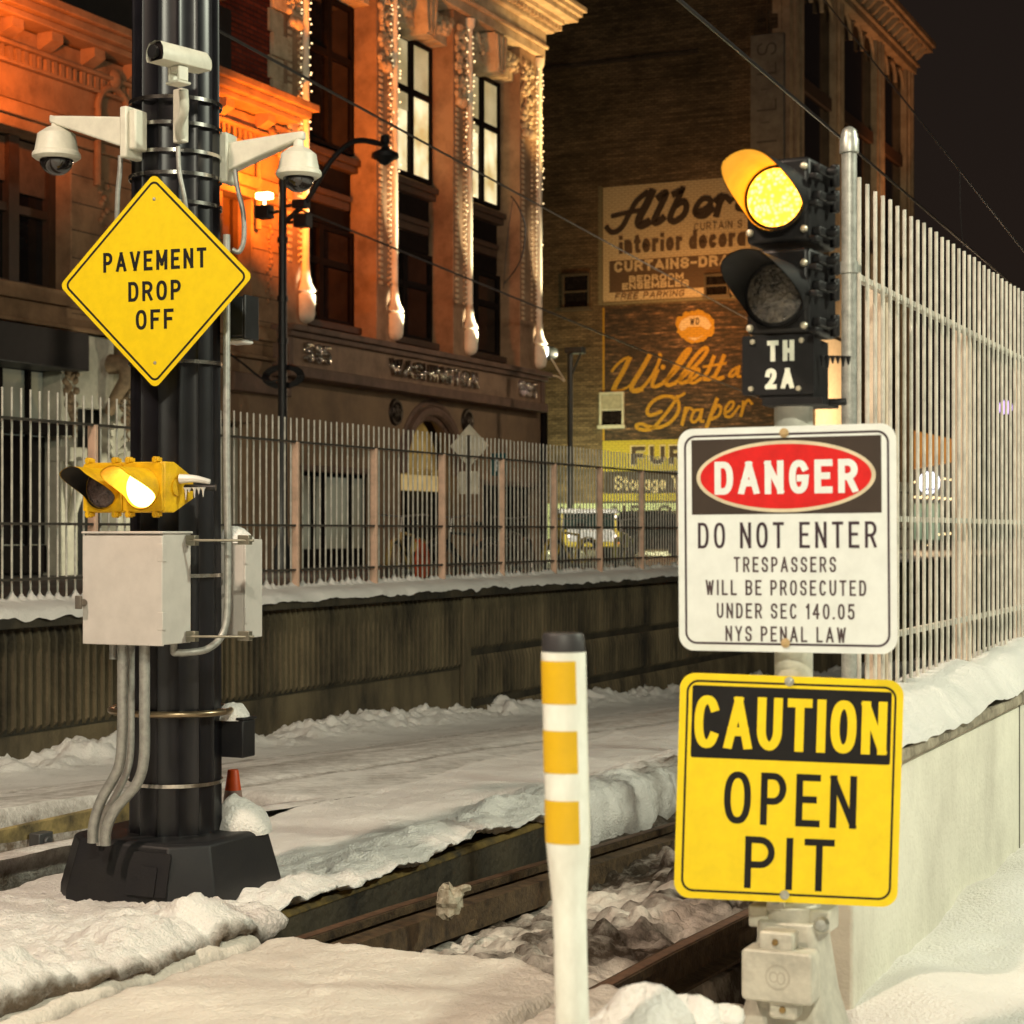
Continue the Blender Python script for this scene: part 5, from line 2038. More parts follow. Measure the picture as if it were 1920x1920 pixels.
for (a, b, zt2) in (oL, oR):
    m_, r_ = (a + b) / 2, (b - a) / 2 * 0.98
    mb = MB()
    mb.tube([(-22.0, m_ - r_ * math.cos(math.pi * k / 24), zt2 - .1 + r_ * .52 * math.sin(math.pi * k / 24)) for k in range(25)], .035, n=6, sub=1)
    cbld(mb, "blind_arch_line", STUC)
    mb = MB()
    mb.box(-22.3, -21.93, a - .1, b + .1, zt2 - .12, zt2 + .02)
    cbld(mb, "opening_lintel", BANDM, bevel=0.02)
for px_, py_ in ((742, 773), (876, 790)):
    u_, z_ = F(px_, py_, -21.98)
    mb = MB()
    mb.lathe([(.0, .10), (.12, .09), (.20, .05), (.24, .03), (.25, .07), (.31, .07), (.34, .0)], (-22.0, u_, z_), axis=(1, 0, 0), n=28)
    rr = random.Random(int(px_))
    for k in range(14):
        mb.sphere((-21.92, u_ + rr.uniform(-.15, .15), z_ + rr.uniform(-.15, .15)), .05, n=6)
    cbld(mb, "medallion", M("dark_bronze", (0.035, 0.022, 0.014), 0.45, metal=0.5))

def shop(a, b, z1, nm, mt, muls, frame=DARKW, w=-22.3):
    mb = MB()
    f = .09
    mb.box(w - .1, w, a, b, z1 - f, z1)
    mb.box(w - .1, w, a, b, .5, 1.15)
    for q in [0] + list(muls) + [1]:
        c = a + (b - a) * q
        mb.box(w - .1, w + .005, c - .07, c + .07, 1.153, z1 - f - .003)
    fr = cbld(mb, nm, frame)
    mb = MB()
    mb.add([(w - .06, a, 1.1), (w - .06, b, 1.1), (w - .06, b, z1), (w - .06, a, z1)], [(0, 1, 2, 3)])
    cbld(mb, "pane", mt, fr)
shop(oL[0], oL[1], oL[2] - .12, "shop_window", LITD, (.30, .42, .78))
shop(oR[0], oR[1], oR[2] - .12, "shop_window", DGLASS, (.5,))
mb = MB()
mb.prism([(oC[0], .3)] + [(oC[0], zS)] + [(mC - rC * math.cos(math.pi * k / 20), zS + rC * math.sin(math.pi * k / 20)) for k in range(1, 20)] + [(oC[1], zS), (oC[1], .3)], lambda a, b, d: (d, a, b), -22.9, -22.80)
cbld(mb, "entrance_back", M("dark_lobby", (0.02, 0.014, 0.010), 0.6))
mb = MB()
mb.add([(-22.62, oC[0] + .1, 3.2)] + [(-22.62, mC - (rC - .15) * math.cos(math.pi * k / 20), zS + (rC - .15) * math.sin(math.pi * k / 20)) for k in range(0, 21)] + [(-22.62, oC[1] - .1, 3.2)], [tuple(range(23))])
cbld(mb, "fanlight", LITA)
mb = MB()
mb.box(-22.7, -22.45, oC[0] + .02, oC[1] - .02, 2.62, 3.02)
cbld(mb, "transom_board", lit_mat("lit_transom", (0.30, 0.20, 0.07), (0.42, 0.29, 0.11), 1.0, 1.5))
mb = MB()
for q in (0, .36, .42, .95):
    c = oC[0] + (oC[1] - oC[0]) * q
    mb.box(-22.72, -22.60, c, c + .12, .4, 2.6)
cbld(mb, "door_frame", DARKW)
mb = MB()
mb.cyl((-21.95, uB + .13, .5), (-21.95, uB + .13, 5.1), .12, n=14)
cbld(mb, "downpipe", DARKW)

# bulbs wound round the column edges
BULB = M("warm_bulb", (1, .8, .5), 0.4, emit=(1.0, 0.72, 0.36), estr=3.0)
BULB.cycles.emission_sampling = 'NONE'
for i, nm in ((0, "string of warm bulbs on the column left of the dark upper window"), (1, "string of warm bulbs on the orange lit second column"), (2, "string of warm bulbs on the column between the two lit windows"), (3, "string of warm bulbs on the rightmost column by the building corner")):
    a, b = PIL[i]
    t = tthing("string_lights", nm, "string lights", (-21.9, b - .3, 9.0), "bulb strings on the columns")
    mb = MB()
    rr = random.Random(60 + i)
    z = 10.0
    pts = []
    while z < 15.0:
        for uc_, wv in ((b - .42, -21.90), (b - .03, -21.90)):
            q = (wv + rr.uniform(-.03, .03), uc_ + rr.uniform(-.05, .05), z + rr.uniform(-.1, .1))
            if z > 11.5 or rr.random() < .3:
                mb.sphere(q, .021, n=6)
        z += .17
    mb.build("bulbs", BULB, t, (-21.9, b - .3, 9.0))
    mb = MB()
    mb.tube([(-21.88, b - .42 + .04 * math.sin(k * 2.1), 9.8 + .2 * k) for k in range(27)], .006, n=5, sub=1)
    mb.build("cable", BLK, t, (-21.9, b - .3, 9.0))

# ================================================================ long stone building on the left
uL0, uL1 = Ux(-160), Ux(536)
og2 = (-22.0, uL0, 0.7)
lb = tthing("stone_building", "orange floodlit stone building with a toothed frieze behind the black pole", "building", og2)
def lbld(mb, name, mat, parent=None, **kw):
    return mb.build(name, mat, parent or lb, og2, **kw)
LST = M("old_cast_stone", (0.30, 0.18, 0.095), 0.85, col2=(0.18, 0.105, 0.055), vscale=1.6, bump=0.5, bscale=10)
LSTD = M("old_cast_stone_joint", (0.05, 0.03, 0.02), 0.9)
mb = MB()
mb.box(-34, -22.6, uL0, uL1, .3, 11.0)
lbld(mb, "wall", LSTD)
# openings between piers: [u0, u1] solid piers
def Ub(px):
    return Ux(px)
piers = [(uL0, Ub(-60)), (Ub(133), Ub(252)), (Ub(252) + 2.2, Ub(418)), (Ub(472), uL1)]
for a, b in piers:
    mb = MB()
    mb.box(-22.6, -22.0, a, b, 5.3, 8.75)
    p = lbld(mb, "pier", LST, bevel=0.02)
    mb = MB()
    z = 5.62
    while z < 8.7:
        mb.box(-22.02, -21.985, a + .02, b - .02, z, z + .012)
        z += .52
    lbld(mb, "joint_line", LSTD, p)
    mb = MB()
    rr = random.Random(int(a * 10))
    m_ = a + (b - a) * .5
    for k in range(16):
        mb.sphere((-21.99, m_ + rr.uniform(-.12, .12), 6.6 + .11 * k), rr.uniform(.04, .08), n=6)
    lbld(mb, "carved_drop", LST, p, smooth=60)
wins = [(Ub(-60), Ub(133)), (Ub(252), Ub(252) + 2.2), (Ub(418), Ub(472))]
for a, b in wins:
    mb = MB()
    m1 = a + (b - a) * .58
    for c, hw_ in ((a + .1, .1), (m1, .14), (b - .1, .1)):
        mb.box(-22.55, -22.35, c - hw_, c + hw_, 6.06, 8.74)
    mb.box(-22.55, -22.38, a, b, 7.35, 7.5)
    mb.box(-22.55, -22.38, a, b, 6.0, 6.12)
    w = lbld(mb, "window_frame", M("dark_bronze_frame", (0.05, 0.026, 0.014), 0.5))
    mb = MB()
    mb.add([(-22.5, a, 6.0), (-22.5, b, 6.0), (-22.5, b, 8.75), (-22.5, a, 8.75)], [(0, 1, 2, 3)])
    lbld(mb, "pane", DGLASS, w)
    mb = MB()
    mb.box(-22.47, -22.44, a + .2, m1 - .15, 7.9, 8.7)
    mb.box(-22.47, -22.44, m1 + .15, b - .2, 7.75, 8.7)
    lbld(mb, "blind", M("brown_roller_blind", (0.10, 0.06, 0.035), 0.9), w)
# mouldings, frieze and cornice: (z0, z1, w of the face)
def course(name, z0, z1, wf, mat=LST, bev=0.02, u1=None):
    mb = MB()
    mb.box(-22.65, wf, uL0, u1 or uL1, z0, z1)
    return lbld(mb, name, mat, bevel=bev)
course("sill_course", 5.72, 6.0, -21.88)
course("string_course", 5.30, 5.38, -21.90)
course("belt_panel", 5.383, 5.717, -21.99)
course("architrave", 8.753, 8.95, -21.92)
course("architrave", 8.953, 9.20, -21.82)
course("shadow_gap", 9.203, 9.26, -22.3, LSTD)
course("plain_frieze", 9.263, 9.86, -21.97)
course("frieze_moulding", 9.863, 9.93, -21.86)
mb = MB()
q = uL0
k = 0
while q < uL1:
    mb.box(-22.3, -21.90, q, q + (.115 if k % 5 else .07), 9.933, 10.16)
    q += .205
    k += 1
lbld(mb, "toothed_course", LST)
course("egg_course", 10.163, 10.24, -21.80)
course("bracket_course", 10.243, 10.55, -21.93)
for px_ in (0, 75, 155, 235, 320, 402, 480):
    mb = MB()
    c = Ux(px_)
    mb.prism([(-21.93, 10.25), (-21.60, 10.42), (-21.60, 10.58), (-21.93, 10.58)], lambda a, b, d: (a, d, b), c - .16, c + .16)
    lbld(mb, "cornice_bracket", LST)
uCn = F(600, 215, -21.2)[0]
course("cornice", 10.583, 10.70, -21.48, u1=uCn - .35)
course("cornice", 10.703, 10.86, -21.32, u1=uCn - .15)
course("cornice", 10.863, 11.02, -21.20, u1=uCn)
mb = MB()
for px_ in (205, 500):
    c = Ux(px_)
    mb.tube([(-21.90, c + .5 * math.cos(t_), 9.55 + .5 * math.sin(t_)) for t_ in [math.pi * (1 - j / 12) for j in range(13)]], .07, n=8, sub=1)
    mb.tube([(-21.88, c - .5, 9.55), (-21.88, c - .52, 9.2), (-21.88, c - .52, 8.1)], .07, n=8, sub=1)
    mb.lathe([(.0, .10), (.10, .08), (.20, .0)], (-21.85, c, 10.22), axis=(1, 0, 0), n=16)
lbld(mb, "scroll_carving", LST)
# dark set back storey and the red brick return above the cornice
mb = MB()
mb.box(-34, -22.08, uL0, uL1 - .1, 11.03, 21)
up = lbld(mb, "upper_wall", brick_mat("red_brick", (0.30, 0.045, 0.018), (0.20, 0.028, 0.014), (0.10, 0.03, 0.02), 'u', stain=0.3))
mb = MB()
mb.box(-22.07, -21.6, uL0, Ux(395), 12.6, 13.0)
mb.box(-22.07, -21.4, uL0, Ux(395), 13.003, 13.4)
mb.box(-22.07, -21.9, uL0, Ux(395), 13.403, 19)
mb.box(-22.07, -21.95, uL0, Ux(430), 11.03, 12.597)
lbld(mb, "dark_canopy", M("dark_bronze_sheet", (0.012, 0.010, 0.009), 0.6))
mb = MB()
z = 11.05
k = 0
while z < 20:
    mb.box(-22.95, -21.98 - .05 * (k % 2), Ux(512) - (.10 if k % 2 else 0), uL1 + .25, z, z + .5)
    z += .52
    k += 1
lbld(mb, "corner_quoins", TERRAL, bevel=0.02)
# ground storey
mb = MB()
mb.box(-22.62, -22.5, uL0, uL1, .3, 5.3)
lbld(mb, "ground_back", M("dark_shop_back", (0.02, 0.02, 0.019), 0.6))
mb = MB()
mb.box(-22.45, -21.55, uL0, Ub(131), 4.52, 5.22)
lbld(mb, "black_fascia", M("black_fascia_paint", (0.012, 0.011, 0.011), 0.5, var=0.2), bevel=0.02)
mb = MB()
mb.add([(-22.40, uL0, 1.2), (-22.40, Ub(112), 1.2), (-22.40, Ub(112), 4.5), (-22.40, uL0, 4.5)], [(0, 1, 2, 3)])
w = lbld(mb, "shop_glass", lit_mat("dim_green_glass", (0.02, 0.024, 0.02), (0.09, 0.10, 0.075), 0.8, 0.35))
mb = MB()
for px_ in (-100, -40, 27, 80):
    c = Ux(px_)
    mb.box(-22.38, -22.30, c - .05, c + .05, .8, 4.5)
mb.box(-22.39, -21.7, uL0, Ub(112), 3.32, 3.52)
mb.box(-22.39, -22.30, uL0, Ub(112), .8, 1.3)
lbld(mb, "glass_frame", DARKW, w)
mb = MB()
mb.box(-22.39, -22.34, uL0, Ub(112), 1.32, 3.3)
lbld(mb, "dark_lower_glass", DGLASS, w)
WST = M("white_glazed_terracotta", (0.62, 0.60, 0.48), 0.5, var=0.10, vscale=4, bump=0.5, bscale=10)
for pa, pb in ((115, 146), (222, 246)):
    a, b = Ux(pa), Ux(pb)
    mb = MB()
    mb.box(-22.45, -22.0, a, b, .4, 4.75)
    p = lbld(mb, "portal_pilaster", WST, bevel=0.02)
    rr = random.Random(pa)
    mb = MB()
    for k in range(46):
        zz = 3.35 + k * .026
        mb.sphere((-21.98, (a + b) / 2 + rr.uniform(-.10, .10) * (1 + k / 40), zz), rr.uniform(.04, .08), n=6)
    lbld(mb, "carved_festoon", M("brown_carving", (0.24, 0.17, 0.10), 0.8, var=0.2), p, smooth=60)
    mb = MB()
    mb.box(-22.3, -21.75, a - .05, b + .05, 2.85, 3.12)
    mb.tube([(-21.8, (a + b) / 2, 2.85), (-21.75, (a + b) / 2, 2.5), (-21.9, (a + b) / 2, 2.0), (-21.98, (a + b) / 2, 1.7)], lambda q: .16 * (1 - .6 * q), n=10)
    lbld(mb, "console", WST, p, bevel=0.02)
a, b = Ux(146), Ux(222)
mb = MB()
mb.box(-22.45, -22.1, a, b, 3.9, 5.28)
lbld(mb, "portal_lintel", WST, bevel=0.02)
mb = MB()
c = Ux(205)
for k in range(9):
    t_ = math.pi * k / 8
    mb.tube([(-21.9, c, 3.0), (-21.85, c - .22 * math.cos(t_) * .6, 3.0 + .32 * math.sin(t_) + .1), (-21.8, c - .26 * math.cos(t_), 3.05 + .52 * math.sin(t_) + .1)], lambda q: .03 + .03 * q, n=6, sub=3)
for s in (-1, 1):
    mb.lathe([(.0, .08), (.09, .08), (.16, .0)], (-21.9, c + s * .28, 2.9), axis=(1, 0, 0), n=16)
mb.box(-22.2, -21.85, c - .5, c + .5, 2.55, 2.72)
lbld(mb, "palmette", WST, smooth=50)
mb = MB()
c = Ux(196)
mb.tube([(-21.85, c, 4.75), (-21.55, c, 4.7), (-21.5, c, 4.45), (-21.75, c, 4.1), (-21.9, c, 3.8)], lambda q: .20 * (1 - .55 * q), n=12)
lbld(mb, "scroll_bracket", M("brown_carving", (0.24, 0.17, 0.10), 0.8, var=0.2), smooth=60)
lamp("portal_light", 'POINT', wuz(-19.9, Ux(175), 1.6), 150, (1.0, 0.93, 0.68), 0.1)
mb = MB()
mb.box(-22.5, -22.0, Ux(246), uL1, 3.9, 5.28)
mb.box(-22.5, -22.0, Ux(470), uL1, .3, 3.9)
lbld(mb, "ground_wall", STUC, bevel=0.02)
mb = MB()
mb.box(-22.5, -21.8, Ux(425), Ux(533), 4.55, 4.95)
lbld(mb, "dark_sign_board", BANDM, bevel=0.02)
mb = MB()
mb.add([(-22.3, Ux(424), 1.0), (-22.3, Ux(468), 1.0), (-22.3, Ux(468), 3.8), (-22.3, Ux(424), 3.8)], [(0, 1, 2, 3)])
lbld(mb, "side_shop_glass", LITD)

# ================================================================ far brick building with painted wall signs
U0 = 75.55
og3 = (-22.0, U0, 0.7)
fb = tthing("brick_building", "tall brown brick building with faded painted wall adverts", "building", og3)
def fbld(mb, name, mat, parent=None, **kw):
    return mb.build(name, mat, parent or fb, og3, **kw)
uF1 = F(1710, 300, -22.0)[0]
BRK = brick_mat("brown_wall_brick", (0.21, 0.145, 0.085), (0.12, 0.08, 0.046), (0.07, 0.055, 0.04), 'w', stain=0.62)
mb = MB()
mb.box(-50, -22.35, U0, uF1, .3, 27.0)
fbld(mb, "wall", BRK, smooth=0)
mb = MB()
zz0 = Zx(1600, 0) 
mb.box(-49.5, -26, U0 - .04, U0 - .001, G(1290, 100, U0)[1] - .05, G(1290, 100, U0)[1] + .05)
fbld(mb, "string_course", M("dark_brick_line", (0.04, 0.025, 0.018), 0.9))

def quad_panel(name, px0, px1, py0, py1, mat, du=0.006, parent=None):
    """painted patch on the side wall: anchored at its left edge, true verticals and horizontals"""
    w0, zt2 = G(px0, py0, U0)
    _, zb3 = G(px0, py1, U0)
    w1, _ = G(px1, py0, U0)
    mb = MB()
    mb.box(w0, w1, U0 - du - .004, U0 - du, zb3, zt2)
    return fbld(mb, name, mat, parent, smooth=0)

bk1, bk2, bkm = (0.185, 0.105, 0.062), (0.12, 0.07, 0.04), (0.07, 0.05, 0.035)
P_CREAM = brick_mat("worn_cream_paint", bk1, bk2, bkm, 'w', paint=(0.46, 0.37, 0.24), paint_amt=0.80, pscale=1.6)
P_BROWN = brick_mat("worn_brown_paint", bk1, bk2, bkm, 'w', paint=(0.085, 0.055, 0.036), paint_amt=0.9, pscale=1.6)
P_BLACK = brick_mat("worn_black_paint", (0.30, 0.17, 0.095), (0.22, 0.12, 0.07), bkm, 'w', paint=(0.022, 0.017, 0.015), paint_amt=0.40, pscale=1.5)
P_GOLD = brick_mat("worn_gold_paint", bk1, bk2, bkm, 'w', paint=(0.36, 0.20, 0.020), paint_amt=0.78, pscale=2.0)
P_YEL = brick_mat("worn_yellow_wall_paint", bk1, bk2, bkm, 'w', paint=(0.34, 0.27, 0.035), paint_amt=0.92, pscale=1.5)
P_GREY = brick_mat("worn_grey_paint", bk1, bk2, bkm, 'w', paint=(0.16, 0.14, 0.09), paint_amt=0.85, pscale=1.6)
P_MINT = brick_mat("pale_mint_wall_paint", bk1, bk2, bkm, 'w', paint=(0.42, 0.46, 0.30), paint_amt=0.98, pscale=1.2)
P_INK = brick_mat("worn_ink_paint", (0.05, 0.035, 0.025), (0.04, 0.03, 0.02), bkm, 'w', paint=(0.04, 0.028, 0.022), paint_amt=0.9, pscale=1.6)

ad1 = quad_panel("curtain_advert", 1131, 1452, 352, 566, P_CREAM)
quad_panel("advert_edge", 1122, 1130, 350, 572, P_GREY, parent=ad1)
quad_panel("advert_edge", 1131, 1452, 567, 573, P_GREY, parent=ad1)
quad_panel("brown_field", 1143, 1400, 490, 549, P_BROWN, 0.014, parent=ad1)
ad2 = quad_panel("draper_advert", 1134, 1462, 577, 826, P_BLACK)
quad_panel("advert_edge", 1130, 1133.4, 577, 826, P_GOLD, parent=ad2)
ad3 = quad_panel("furniture_band", 1130, 1462, 827, 884, P_YEL)
quad_panel("black_field", 1136, 1462, 885, 925, P_INK, parent=ad3)
quad_panel("yellow_strip", 1130, 1462, 926, 940, P_YEL, parent=ad3)
quad_panel("black_strip", 1130, 1462, 941, 944, P_INK, parent=ad3)
mint = quad_panel("mint_base", 1000, 1478, 945, 1012, P_MINT)

def wfn(du):
    return lambda a, b, d: (a, U0 - du - .0012 * d, b)

def wall_text(s, px0, px1, py_base, hpx, mat, parent, t=.2, gap=.22, slant=0.0, du=.026, name="lettering"):
    w0, z0 = G(px0, py_base, U0)
    w1, _ = G(px1, py_base, U0)
    H = hpx / FOC * 81.0
    mb = MB()
    text(mb, s, (w0 + w1) / 2, z0, H, wfn(du), t=t, width=w1 - w0, gap=gap, slant=slant)
    return fbld(mb, name, mat, parent)

def wall_script(strokes, ox, oy, sc, mat, parent, du=.026, name="script"):
    mb = MB()
    for li, (wd, pts) in enumerate(strokes):
        q = []
        for a, b in pts:
            w, z = G(ox + a / sc, oy + b / sc, U0)
            q.append((w, z))
        if len(q) > 2:
            q = crv(q)
        if len(q) == 1:
            w, z = q[0]
            r = wd / sc / FOC * 81 / 2
            mb.add([(w + r * math.cos(2 * math.pi * k / 14), U0 - du - .0012 * (li % 12), z + r * math.sin(2 * math.pi * k / 14)) for k in range(14)], [tuple(range(14))])
        else:
            ribbon(mb, q, wd * (1.2 if mat == P_INK else 0.95) / sc / FOC * 81, wfn(du), li % 12, cap=True)
    return fbld(mb, name, mat, parent)

ALB = [(54, [(120, 625), (165, 672), (235, 668), (310, 600), (380, 470), (470, 310), (590, 205)]), (82, [(655, 205), (600, 330), (520, 480), (495, 565), (530, 595), (600, 565)]),
       (44, [(190, 485), (330, 450), (480, 420), (560, 412)]), (68, [(745, 255), (800, 215), (825, 225), (760, 370), (690, 520), (690, 560), (735, 555), (785, 515)]),
       (64, [(930, 215), (1000, 182), (1018, 175), (960, 300), (885, 470), (880, 530), (940, 545), (1040, 470), (1072, 370), (1040, 310), (975, 340)]),
       (56, [(1200, 430), (1290, 405), (1362, 330), (1335, 275), (1260, 285), (1185, 380), (1175, 445), (1225, 485), (1300, 475), (1380, 405)]),
       (68, [(1440, 290), (1480, 255), (1485, 270), (1450, 400), (1435, 455)]), (56, [(1475, 335), (1530, 250), (1595, 300)]),
       (60, [(1740, 200), (1700, 320), (1690, 380), (1740, 400)]), (36, [(1640, 270), (1800, 250)])]
wall_script(ALB, 1120, 330, 6.4, P_INK, ad1, name="script_name")
wall_text("CURTAIN S", 1302, 1392, 433, 14, P_BROWN, ad1, t=.12)
wall_text("interior decora", 1161, 1398, 477, 36, P_BROWN, ad1, t=.215, gap=.12)
wall_text("CURTAINS-DRAP", 1152, 1388, 511, 20, P_CREAM, ad1, t=.25, gap=.16)
wall_text("BEDROOM", 1180, 1282, 530, 12.5, P_CREAM, ad1, t=.26, gap=.16)
wall_text("ENSEMBLES", 1167, 1292, 544, 12.5, P_CREAM, ad1, t=.26, gap=.16)
wall_text("FREE PARKING", 1153, 1282, 562.5, 12, P_BROWN, ad1, t=.16, slant=.25)
WIL = [(34, [(175, 840), (230, 770), (320, 697), (370, 690)]), (60, [(372, 702), (300, 850), (225, 980), (192, 1055)]), (26, [(220, 1070), (320, 1048), (450, 955)]),
       (60, [(605, 668), (520, 820), (425, 970), (398, 1035), (430, 1070), (510, 1055)]), (40, [(505, 1058), (600, 950), (680, 820), (732, 690), (730, 650)]),
       (46, [(700, 840), (655, 950), (640, 1005), (680, 1022), (760, 985)]), (60, [(765, 795)]),
       (46, [(760, 985), (900, 850), (1000, 720), (1078, 605), (1055, 590), (980, 670), (880, 830), (805, 960), (822, 1005), (900, 985)]),
       (46, [(900, 985), (1050, 860), (1200, 720), (1278, 605), (1250, 572), (1150, 660), (1030, 830), (962, 940), (985, 982), (1060, 955)]),
       (40, [(1060, 955), (1150, 900), (1188, 835), (1150, 822), (1090, 890), (1072, 955), (1120, 980), (1200, 935)]),
       (48, [(1355, 680), (1295, 830), (1245, 915), (1280, 938), (1340, 915)]), (48, [(1472, 672), (1405, 830), (1362, 915), (1400, 935), (1460, 915)]),
       (28, [(1240, 792), (1490, 750)]), (34, [(1640, 795), (1575, 830), (1535, 885), (1562, 905), (1615, 860), (1645, 800)]), (34, [(1650, 790), (1632, 895), (1662, 905)])]
wall_script(WIL, 1120, 560, 6.194, P_GOLD, ad2, name="script_name")
DRA = [(42, [(930, 1145), (850, 1270), (720, 1430), (640, 1505), (560, 1525), (475, 1510), (455, 1472), (520, 1455), (600, 1488), (720, 1495), (850, 1435), (938, 1320), (948, 1220), (900, 1155), (800, 1132), (680, 1170), (595, 1260), (585, 1335), (640, 1352), (740, 1312)]),
       (34, [(930, 1150), (1010, 1105)]), (44, [(1030, 1275), (1003, 1395), (988, 1455)]), (32, [(1003, 1390), (1060, 1275), (1108, 1290)]),
       (34, [(1200, 1292), (1135, 1302), (1092, 1395), (1122, 1435), (1180, 1390), (1215, 1295)]), (36, [(1218, 1290), (1200, 1410), (1232, 1425)]),
       (46, [(1390, 1172), (1332, 1330), (1272, 1495)]), (34, [(1325, 1350), (1400, 1245), (1438, 1265), (1418, 1350), (1335, 1400)]),
       (32, [(1480, 1338), (1560, 1280), (1588, 1212), (1540, 1205), (1485, 1290), (1495, 1365), (1560, 1365), (1648, 1252)]),
       (38, [(1700, 1205), (1690, 1290), (1672, 1355)]), (32, [(1690, 1285), (1750, 1178), (1796, 1220)])]
wall_script(DRA, 1120, 560, 6.194, P_GOLD, ad2, name="script_trade")
# crest between the two adverts
cw, cz = G(1303, 612, U0)
mb = MB()
rr = random.Random(11)
ring = []
for k in range(40):
    t_ = 2 * math.pi * k / 40
    r_ = 1 + .10 * rr.uniform(-1, 1)
    ring.append((cw + .86 * r_ * math.cos(t_), cz + .70 * r_ * math.sin(t_)))
mb.add([(a, U0 - .02, b) for a, b in ring], [tuple(range(40))])
cr_ = fbld(mb, "crest", P_GOLD, ad2)
mb = MB()
mb.add([(cw + a, U0 - .026, cz + b) for a, b in ((-.72, .02), (-.6, -.18), (-.42, -.1), (-.3, .0), (.3, .0), (.42, -.1), (.6, -.18), (.74, .0), (.6, .25), (.45, .38), (.2, .44), (-.2, .44), (-.45, .36), (-.6, .28))], [tuple(range(14))])
mb.add([(cw + a, U0 - .0265, cz + b) for a, b in ((-.35, -.45), (.0, -.62), (.42, -.38), (.1, -.50))], [(0, 1, 2, 3)])
fbld(mb, "crest_shield", P_CREAM, ad2)
mb = MB()
text(mb, "WD", cw, cz + .06, .30, wfn(.032), t=.16, width=.42, gap=.2)
fbld(mb, "crest_monogram", P_INK, ad2)
# furniture band lettering: pale outline under black
wall_text("FUR", 1182, 1286, 873.5, 38, P_CREAM, ad3, t=.30, gap=.16, name="letter_outline")
wall_text("FUR", 1185, 1284, 871.5, 34, P_INK, ad3, t=.24, gap=.26, du=.040)
wall_text("Storage Ya", 1153, 1290, 919, 27, P_CREAM, ad3, t=.16, gap=.12)
wall_text("LAND OF", 1085, 1290, 974, 26, P_INK, mint, t=.20, gap=.30)
wall_text("A N", 1012, 1056, 972, 22, P_INK, mint, t=.20, gap=.30)

def side_window(px0, px1, py0, py1, fmat, blind, label):
    w0, zt2 = G(px0, py0, U0)
    w1, _ = G(px1, py0, U0)
    _, zb3 = G(px0, py1, U0)
    mb = MB()
    f = .10
    mb.box(w0, w1, U0 - .10, U0 - .002, zt2 - f, zt2)
    mb.box(w0 - .06, w1 + .06, U0 - .16, U0 - .002, zb3 - .05, zb3 + f)
    mb.box(w0, w0 + f, U0 - .10, U0 - .002, zb3 + f, zt2 - f)
    mb.box(w1 - f, w1, U0 - .10, U0 - .002, zb3 + f, zt2 - f)
    zm = (zb3 + zt2) / 2
    mb.box(w0 + f, w1 - f, U0 - .07, U0 - .002, zm - .04, zm + .04)
    o = fbld(mb, "window", fmat)
    o["label"] = label
    mb = MB()
    mb.box(w0 + f, w1 - f, U0 - .035, U0 - .03, zb3 + f, zt2 - f)
    fbld(mb, "pane", DGLASS, o)
    if blind:
        mb = MB()
        mb.box(w0 + f, w1 - f, U0 - .05, U0 - .045, zm + .04, zt2 - f)
        fbld(mb, "blind", M("pale_blind", (0.24, 0.23, 0.18), 0.9), o)
side_window(1055, 1107, 515, 582, M("brown_window_frame", (0.06, 0.045, 0.03), 0.6), False, "dark window left of the cream advert")
side_window(1125, 1171, 736, 802, M("white_window_frame", (0.36, 0.35, 0.30), 0.5), True, "white framed window beside the black advert")
side_window(1321, 1368, 515, 559, M("brown_window_frame", (0.06, 0.045, 0.03), 0.6), False, "dark window in the cream advert")

# blade sign with raised worn letters
w0, zt2 = G(1411, 70, U0)
w1, _ = G(1473, 70, U0)
mb = MB()
mb.box(w0, w1, U0 - .30, U0 - .012, 8.0, zt2)
bl_ = fbld(mb, "blade_sign", M("grey_sign_metal", (0.15, 0.145, 0.13), 0.7, col2=(0.10, 0.09, 0.08), vscale=1.5), bevel=0.02)
mb = MB()
wm = (w0 + w1) / 2
def blade(a, b, d):      # letters turned a quarter turn, reading upward
    return (wm + .42 - b, U0 - .302 - .0012 * d, a)
zs_ = [G(1440, p_, U0)[1] for p_ in (268, 232, 200, 170, 132, 95)]
for ch, z in zip("IILILS", zs_):
    if ch == 'I' and z != zs_[0]:
        text(mb, "I", z, .30, .40, blade, t=.10)
    else:
        text(mb, ch, z, .0, .86, blade, t=.09, ws=.9)
fbld(mb, "raised_letters", M("worn_letter_edge", (0.06, 0.055, 0.05), 0.6), bl_)
mb = MB()
mb.cyl((wm, U0 - .2, zt2), (wm - .1, U0 - .1, zt2 + 6), .035, n=8)
fbld(mb, "stay_rod", RUST, bl_)

# street facade of the brick building
CST = M("tan_facade_stone", (0.40, 0.31, 0.20), 0.8, col2=(0.26, 0.19, 0.12), vscale=1.4, bump=0.3, bscale=8)
zC0 = Zx(1709, 139)
cols = [(1478, 1508), (1568, 1580), (1645, 1656), (1700, 1711)]
ucols = [(max(U0, Ux(a)), Ux(b)) for a, b in cols]
for a, b in ucols:
    mb = MB()
    mb.box(-22.35, -22.0, a, b, .4, zC0)
    c = (a + b) / 2
    p = fbld(mb, "facade_pier", CST, bevel=0.03)
    mb = MB()
    mb.cyl((-21.97, a + .3 * (b - a), .5), (-21.97, a + .3 * (b - a), zC0), .12, n=10)
    mb.cyl((-21.97, a + .75 * (b - a), .5), (-21.97, a + .75 * (b - a), zC0), .12, n=10)
    fbld(mb, "pier_roll", CST, p)
mb = MB()
z = 6.5
k = 0
while z < zC0:
    mb.box(-22.75 if k % 2 else -22.5, -22.35, U0 - .03, U0 + .4, z, z + .62)
    z += .62
    k += 1
fbld(mb, "quoins", CST, bevel=0.02)
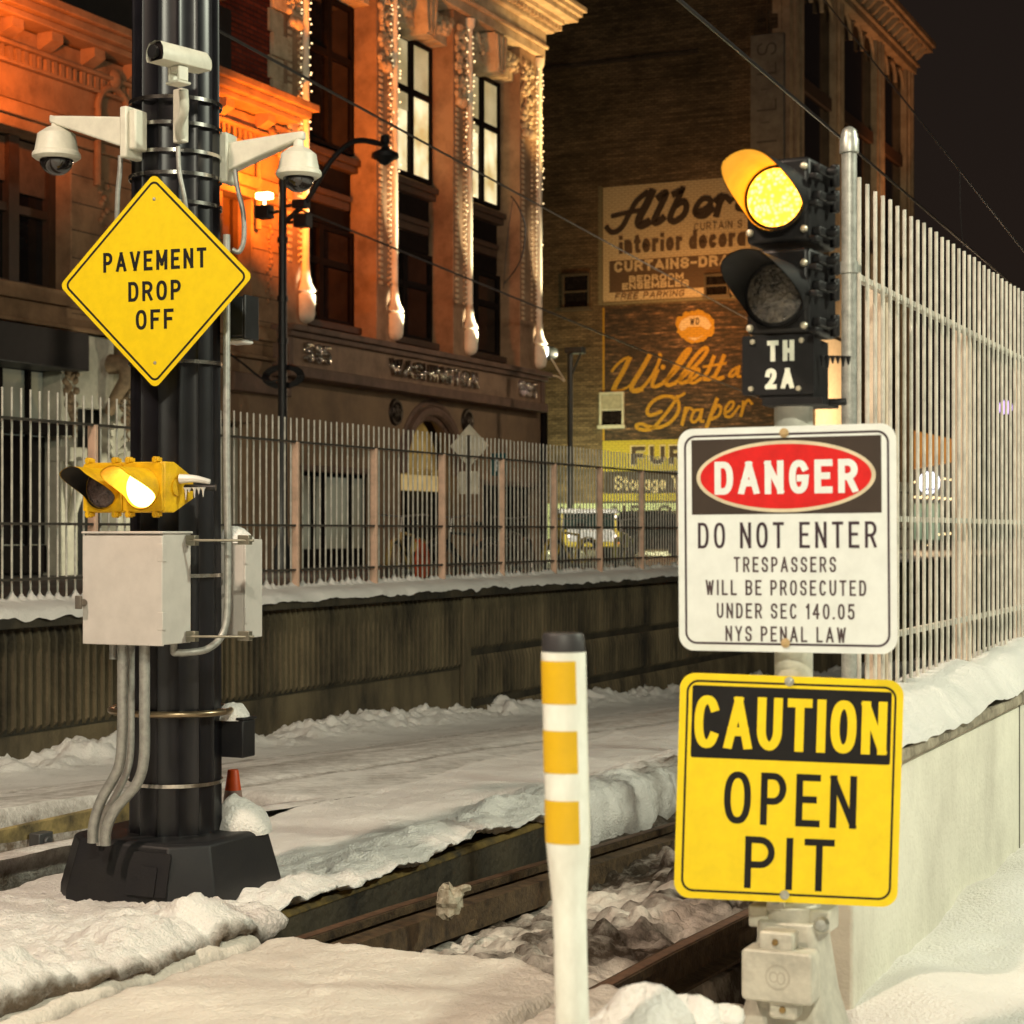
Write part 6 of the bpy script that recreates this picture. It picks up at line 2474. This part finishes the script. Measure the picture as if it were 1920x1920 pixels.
for (a, b), (c, d) in zip(ucols[:-1], ucols[1:]):
    for z0, z1 in ((10.6, 15.2), (15.8, 20.6), (21.2, zC0 - .6)):
        mb = MB()
        for s in range(4):
            q = b + (c - b) * s / 3
            mb.box(-22.9, -22.42, q - .09, q + .09, z0, z1)
        mb.box(-22.9, -22.46, b + .09, c - .09, z0, z0 + .2)
        mb.box(-22.9, -22.46, b + .09, c - .09, (z0 + z1) / 2, (z0 + z1) / 2 + .12)
        w = fbld(mb, "window", DARKW)
        mb = MB()
        mb.add([(-22.347, b, z0), (-22.347, c, z0), (-22.347, c, z1), (-22.347, b, z1)], [(0, 1, 2, 3)])
        fbld(mb, "pane", DGLASS, w)
    mb = MB()
    for z0 in (15.2, 20.6):
        mb.box(-22.4, -22.2, b, c, z0 + .02, z0 + .58)
    fbld(mb, "spandrel_panel", M("dark_brown_sill", (0.07, 0.04, 0.025), 0.6))
    mb = MB()
    n = 3
    for s in range(n):
        m_ = b + (c - b) * (s + .5) / n
        r_ = (c - b) / n / 2
        mb.tube([(-22.2, m_ - r_ * math.cos(math.pi * k / 8), zC0 - 1.0 + r_ * math.sin(math.pi * k / 8)) for k in range(9)], .10, n=6, sub=1)
    fbld(mb, "window_arches", CST)
mb = MB()
mb.add([(-22.1, ucols[0][1] - 2 * 0, 13.1), (-22.1, ucols[0][1] + .25, 13.1), (-22.1, ucols[0][1] + .25, 22.5), (-22.1, ucols[0][1], 22.5)], [(0, 1, 2, 3)])
uF = F(1728, 79, -21.0)[0]
mb = MB()
for z0, z1, wf, ex in ((zC0, zC0 + .35, -21.75, 0), (zC0 + .353, zC0 + .5, -21.6, .1), (zC0 + 1.15, zC0 + 1.4, -21.0, .5), (zC0 + 1.403, zC0 + 1.7, -20.85, .6)):
    mb.box(-22.9, wf, U0 - ex, uF1 + ex, z0, z1)
fbld(mb, "cornice", CST, bevel=0.03)
mb = MB()
mb.box(-22.9, -21.8, U0, uF1, zC0 + .503, zC0 + 1.147)
q = U0
while q < uF1 + .2:
    mb.prism([(-21.8, zC0 + .52), (-21.55, zC0 + .6), (-21.1, zC0 + 1.0), (-21.1, zC0 + 1.145), (-21.8, zC0 + 1.145)], lambda a, b, d: (a, d, b), q, q + .28)
    q += 1.05
fbld(mb, "cornice_brackets", CST)
# lit street level shopfront
mb = MB()
mb.box(-22.34, -21.6, Ux(1512), Ux(1572), .4, Zx(1560, 640))
fbld(mb, "shopfront_block", M("cream_shopfront", (0.62, 0.50, 0.34), 0.7, var=0.08), bevel=0.03)
lamp("shopfront_light", 'POINT', wuz(-17.5, Ux(1530), 6.0), 2600, (1.0, 0.70, 0.40), 0.3)
# ================================================================ street furniture beyond the fence
IRONB = M("black_iron", (0.012, 0.012, 0.013), 0.45, var=0.2)
ws_ = -19.5
us_, _ = F(530, 997, ws_)
Yp = wuz(ws_, us_, 0).y
def zs(py, Y=Yp):
    return HC + (HOR - py) / FOC * Y
ogp = (ws_, us_, 0.70)
sp_ = tthing("lamp_post", "tall black street lamp post with a curved arm and floodlights by the stone building", "lamp post", ogp)
mb = MB()
mb.lathe([(.17, 0), (.17, .5), (.12, .62), (.105, 1.0), (.085, 5.5), (.075, zs(335) - .70), (.12, zs(333) - .70), (.10, zs(318) - .70), (.0, zs(312) - .70)], (ws_, us_, .70), n=16)
mb.build("post", IRONB, sp_, ogp)
mb = MB()
za = zs(400)
e_ = Wd(722, 272, wuz(ws_ + 2.2, us_, 0).y)
ew, eu = to_wu(e_.x, e_.y)
mb.tube([(ws_, us_, zs(420)), (ws_ + .55, us_, zs(380)), (ws_ + 1.1, us_, zs(310)), (ws_ + 1.65, us_ - .0, zs(278)), (ew, eu, e_.z)], .055, n=8)
mb.build("curved_arm", IRONB, sp_, ogp)
mb = MB()
mb.lathe([(.0, .22), (.08, .18), (.10, .05), (.06, .0), (.09, -.08), (.26, -.16), (.27, -.24), (.16, -.30), (.05, -.38), (.0, -.40)], (ew, eu, e_.z), n=16)
mb.build("lantern", IRONB, sp_, ogp)
FLB = M("flood_lens_orange", (1, .6, .2), .4, emit=(1.0, 0.62, 0.22), estr=14.0)
for (dx, py, h_, nm) in ((-.42, 395, .26, "lit"), (.42, 386, .16, "dark"), (.46, 417, .26, "dark")):
    mb = MB()
    z = zs(py)
    mb.box(ws_ + dx - .15, ws_ + dx + .15, us_ - .12, us_ + .12, z - h_ / 2, z + h_ / 2)
    mb.box(ws_ + min(dx, 0) + .03, ws_ + max(dx, 0) - .03, us_ - .03, us_ + .03, z - .04, z + .02)
    o = mb.build("floodlight", IRONB, sp_, ogp, bevel=0.015)
    o["label"] = nm + " floodlight box on the cross arm"
    if nm == "lit":
        mb = MB()
        zz = zs(363)
        mb.box(ws_ + dx - .16, ws_ + dx + .16, us_ - .10, us_ + .10, zz - .08, zz + .05)
        mb.cyl((ws_ + dx, us_, z + h_ / 2), (ws_ + dx, us_, zz - .08), .03)
        mb.build("lamp_glow", FLB, o, ogp, bevel=0.03)
mb = MB()
for k in range(3):
    mb.tube([(ws_ + (.35 + .06 * k) * math.cos(t_) - .05, us_ + .1, zs(705) + (.16 + .03 * k) * math.sin(t_)) for t_ in [2 * math.pi * j / 16 for j in range(17)]], .03, n=6, sub=1)
mb.tube([(ws_ - 1.3, us_, zs(655)), (ws_ - .9, us_, zs(680)), (ws_ - .4, us_, zs(712)), (ws_, us_, zs(712))], .025, n=6)
mb.build("cable_coil", IRONB, sp_, ogp)
mb = MB()
for py in (450, 560, 640):
    mb.cyl((ws_, us_, zs(py) - .05), (ws_, us_, zs(py) + .05), .11, n=12)
mb.build("post_band", IRONB, sp_, ogp)

# lot lamp post by the brick wall
q = Wd(1069, 997, 50.0)
lw_, lu_ = to_wu(q.x, q.y)
ogl = (lw_, lu_, 0.70)
lp = tthing("lamp_post", "plain dark lot lamp post in front of the brick wall, with a shoebox head", "lamp post", ogl)
DGR = M("dark_green_steel", (0.018, 0.022, 0.018), 0.5)
mb = MB()
mb.cyl((lw_, lu_, .7), (lw_, lu_, HC + (HOR - 660) / FOC * 50), .075, n=14)
mb.build("post", DGR, lp, ogl)
mb = MB()
zt_ = HC + (HOR - 660) / FOC * 50
mb.box(lw_ - .10, lw_ + .40, lu_ - .15, lu_ + .15, zt_ - .05, zt_ + .12)
mb.cyl((lw_ + .05, lu_, zt_ - .6), (lw_ + .30, lu_, zt_ - .05), .03)
mb.build("lamp_head", DGR, lp, ogl, bevel=0.02)
WLED = M("cold_flood_lens", (1, 1, 1), .4, emit=(0.86, 0.92, 1.0), estr=22.0)
q = Wd(1022, 661, 54.5)
fw_, fu_ = to_wu(q.x, q.y)
ogf = (fw_, fu_, q.z)
ft = tthing("wall_floodlight", "small white floodlight on the corner of the floodlit building", "floodlight", ogf)
mb = MB()
mb.lathe([(.16, 0), (.20, .05), (.19, .18), (.12, .30), (.0, .32)], (fw_ + .05, fu_, q.z), axis=(.8, .6, -.1), n=16)
mb.build("lamp_housing", DGR, ft, ogf)
mb = MB()
mb.lathe([(.0, -.02), (.13, -.02), (.155, .0)], (fw_ + .05, fu_, q.z), axis=(.8, .6, -.1), n=16)
mb.sphere((fw_ - .03, fu_ - .10, q.z), .13, n=12)
mb.build("lamp_lens", WLED, ft, ogf)
mb = MB()
mb.tube([(fw_ + .15, fu_, q.z - .1), (fw_ + .40, fu_, q.z - .5), (fw_ + .62, fu_, q.z - .85), (fw_ + .35, fu_, q.z - .70), (fw_ - .2, fu_, q.z - .66)], .022, n=6)
mb.build("flex_cable", WST, ft, ogf)

# signs on posts seen from behind
wq, (uq_, zq_) = -12.2, F(880, 836, -12.2)
t = tthing("post_sign", "bare metal back of a diamond sign with a small plate below, behind the fence", "sign", (wq, uq_, 0.74))
ogs = (wq, uq_, 0.74)
BACK = M("sign_back_aluminium", (0.70, 0.64, 0.50), 0.5, metal=0.0, var=0.12)
hd = 0.322
def face(a, b, d):
    return (wq + a, uq_ + d, zq_ + b)
mb = MB()
mb.prism([(0, hd), (hd, 0), (0, -hd), (-hd, 0)], face, -.002, .002)
mb.build("diamond_panel", BACK, t, ogs)
mb = MB()
zq2 = F(880, 905, wq)[1]
mb.prism(rrect(-.17, .17, zq2 - zq_ - .17, zq2 - zq_ + .17, .03), face, -.002, .002)
mb.build("lower_plate", BACK, t, ogs)
mb = MB()
mb.box(wq - .028, wq + .028, uq_ - .03, uq_ - .004, .70, zq_ + .16)
mb.build("sign_post", M("sign_post_steel", (0.12, 0.10, 0.08), 0.5, metal=0.5), t, ogs)
mb = MB()
for dz in (.16, -.18):
    mb.box(wq - .14, wq + .14, uq_ - .012, uq_ - .0035, zq_ + dz - .012, zq_ + dz + .012)
mb.build("brace", BACK, t, ogs)
wq2, (uq2, zq3) = -13.2, F(938, 872, -13.2)
t = tthing("post_sign", "small teal parking sign behind the fence", "sign", (wq2, uq2, 0.74))
mb = MB()
mb.prism(rrect(wq2 - .17, wq2 + .13, zq3 - .18, zq3 + .20, .03), lambda a, b, d: (a, d, b), uq2 - .002, uq2 + .002)
mb.build("panel", M("teal_sign", (0.012, 0.085, 0.085), 0.5), t, (wq2, uq2, 0.74))
mb = MB()
text(mb, "P", wq2 - .02, zq3 - .10, .20, lambda a, b, d: (a, uq2 - .003 - .0003 * d, b), t=.2)
mb.build("lettering", SW, t, (wq2, uq2, 0.74))
mb = MB()
mb.box(wq2 - .025, wq2 + .025, uq2 + .003, uq2 + .03, .70, zq3 + .15)
mb.build("sign_post", MATS["sign_post_steel"], t, (wq2, uq2, 0.74))

# ================================================================ bicycles racked behind the fence
TYRE = M("tyre_rubber", (0.015, 0.015, 0.015), 0.7)
SPOKE = M("wheel_steel", (0.35, 0.33, 0.30), 0.35, metal=0.8)
def bicycle(px, w, label, col, name, yaw=0.0, guard=None):
    u, _ = F(px, 1000, w)
    base = wuz(w, u, 0.76)
    t = thing("bicycle", label, "bicycle", base, (0, 0, -TH + yaw), "bicycles parked behind the fence")
    fm = M(name, col, 0.4, var=0.15)
    for s in (-.52, .52):
        mb = MB()
        mb.tube([(0, s + .325 * math.cos(a), .34 + .325 * math.sin(a)) for a in [2 * math.pi * k / 28 for k in range(29)]], .022, n=7, sub=1)
        wh = mb.build("wheel", TYRE, t)
        mb = MB()
        for k in range(12):
            a = 2 * math.pi * k / 12
            mb.cyl((.012 * (-1) ** k, s, .34), (0, s + .305 * math.cos(a), .34 + .305 * math.sin(a)), .0035, n=4)
        mb.tube([(0, s + .300 * math.cos(a), .34 + .300 * math.sin(a)) for a in [2 * math.pi * k / 28 for k in range(29)]], .010, n=5, sub=1)
        mb.cyl((-.04, s, .34), (.04, s, .34), .025, n=8)
        mb.build("rim", SPOKE, wh)
    mb = MB()
    P = {'bb': (0, .06, .30), 'st': (0, .24, .74), 'ht': (0, -.30, .78), 'hb': (0, -.34, .62), 'ra': (0, .52, .34), 'fa': (0, -.52, .34)}
    for a, b, r in (('bb', 'st', .018), ('bb', 'hb', .024), ('st', 'ht', .020), ('hb', 'ht', .022), ('bb', 'ra', .014), ('st', 'ra', .012), ('hb', 'fa', .016)):
        mb.cyl(P[a], P[b], r, n=8)
    mb.build("frame", fm, t)
    mb = MB()
    mb.cyl((0, -.30, .78), (0, -.27, .98), .014)
    mb.tube([(-.30, -.12, .99), (-.24, -.24, 1.0), (0, -.28, .98), (.24, -.24, 1.0), (.30, -.12, .99)], .013, n=7)
    mb.build("handlebar", SPOKE, t)
    mb = MB()
    mb.cyl((0, .24, .74), (0, .27, .88), .013)
    mb.lathe([(.0, .05), (.06, .045), (.085, .02), (.07, .0), (.0, -.01)], (0, .28, .88), n=12)
    mb.build("saddle", TYRE, t)
    mb = MB()
    mb.cyl((-.06, .06, .30), (.06, .06, .30), .05, n=14)
    mb.box(.07, .16, .03, .10, .20, .22)
    mb.box(-.16, -.07, .03, .10, .38, .40)
    mb.build("crank_and_pedals", SPOKE, t)
    for s in (-.52, .52):
        mb = MB()
        vs, fs = [], []
        for k in range(13):
            a = math.pi * (.02 + .80 * k / 12)
            for x in (-.035, .035):
                vs.append((x, s + (.37 * math.cos(a)) * (1 if s > 0 else -1), .34 + .37 * math.sin(a)))
        fs = [(2 * k, 2 * k + 1, 2 * k + 3, 2 * k + 2) for k in range(12)]
        mb.add(vs, fs)
        o = mb.build("mudguard", guard or fm, t)
        o.modifiers.new("depth", 'SOLIDIFY').thickness = .004
    return t
RG = M("red_skirt_guard", (0.62, 0.07, 0.012), 0.5, var=0.2)
b1 = bicycle(765, -10.9, "bicycle with a red orange rear wheel cover, leftmost behind the fence", (0.45, 0.30, 0.10), "straw_frame_paint", .2)
mb = MB()
mb.prism([(.30, .16), (.78, .22), (.86, .42), (.74, .62), (.36, .70), (.22, .44)], lambda a, b, d: (d, a, b), -.05, .05)
mb.build("wheel_cover", RG, b1, bevel=0.015)
bicycle(872, -11.0, "black bicycle with a large dark front wheel, right of the red covered one", (0.02, 0.02, 0.022), "black_frame_paint", -.25)
bicycle(968, -11.0, "dark brown bicycle between the black one and the yellow framed one", (0.09, 0.05, 0.03), "brown_frame_paint", .15)
bicycle(1072, -11.0, "bicycle with a yellow frame under the lot lamp post", (0.55, 0.40, 0.05), "yellow_frame_paint", -.1)
bicycle(1170, -11.0, "bicycle with an olive yellow frame in front of the yellow utility truck", (0.40, 0.36, 0.06), "olive_frame_paint", .2)

# ================================================================ yellow utility truck and a dark car in the lot
q = Wd(1103, 997, 48)
vw, vu = to_wu(q.x, q.y)
ut = thing("utility_truck", "small yellow utility truck with a snowy white roof parked by the brick wall", "truck", wuz(vw, vu, 0.74), (0, 0, -TH + R(28)))
YV = M("truck_yellow", (0.72, 0.56, 0.05), 0.4, var=0.12, vscale=4)
mb = MB()
mb.prism([(-.9, .42), (2.2, .42), (2.2, .95), (.8, .98), (-.9, .78)], lambda a, b, d: (d, a, b), -.74, .74)
mb.build("body", YV, ut, bevel=0.03)
mb = MB()
for x in (-.72, .66):
    mb.prism([(-.28, .80), (-.16, .80), (.02, 1.28), (-.10, 1.28)], lambda a, b, d: (d, a, b), x, x + .06)
    mb.box(x, x + .06, .50, .58, .85, 1.28)
    mb.box(x, x + .06, 1.05, 1.13, .85, 1.28)
mb.box(-.70, .70, 1.02, 1.10, .9, 1.28)
mb.build("cab_pillars", YV, ut, bevel=0.01)
mb = MB()
mb.prism([(-.22, .82), (1.06, .90), (1.06, 1.27), (-.05, 1.27)], lambda a, b, d: (d, a, b), -.70, .70)
mb.build("cab_glass", M("cab_glass_green", (0.01, 0.03, 0.025), 0.08, spec=0.8), ut)
mb = MB()
mb.prism([(-.16, 1.281), (1.2, 1.281), (1.18, 1.36), (.9, 1.40), (0, 1.40), (-.14, 1.35)], lambda a, b, d: (d, a, b), -.76, .76)
mb.build("roof", M("white_roof_snow", (0.8, 0.8, 0.76), 0.6, bump=0.3, bscale=12), ut, bevel=0.02)
mb = MB()
mb.prism([(-.905, .55), (-.905, .80), (-.3, .88), (-.3, .80)], lambda a, b, d: (d, a, b), -.60, .60)
mb.build("snowy_bonnet", MATS["white_roof_snow"], ut, bevel=0.02)
for x in (-.66, .66):
    for y in (-.45, 1.6):
        mb = MB()
        mb.lathe([(.18, -.09), (.33, -.10), (.36, -.05), (.36, .05), (.33, .10), (.18, .09)], (x, y, .34), axis=(1, 0, 0), n=22)
        wh = mb.build("wheel", TYRE, ut)
        mb = MB()
        mb.lathe([(.0, -.05), (.18, -.06), (.18, .06), (.0, .05)], (x, y, .34), axis=(1, 0, 0), n=16)
        mb.build("rim", SPOKE, wh)
HL = M("small_lamp_white", (1, 1, 1), .4, emit=(1.0, 0.9, 0.8), estr=1.6)
OL = M("small_lamp_orange", (1, .4, .1), .4, emit=(1.0, 0.30, 0.03), estr=5.0)
for x, mt, nm, z in ((-.58, HL, "headlight", .70), (.58, HL, "headlight", .70), (.66, OL, "indicator", .56), (.70, HL, "work_lamp", 1.2)):
    mb = MB()
    y = -.93 if nm != "work_lamp" else -.2
    mb.lathe([(.0, .02), (.03, .018), (.04, .0)], (x, y, z), axis=(0, -1, 0), n=12)
    mb.build(nm, mt, ut)

def parked_car(px, Y, yaw, label, col, name):
    q = Wd(px, 997, Y)
    w, u = to_wu(q.x, q.y)
    t = thing("parked_car", label, "car", wuz(w, u, 0.74), (0, 0, -TH + yaw), "cars parked in the far lot")
    cm = M(name, col, 0.25, var=0.1, coat=0.5)
    mb = MB()
    mb.prism([(-2.2, .25), (2.2, .25), (2.25, .60), (2.1, .82), (1.2, .90), (-1.2, .92), (-2.15, .80), (-2.25, .55)], lambda a, b, d: (d, a, b), -.86, .86)
    mb.build("body", cm, t, bevel=0.06)
    mb = MB()
    mb.prism([(-1.05, .90), (1.35, .90), (.85, 1.40), (-.45, 1.42)], lambda a, b, d: (d, a, b), -.72, .72)
    mb.build("cabin_glass", DGLASS, t, bevel=0.05)
    mb = MB()
    mb.prism([(-.46, 1.425), (.84, 1.405), (.8, 1.47), (-.42, 1.49)], lambda a, b, d: (d, a, b), -.70, .70)
    mb.build("roof", cm, t, bevel=0.02)
    for x in (-.80, .80):
        for y in (-1.35, 1.35):
            mb = MB()
            mb.lathe([(.19, -.09), (.31, -.10), (.33, -.05), (.33, .05), (.31, .10), (.19, .09)], (x, y, .33), axis=(1, 0, 0), n=20)
            mb.build("wheel", TYRE, t)
    for x in (-.62, .62):
        mb = MB()
        mb.box(x - .14, x + .14, -2.26, -2.20, .60, .70)
        mb.build("tail_light", M("red_reflector", (0.35, 0.02, 0.01), 0.3), t)
    return t
parked_car(1225, 60, R(80), "dark parked car at the foot of the brick wall, right of the yellow truck", (0.015, 0.013, 0.012), "dark_car_paint")
parked_car(1390, 62, R(85), "maroon parked car by the brick wall, behind the danger sign", (0.06, 0.015, 0.014), "maroon_car_paint")

# ================================================================ overhead wires
WIRE = M("overhead_wire", (0.055, 0.05, 0.05), 0.5, metal=0.3)
def wire(p0, p1, r, label, sag=0.0, extra=None, ext=(0.0, 0.0)):
    a, b = Wd(*p0), Wd(*p1)
    a, b = a - (b - a) * ext[0], b + (b - a) * ext[1]
    org = (a + b) / 2
    mb = MB()
    pts = []
    for k in range(25):
        t_ = k / 24
        p = a.lerp(b, t_) - org
        p.z -= sag * 4 * t_ * (1 - t_)
        pts.append(p)
    mb.tube(pts, r, n=6, sub=1)
    for ex in extra or ():
        mb.tube([Wd(*e) - org for e in ex[0]], ex[1], n=6, sub=5)
    o = mb.build("overhead_wire", WIRE)
    o.location = org
    tag(o, label, "wire", "overhead wires")
wire((250, -30, 16), (1420, 608, 72), .016, "overhead wire crossing the lit windows down to the cream advert", 0.0,
    [(((958, 368, 40), (972, 388, 40), (985, 430, 40.5), (975, 490, 41), (945, 532, 42)), .016), (((962, 372, 40), (952, 440, 41), (944, 540, 42)), .008)])
wire((560, 392, 36.5), (1420, 745, 74), .024, "overhead wire sloping from the street lamp post to the black advert")
wire((1180, -80, 13), (1740, 398, 30), .017, "thick overhead wire passing in front of the grey blade sign", ext=(0.6, 2.6))
wire((1470, -95, 36), (1990, 558, 21), .013, "overhead wire at the top right against the night sky", 0.0,
    [(((1800, 322, 25.0), (1801, 400, 25.2), (1806, 462, 25.5)), .006)], ext=(3.0, 0.7))

# ================================================================ far end of the street, seen through the right fence
YD = 112.0
q = Wd(1752, 997, YD)
dw, du_ = to_wu(q.x, q.y)
dorg = (dw, du_, 0.70)
cf = tthing("corner_cafe", "distant shop with an orange awning, a round lit sign and strings of bulbs", "shop", dorg)
pm = YD / FOC
def dbld(mb, name, mat, **kw):
    return mb.build(name, mat, cf, dorg, **kw)
def dz(py):
    return HC + (HOR - py) * pm
def dx(px):
    return dw + (px - 1752) * pm * 1.05
mb = MB()
mb.box(dx(1600), dx(1800), du_, du_ + 10, .5, dz(845))
dbld(mb, "shop_wall", M("grey_shop_front", (0.20, 0.21, 0.18), 0.8, var=0.15, vscale=1))
mb = MB()
mb.prism([(dx(1690), dz(800)), (dx(1792), dz(826)), (dx(1792), dz(866)), (dx(1690), dz(884))], lambda a, b, d: (a, d, b), du_ - 1.0, du_ - .02)
dbld(mb, "awning", lit_mat("backlit_orange_awning", (0.36, 0.12, 0.02), (0.50, 0.19, 0.03), 1.0, 0.6))
mb = MB()
mb.lathe([(.0, .05), (.62, .05), (.66, .0)], (dx(1750), du_ - 1.2, dz(906)), axis=(0, -1, 0), n=24)
dbld(mb, "round_sign", M("white_lit_sign", (1, 1, 1), .4, emit=(0.86, 0.88, 1.0), estr=2.4))
mb = MB()
ribbon(mb, [(dx(1744), dz(920)), (dx(1744), dz(893)), (dx(1744), dz(906)), (dx(1758), dz(906)), (dx(1758), dz(893)), (dx(1758), dz(920))][:2], .10, lambda a, b, d: (a, du_ - 1.27, b), 0)
ribbon(mb, [(dx(1744), dz(918)), (dx(1760), dz(918))], .10, lambda a, b, d: (a, du_ - 1.272, b), 0)
dbld(mb, "sign_mark", M("sign_mark_violet", (0.10, 0.08, 0.25), 0.5))
mb = MB()
for k in range(34):
    mb.sphere((dx(1690 + 3.6 * k), du_ - .9, dz(906 - k * .25 + 1.5 * math.sin(k))), .055, n=6)
    mb.sphere((dx(1690 + 3.3 * k), du_ - .8, dz(929 + k * .25 + 1.5 * math.cos(k * 2))), .06, n=6)
dbld(mb, "bulb_strings", BULB)
for a, b, mt in ((1700, 1730, LITD), (1738, 1762, LITD)):
    mb = MB()
    mb.box(dx(a), dx(b), du_ - .06, du_ - .02, dz(1012), dz(944))
    dbld(mb, "lit_window", lit_mat("mint_lit_window", (0.20, 0.28, 0.17), (0.30, 0.40, 0.26), 0.9, .5) if "mint_lit_window" not in MATS else MATS["mint_lit_window"])
mb = MB()
mb.box(dx(1690), dx(1800), du_ - 2.2, du_ - 1.9, .5, dz(1040))
dbld(mb, "low_wall", M("dark_low_wall", (0.05, 0.045, 0.04), 0.8))
mb = MB()
for k, (px_, py_) in enumerate(((1775, 1002), (1785, 1001), (1795, 1000), (1755, 1023), (1818, 1027))):
    mb.sphere((dx(px_), du_ - 2.4, dz(py_)), .06, n=6)
dbld(mb, "small_lamps", BULB)

def far_lamp(px, py, Y, label, mat, r, head):
    p = Wd(px, py, Y)
    w, u = to_wu(p.x, p.y)
    t = tthing("street_lamp", label, "street lamp", (w, u, .7), "distant street lamps")
    og = (w, u, .7)
    mb = MB()
    mb.cyl((w, u, .7), (w, u, p.z - .1), .09, n=10)
    mb.build("lamp_pole", DGR, t, og)
    mb = MB()
    if head == "globe":
        mb.sphere((w, u, p.z), r, n=16)
    else:
        mb.lathe([(.0, .12), (r, .0), (r * .8, -.08), (.0, -.10)], (w, u, p.z), n=14)
    mb.build("lamp_globe" if head == "globe" else "lamp_shade", mat, t, og)
VIO = M("violet_white_lamp", (1, 1, 1), .4, emit=(0.62, 0.40, 1.0), estr=1.7)
far_lamp(1885, 764, 95, "violet white globe street lamp seen through the right fence", VIO, .36, "globe")
far_lamp(1806, 770, 120, "small orange street lamp above the distant shop", FLB, .32, "shade")
q = Wd(1905, 997, 125)
w_, u_ = to_wu(q.x, q.y)
t = tthing("distant_building", "dim brown building at the far right behind the fence", "building", (w_, u_, .7))
mb = MB()
mb.box(w_ - 1.5, w_ + 14, u_, u_ + 12, .5, HC + (HOR - 800) / FOC * 125)
mb.build("wall", brick_mat("dim_brown_brick", (0.20, 0.15, 0.09), (0.14, 0.10, 0.06), (0.08, 0.06, 0.04), 'w'), t, (w_, u_, .7), smooth=0)
for k in range(3):
    for j in range(2):
        mb = MB()
        mb.box(w_ + k * 3.2, w_ + k * 3.2 + 1.5, u_ - .06, u_ - .01, 2.0 + 3.0 * j, 3.9 + 3.0 * j)
        mb.build("window", DGLASS, t, (w_, u_, .7))

# ---- white snow clods in the near foreground
def clod(px, py, Y, r, label, seed):
    rr = random.Random(seed)
    n, m = 22, 12
    ph = [rr.uniform(0, 6.28) for _ in range(8)]
    vs, fs = [], []
    for j in range(m + 1):
        th = math.pi * j / m
        for i in range(n):
            a = 2 * math.pi * i / n
            k = 1 + .16 * math.sin(2 * a + ph[0] + 2 * th) + .10 * math.sin(5 * a + ph[1]) * math.sin(th) + .08 * math.sin(3 * th + ph[2]) + .05 * math.sin(9 * a + 4 * th + ph[3])
            vs.append((r * k * math.sin(th) * math.cos(a) * 1.25, r * k * math.sin(th) * math.sin(a), r * k * .8 * math.cos(th)))
    for j in range(m):
        for i in range(n):
            fs.append((j * n + i, j * n + (i + 1) % n, (j + 1) * n + (i + 1) % n, (j + 1) * n + i))
    b = MB().add(vs, fs)
    o = b.build("snow_clod", MS, None, smooth=180)
    o.location = Wd(px, py, Y)
    tag(o, label, "snow clod", "snow clods heaped by the signal mast")
clod(1212, 1912, 4.15, .085, "brightest white snow clod heaped in front of the open pit", 3)
clod(1290, 1925, 4.3, .075, "smaller white snow clod touching the right of the brightest one", 8)
clod(1160, 1938, 4.25, .07, "white snow clod beside the delineator post", 12)
clod(1345, 1915, 4.7, .05, "small snow clod between the pit and the signal mast base", 15)
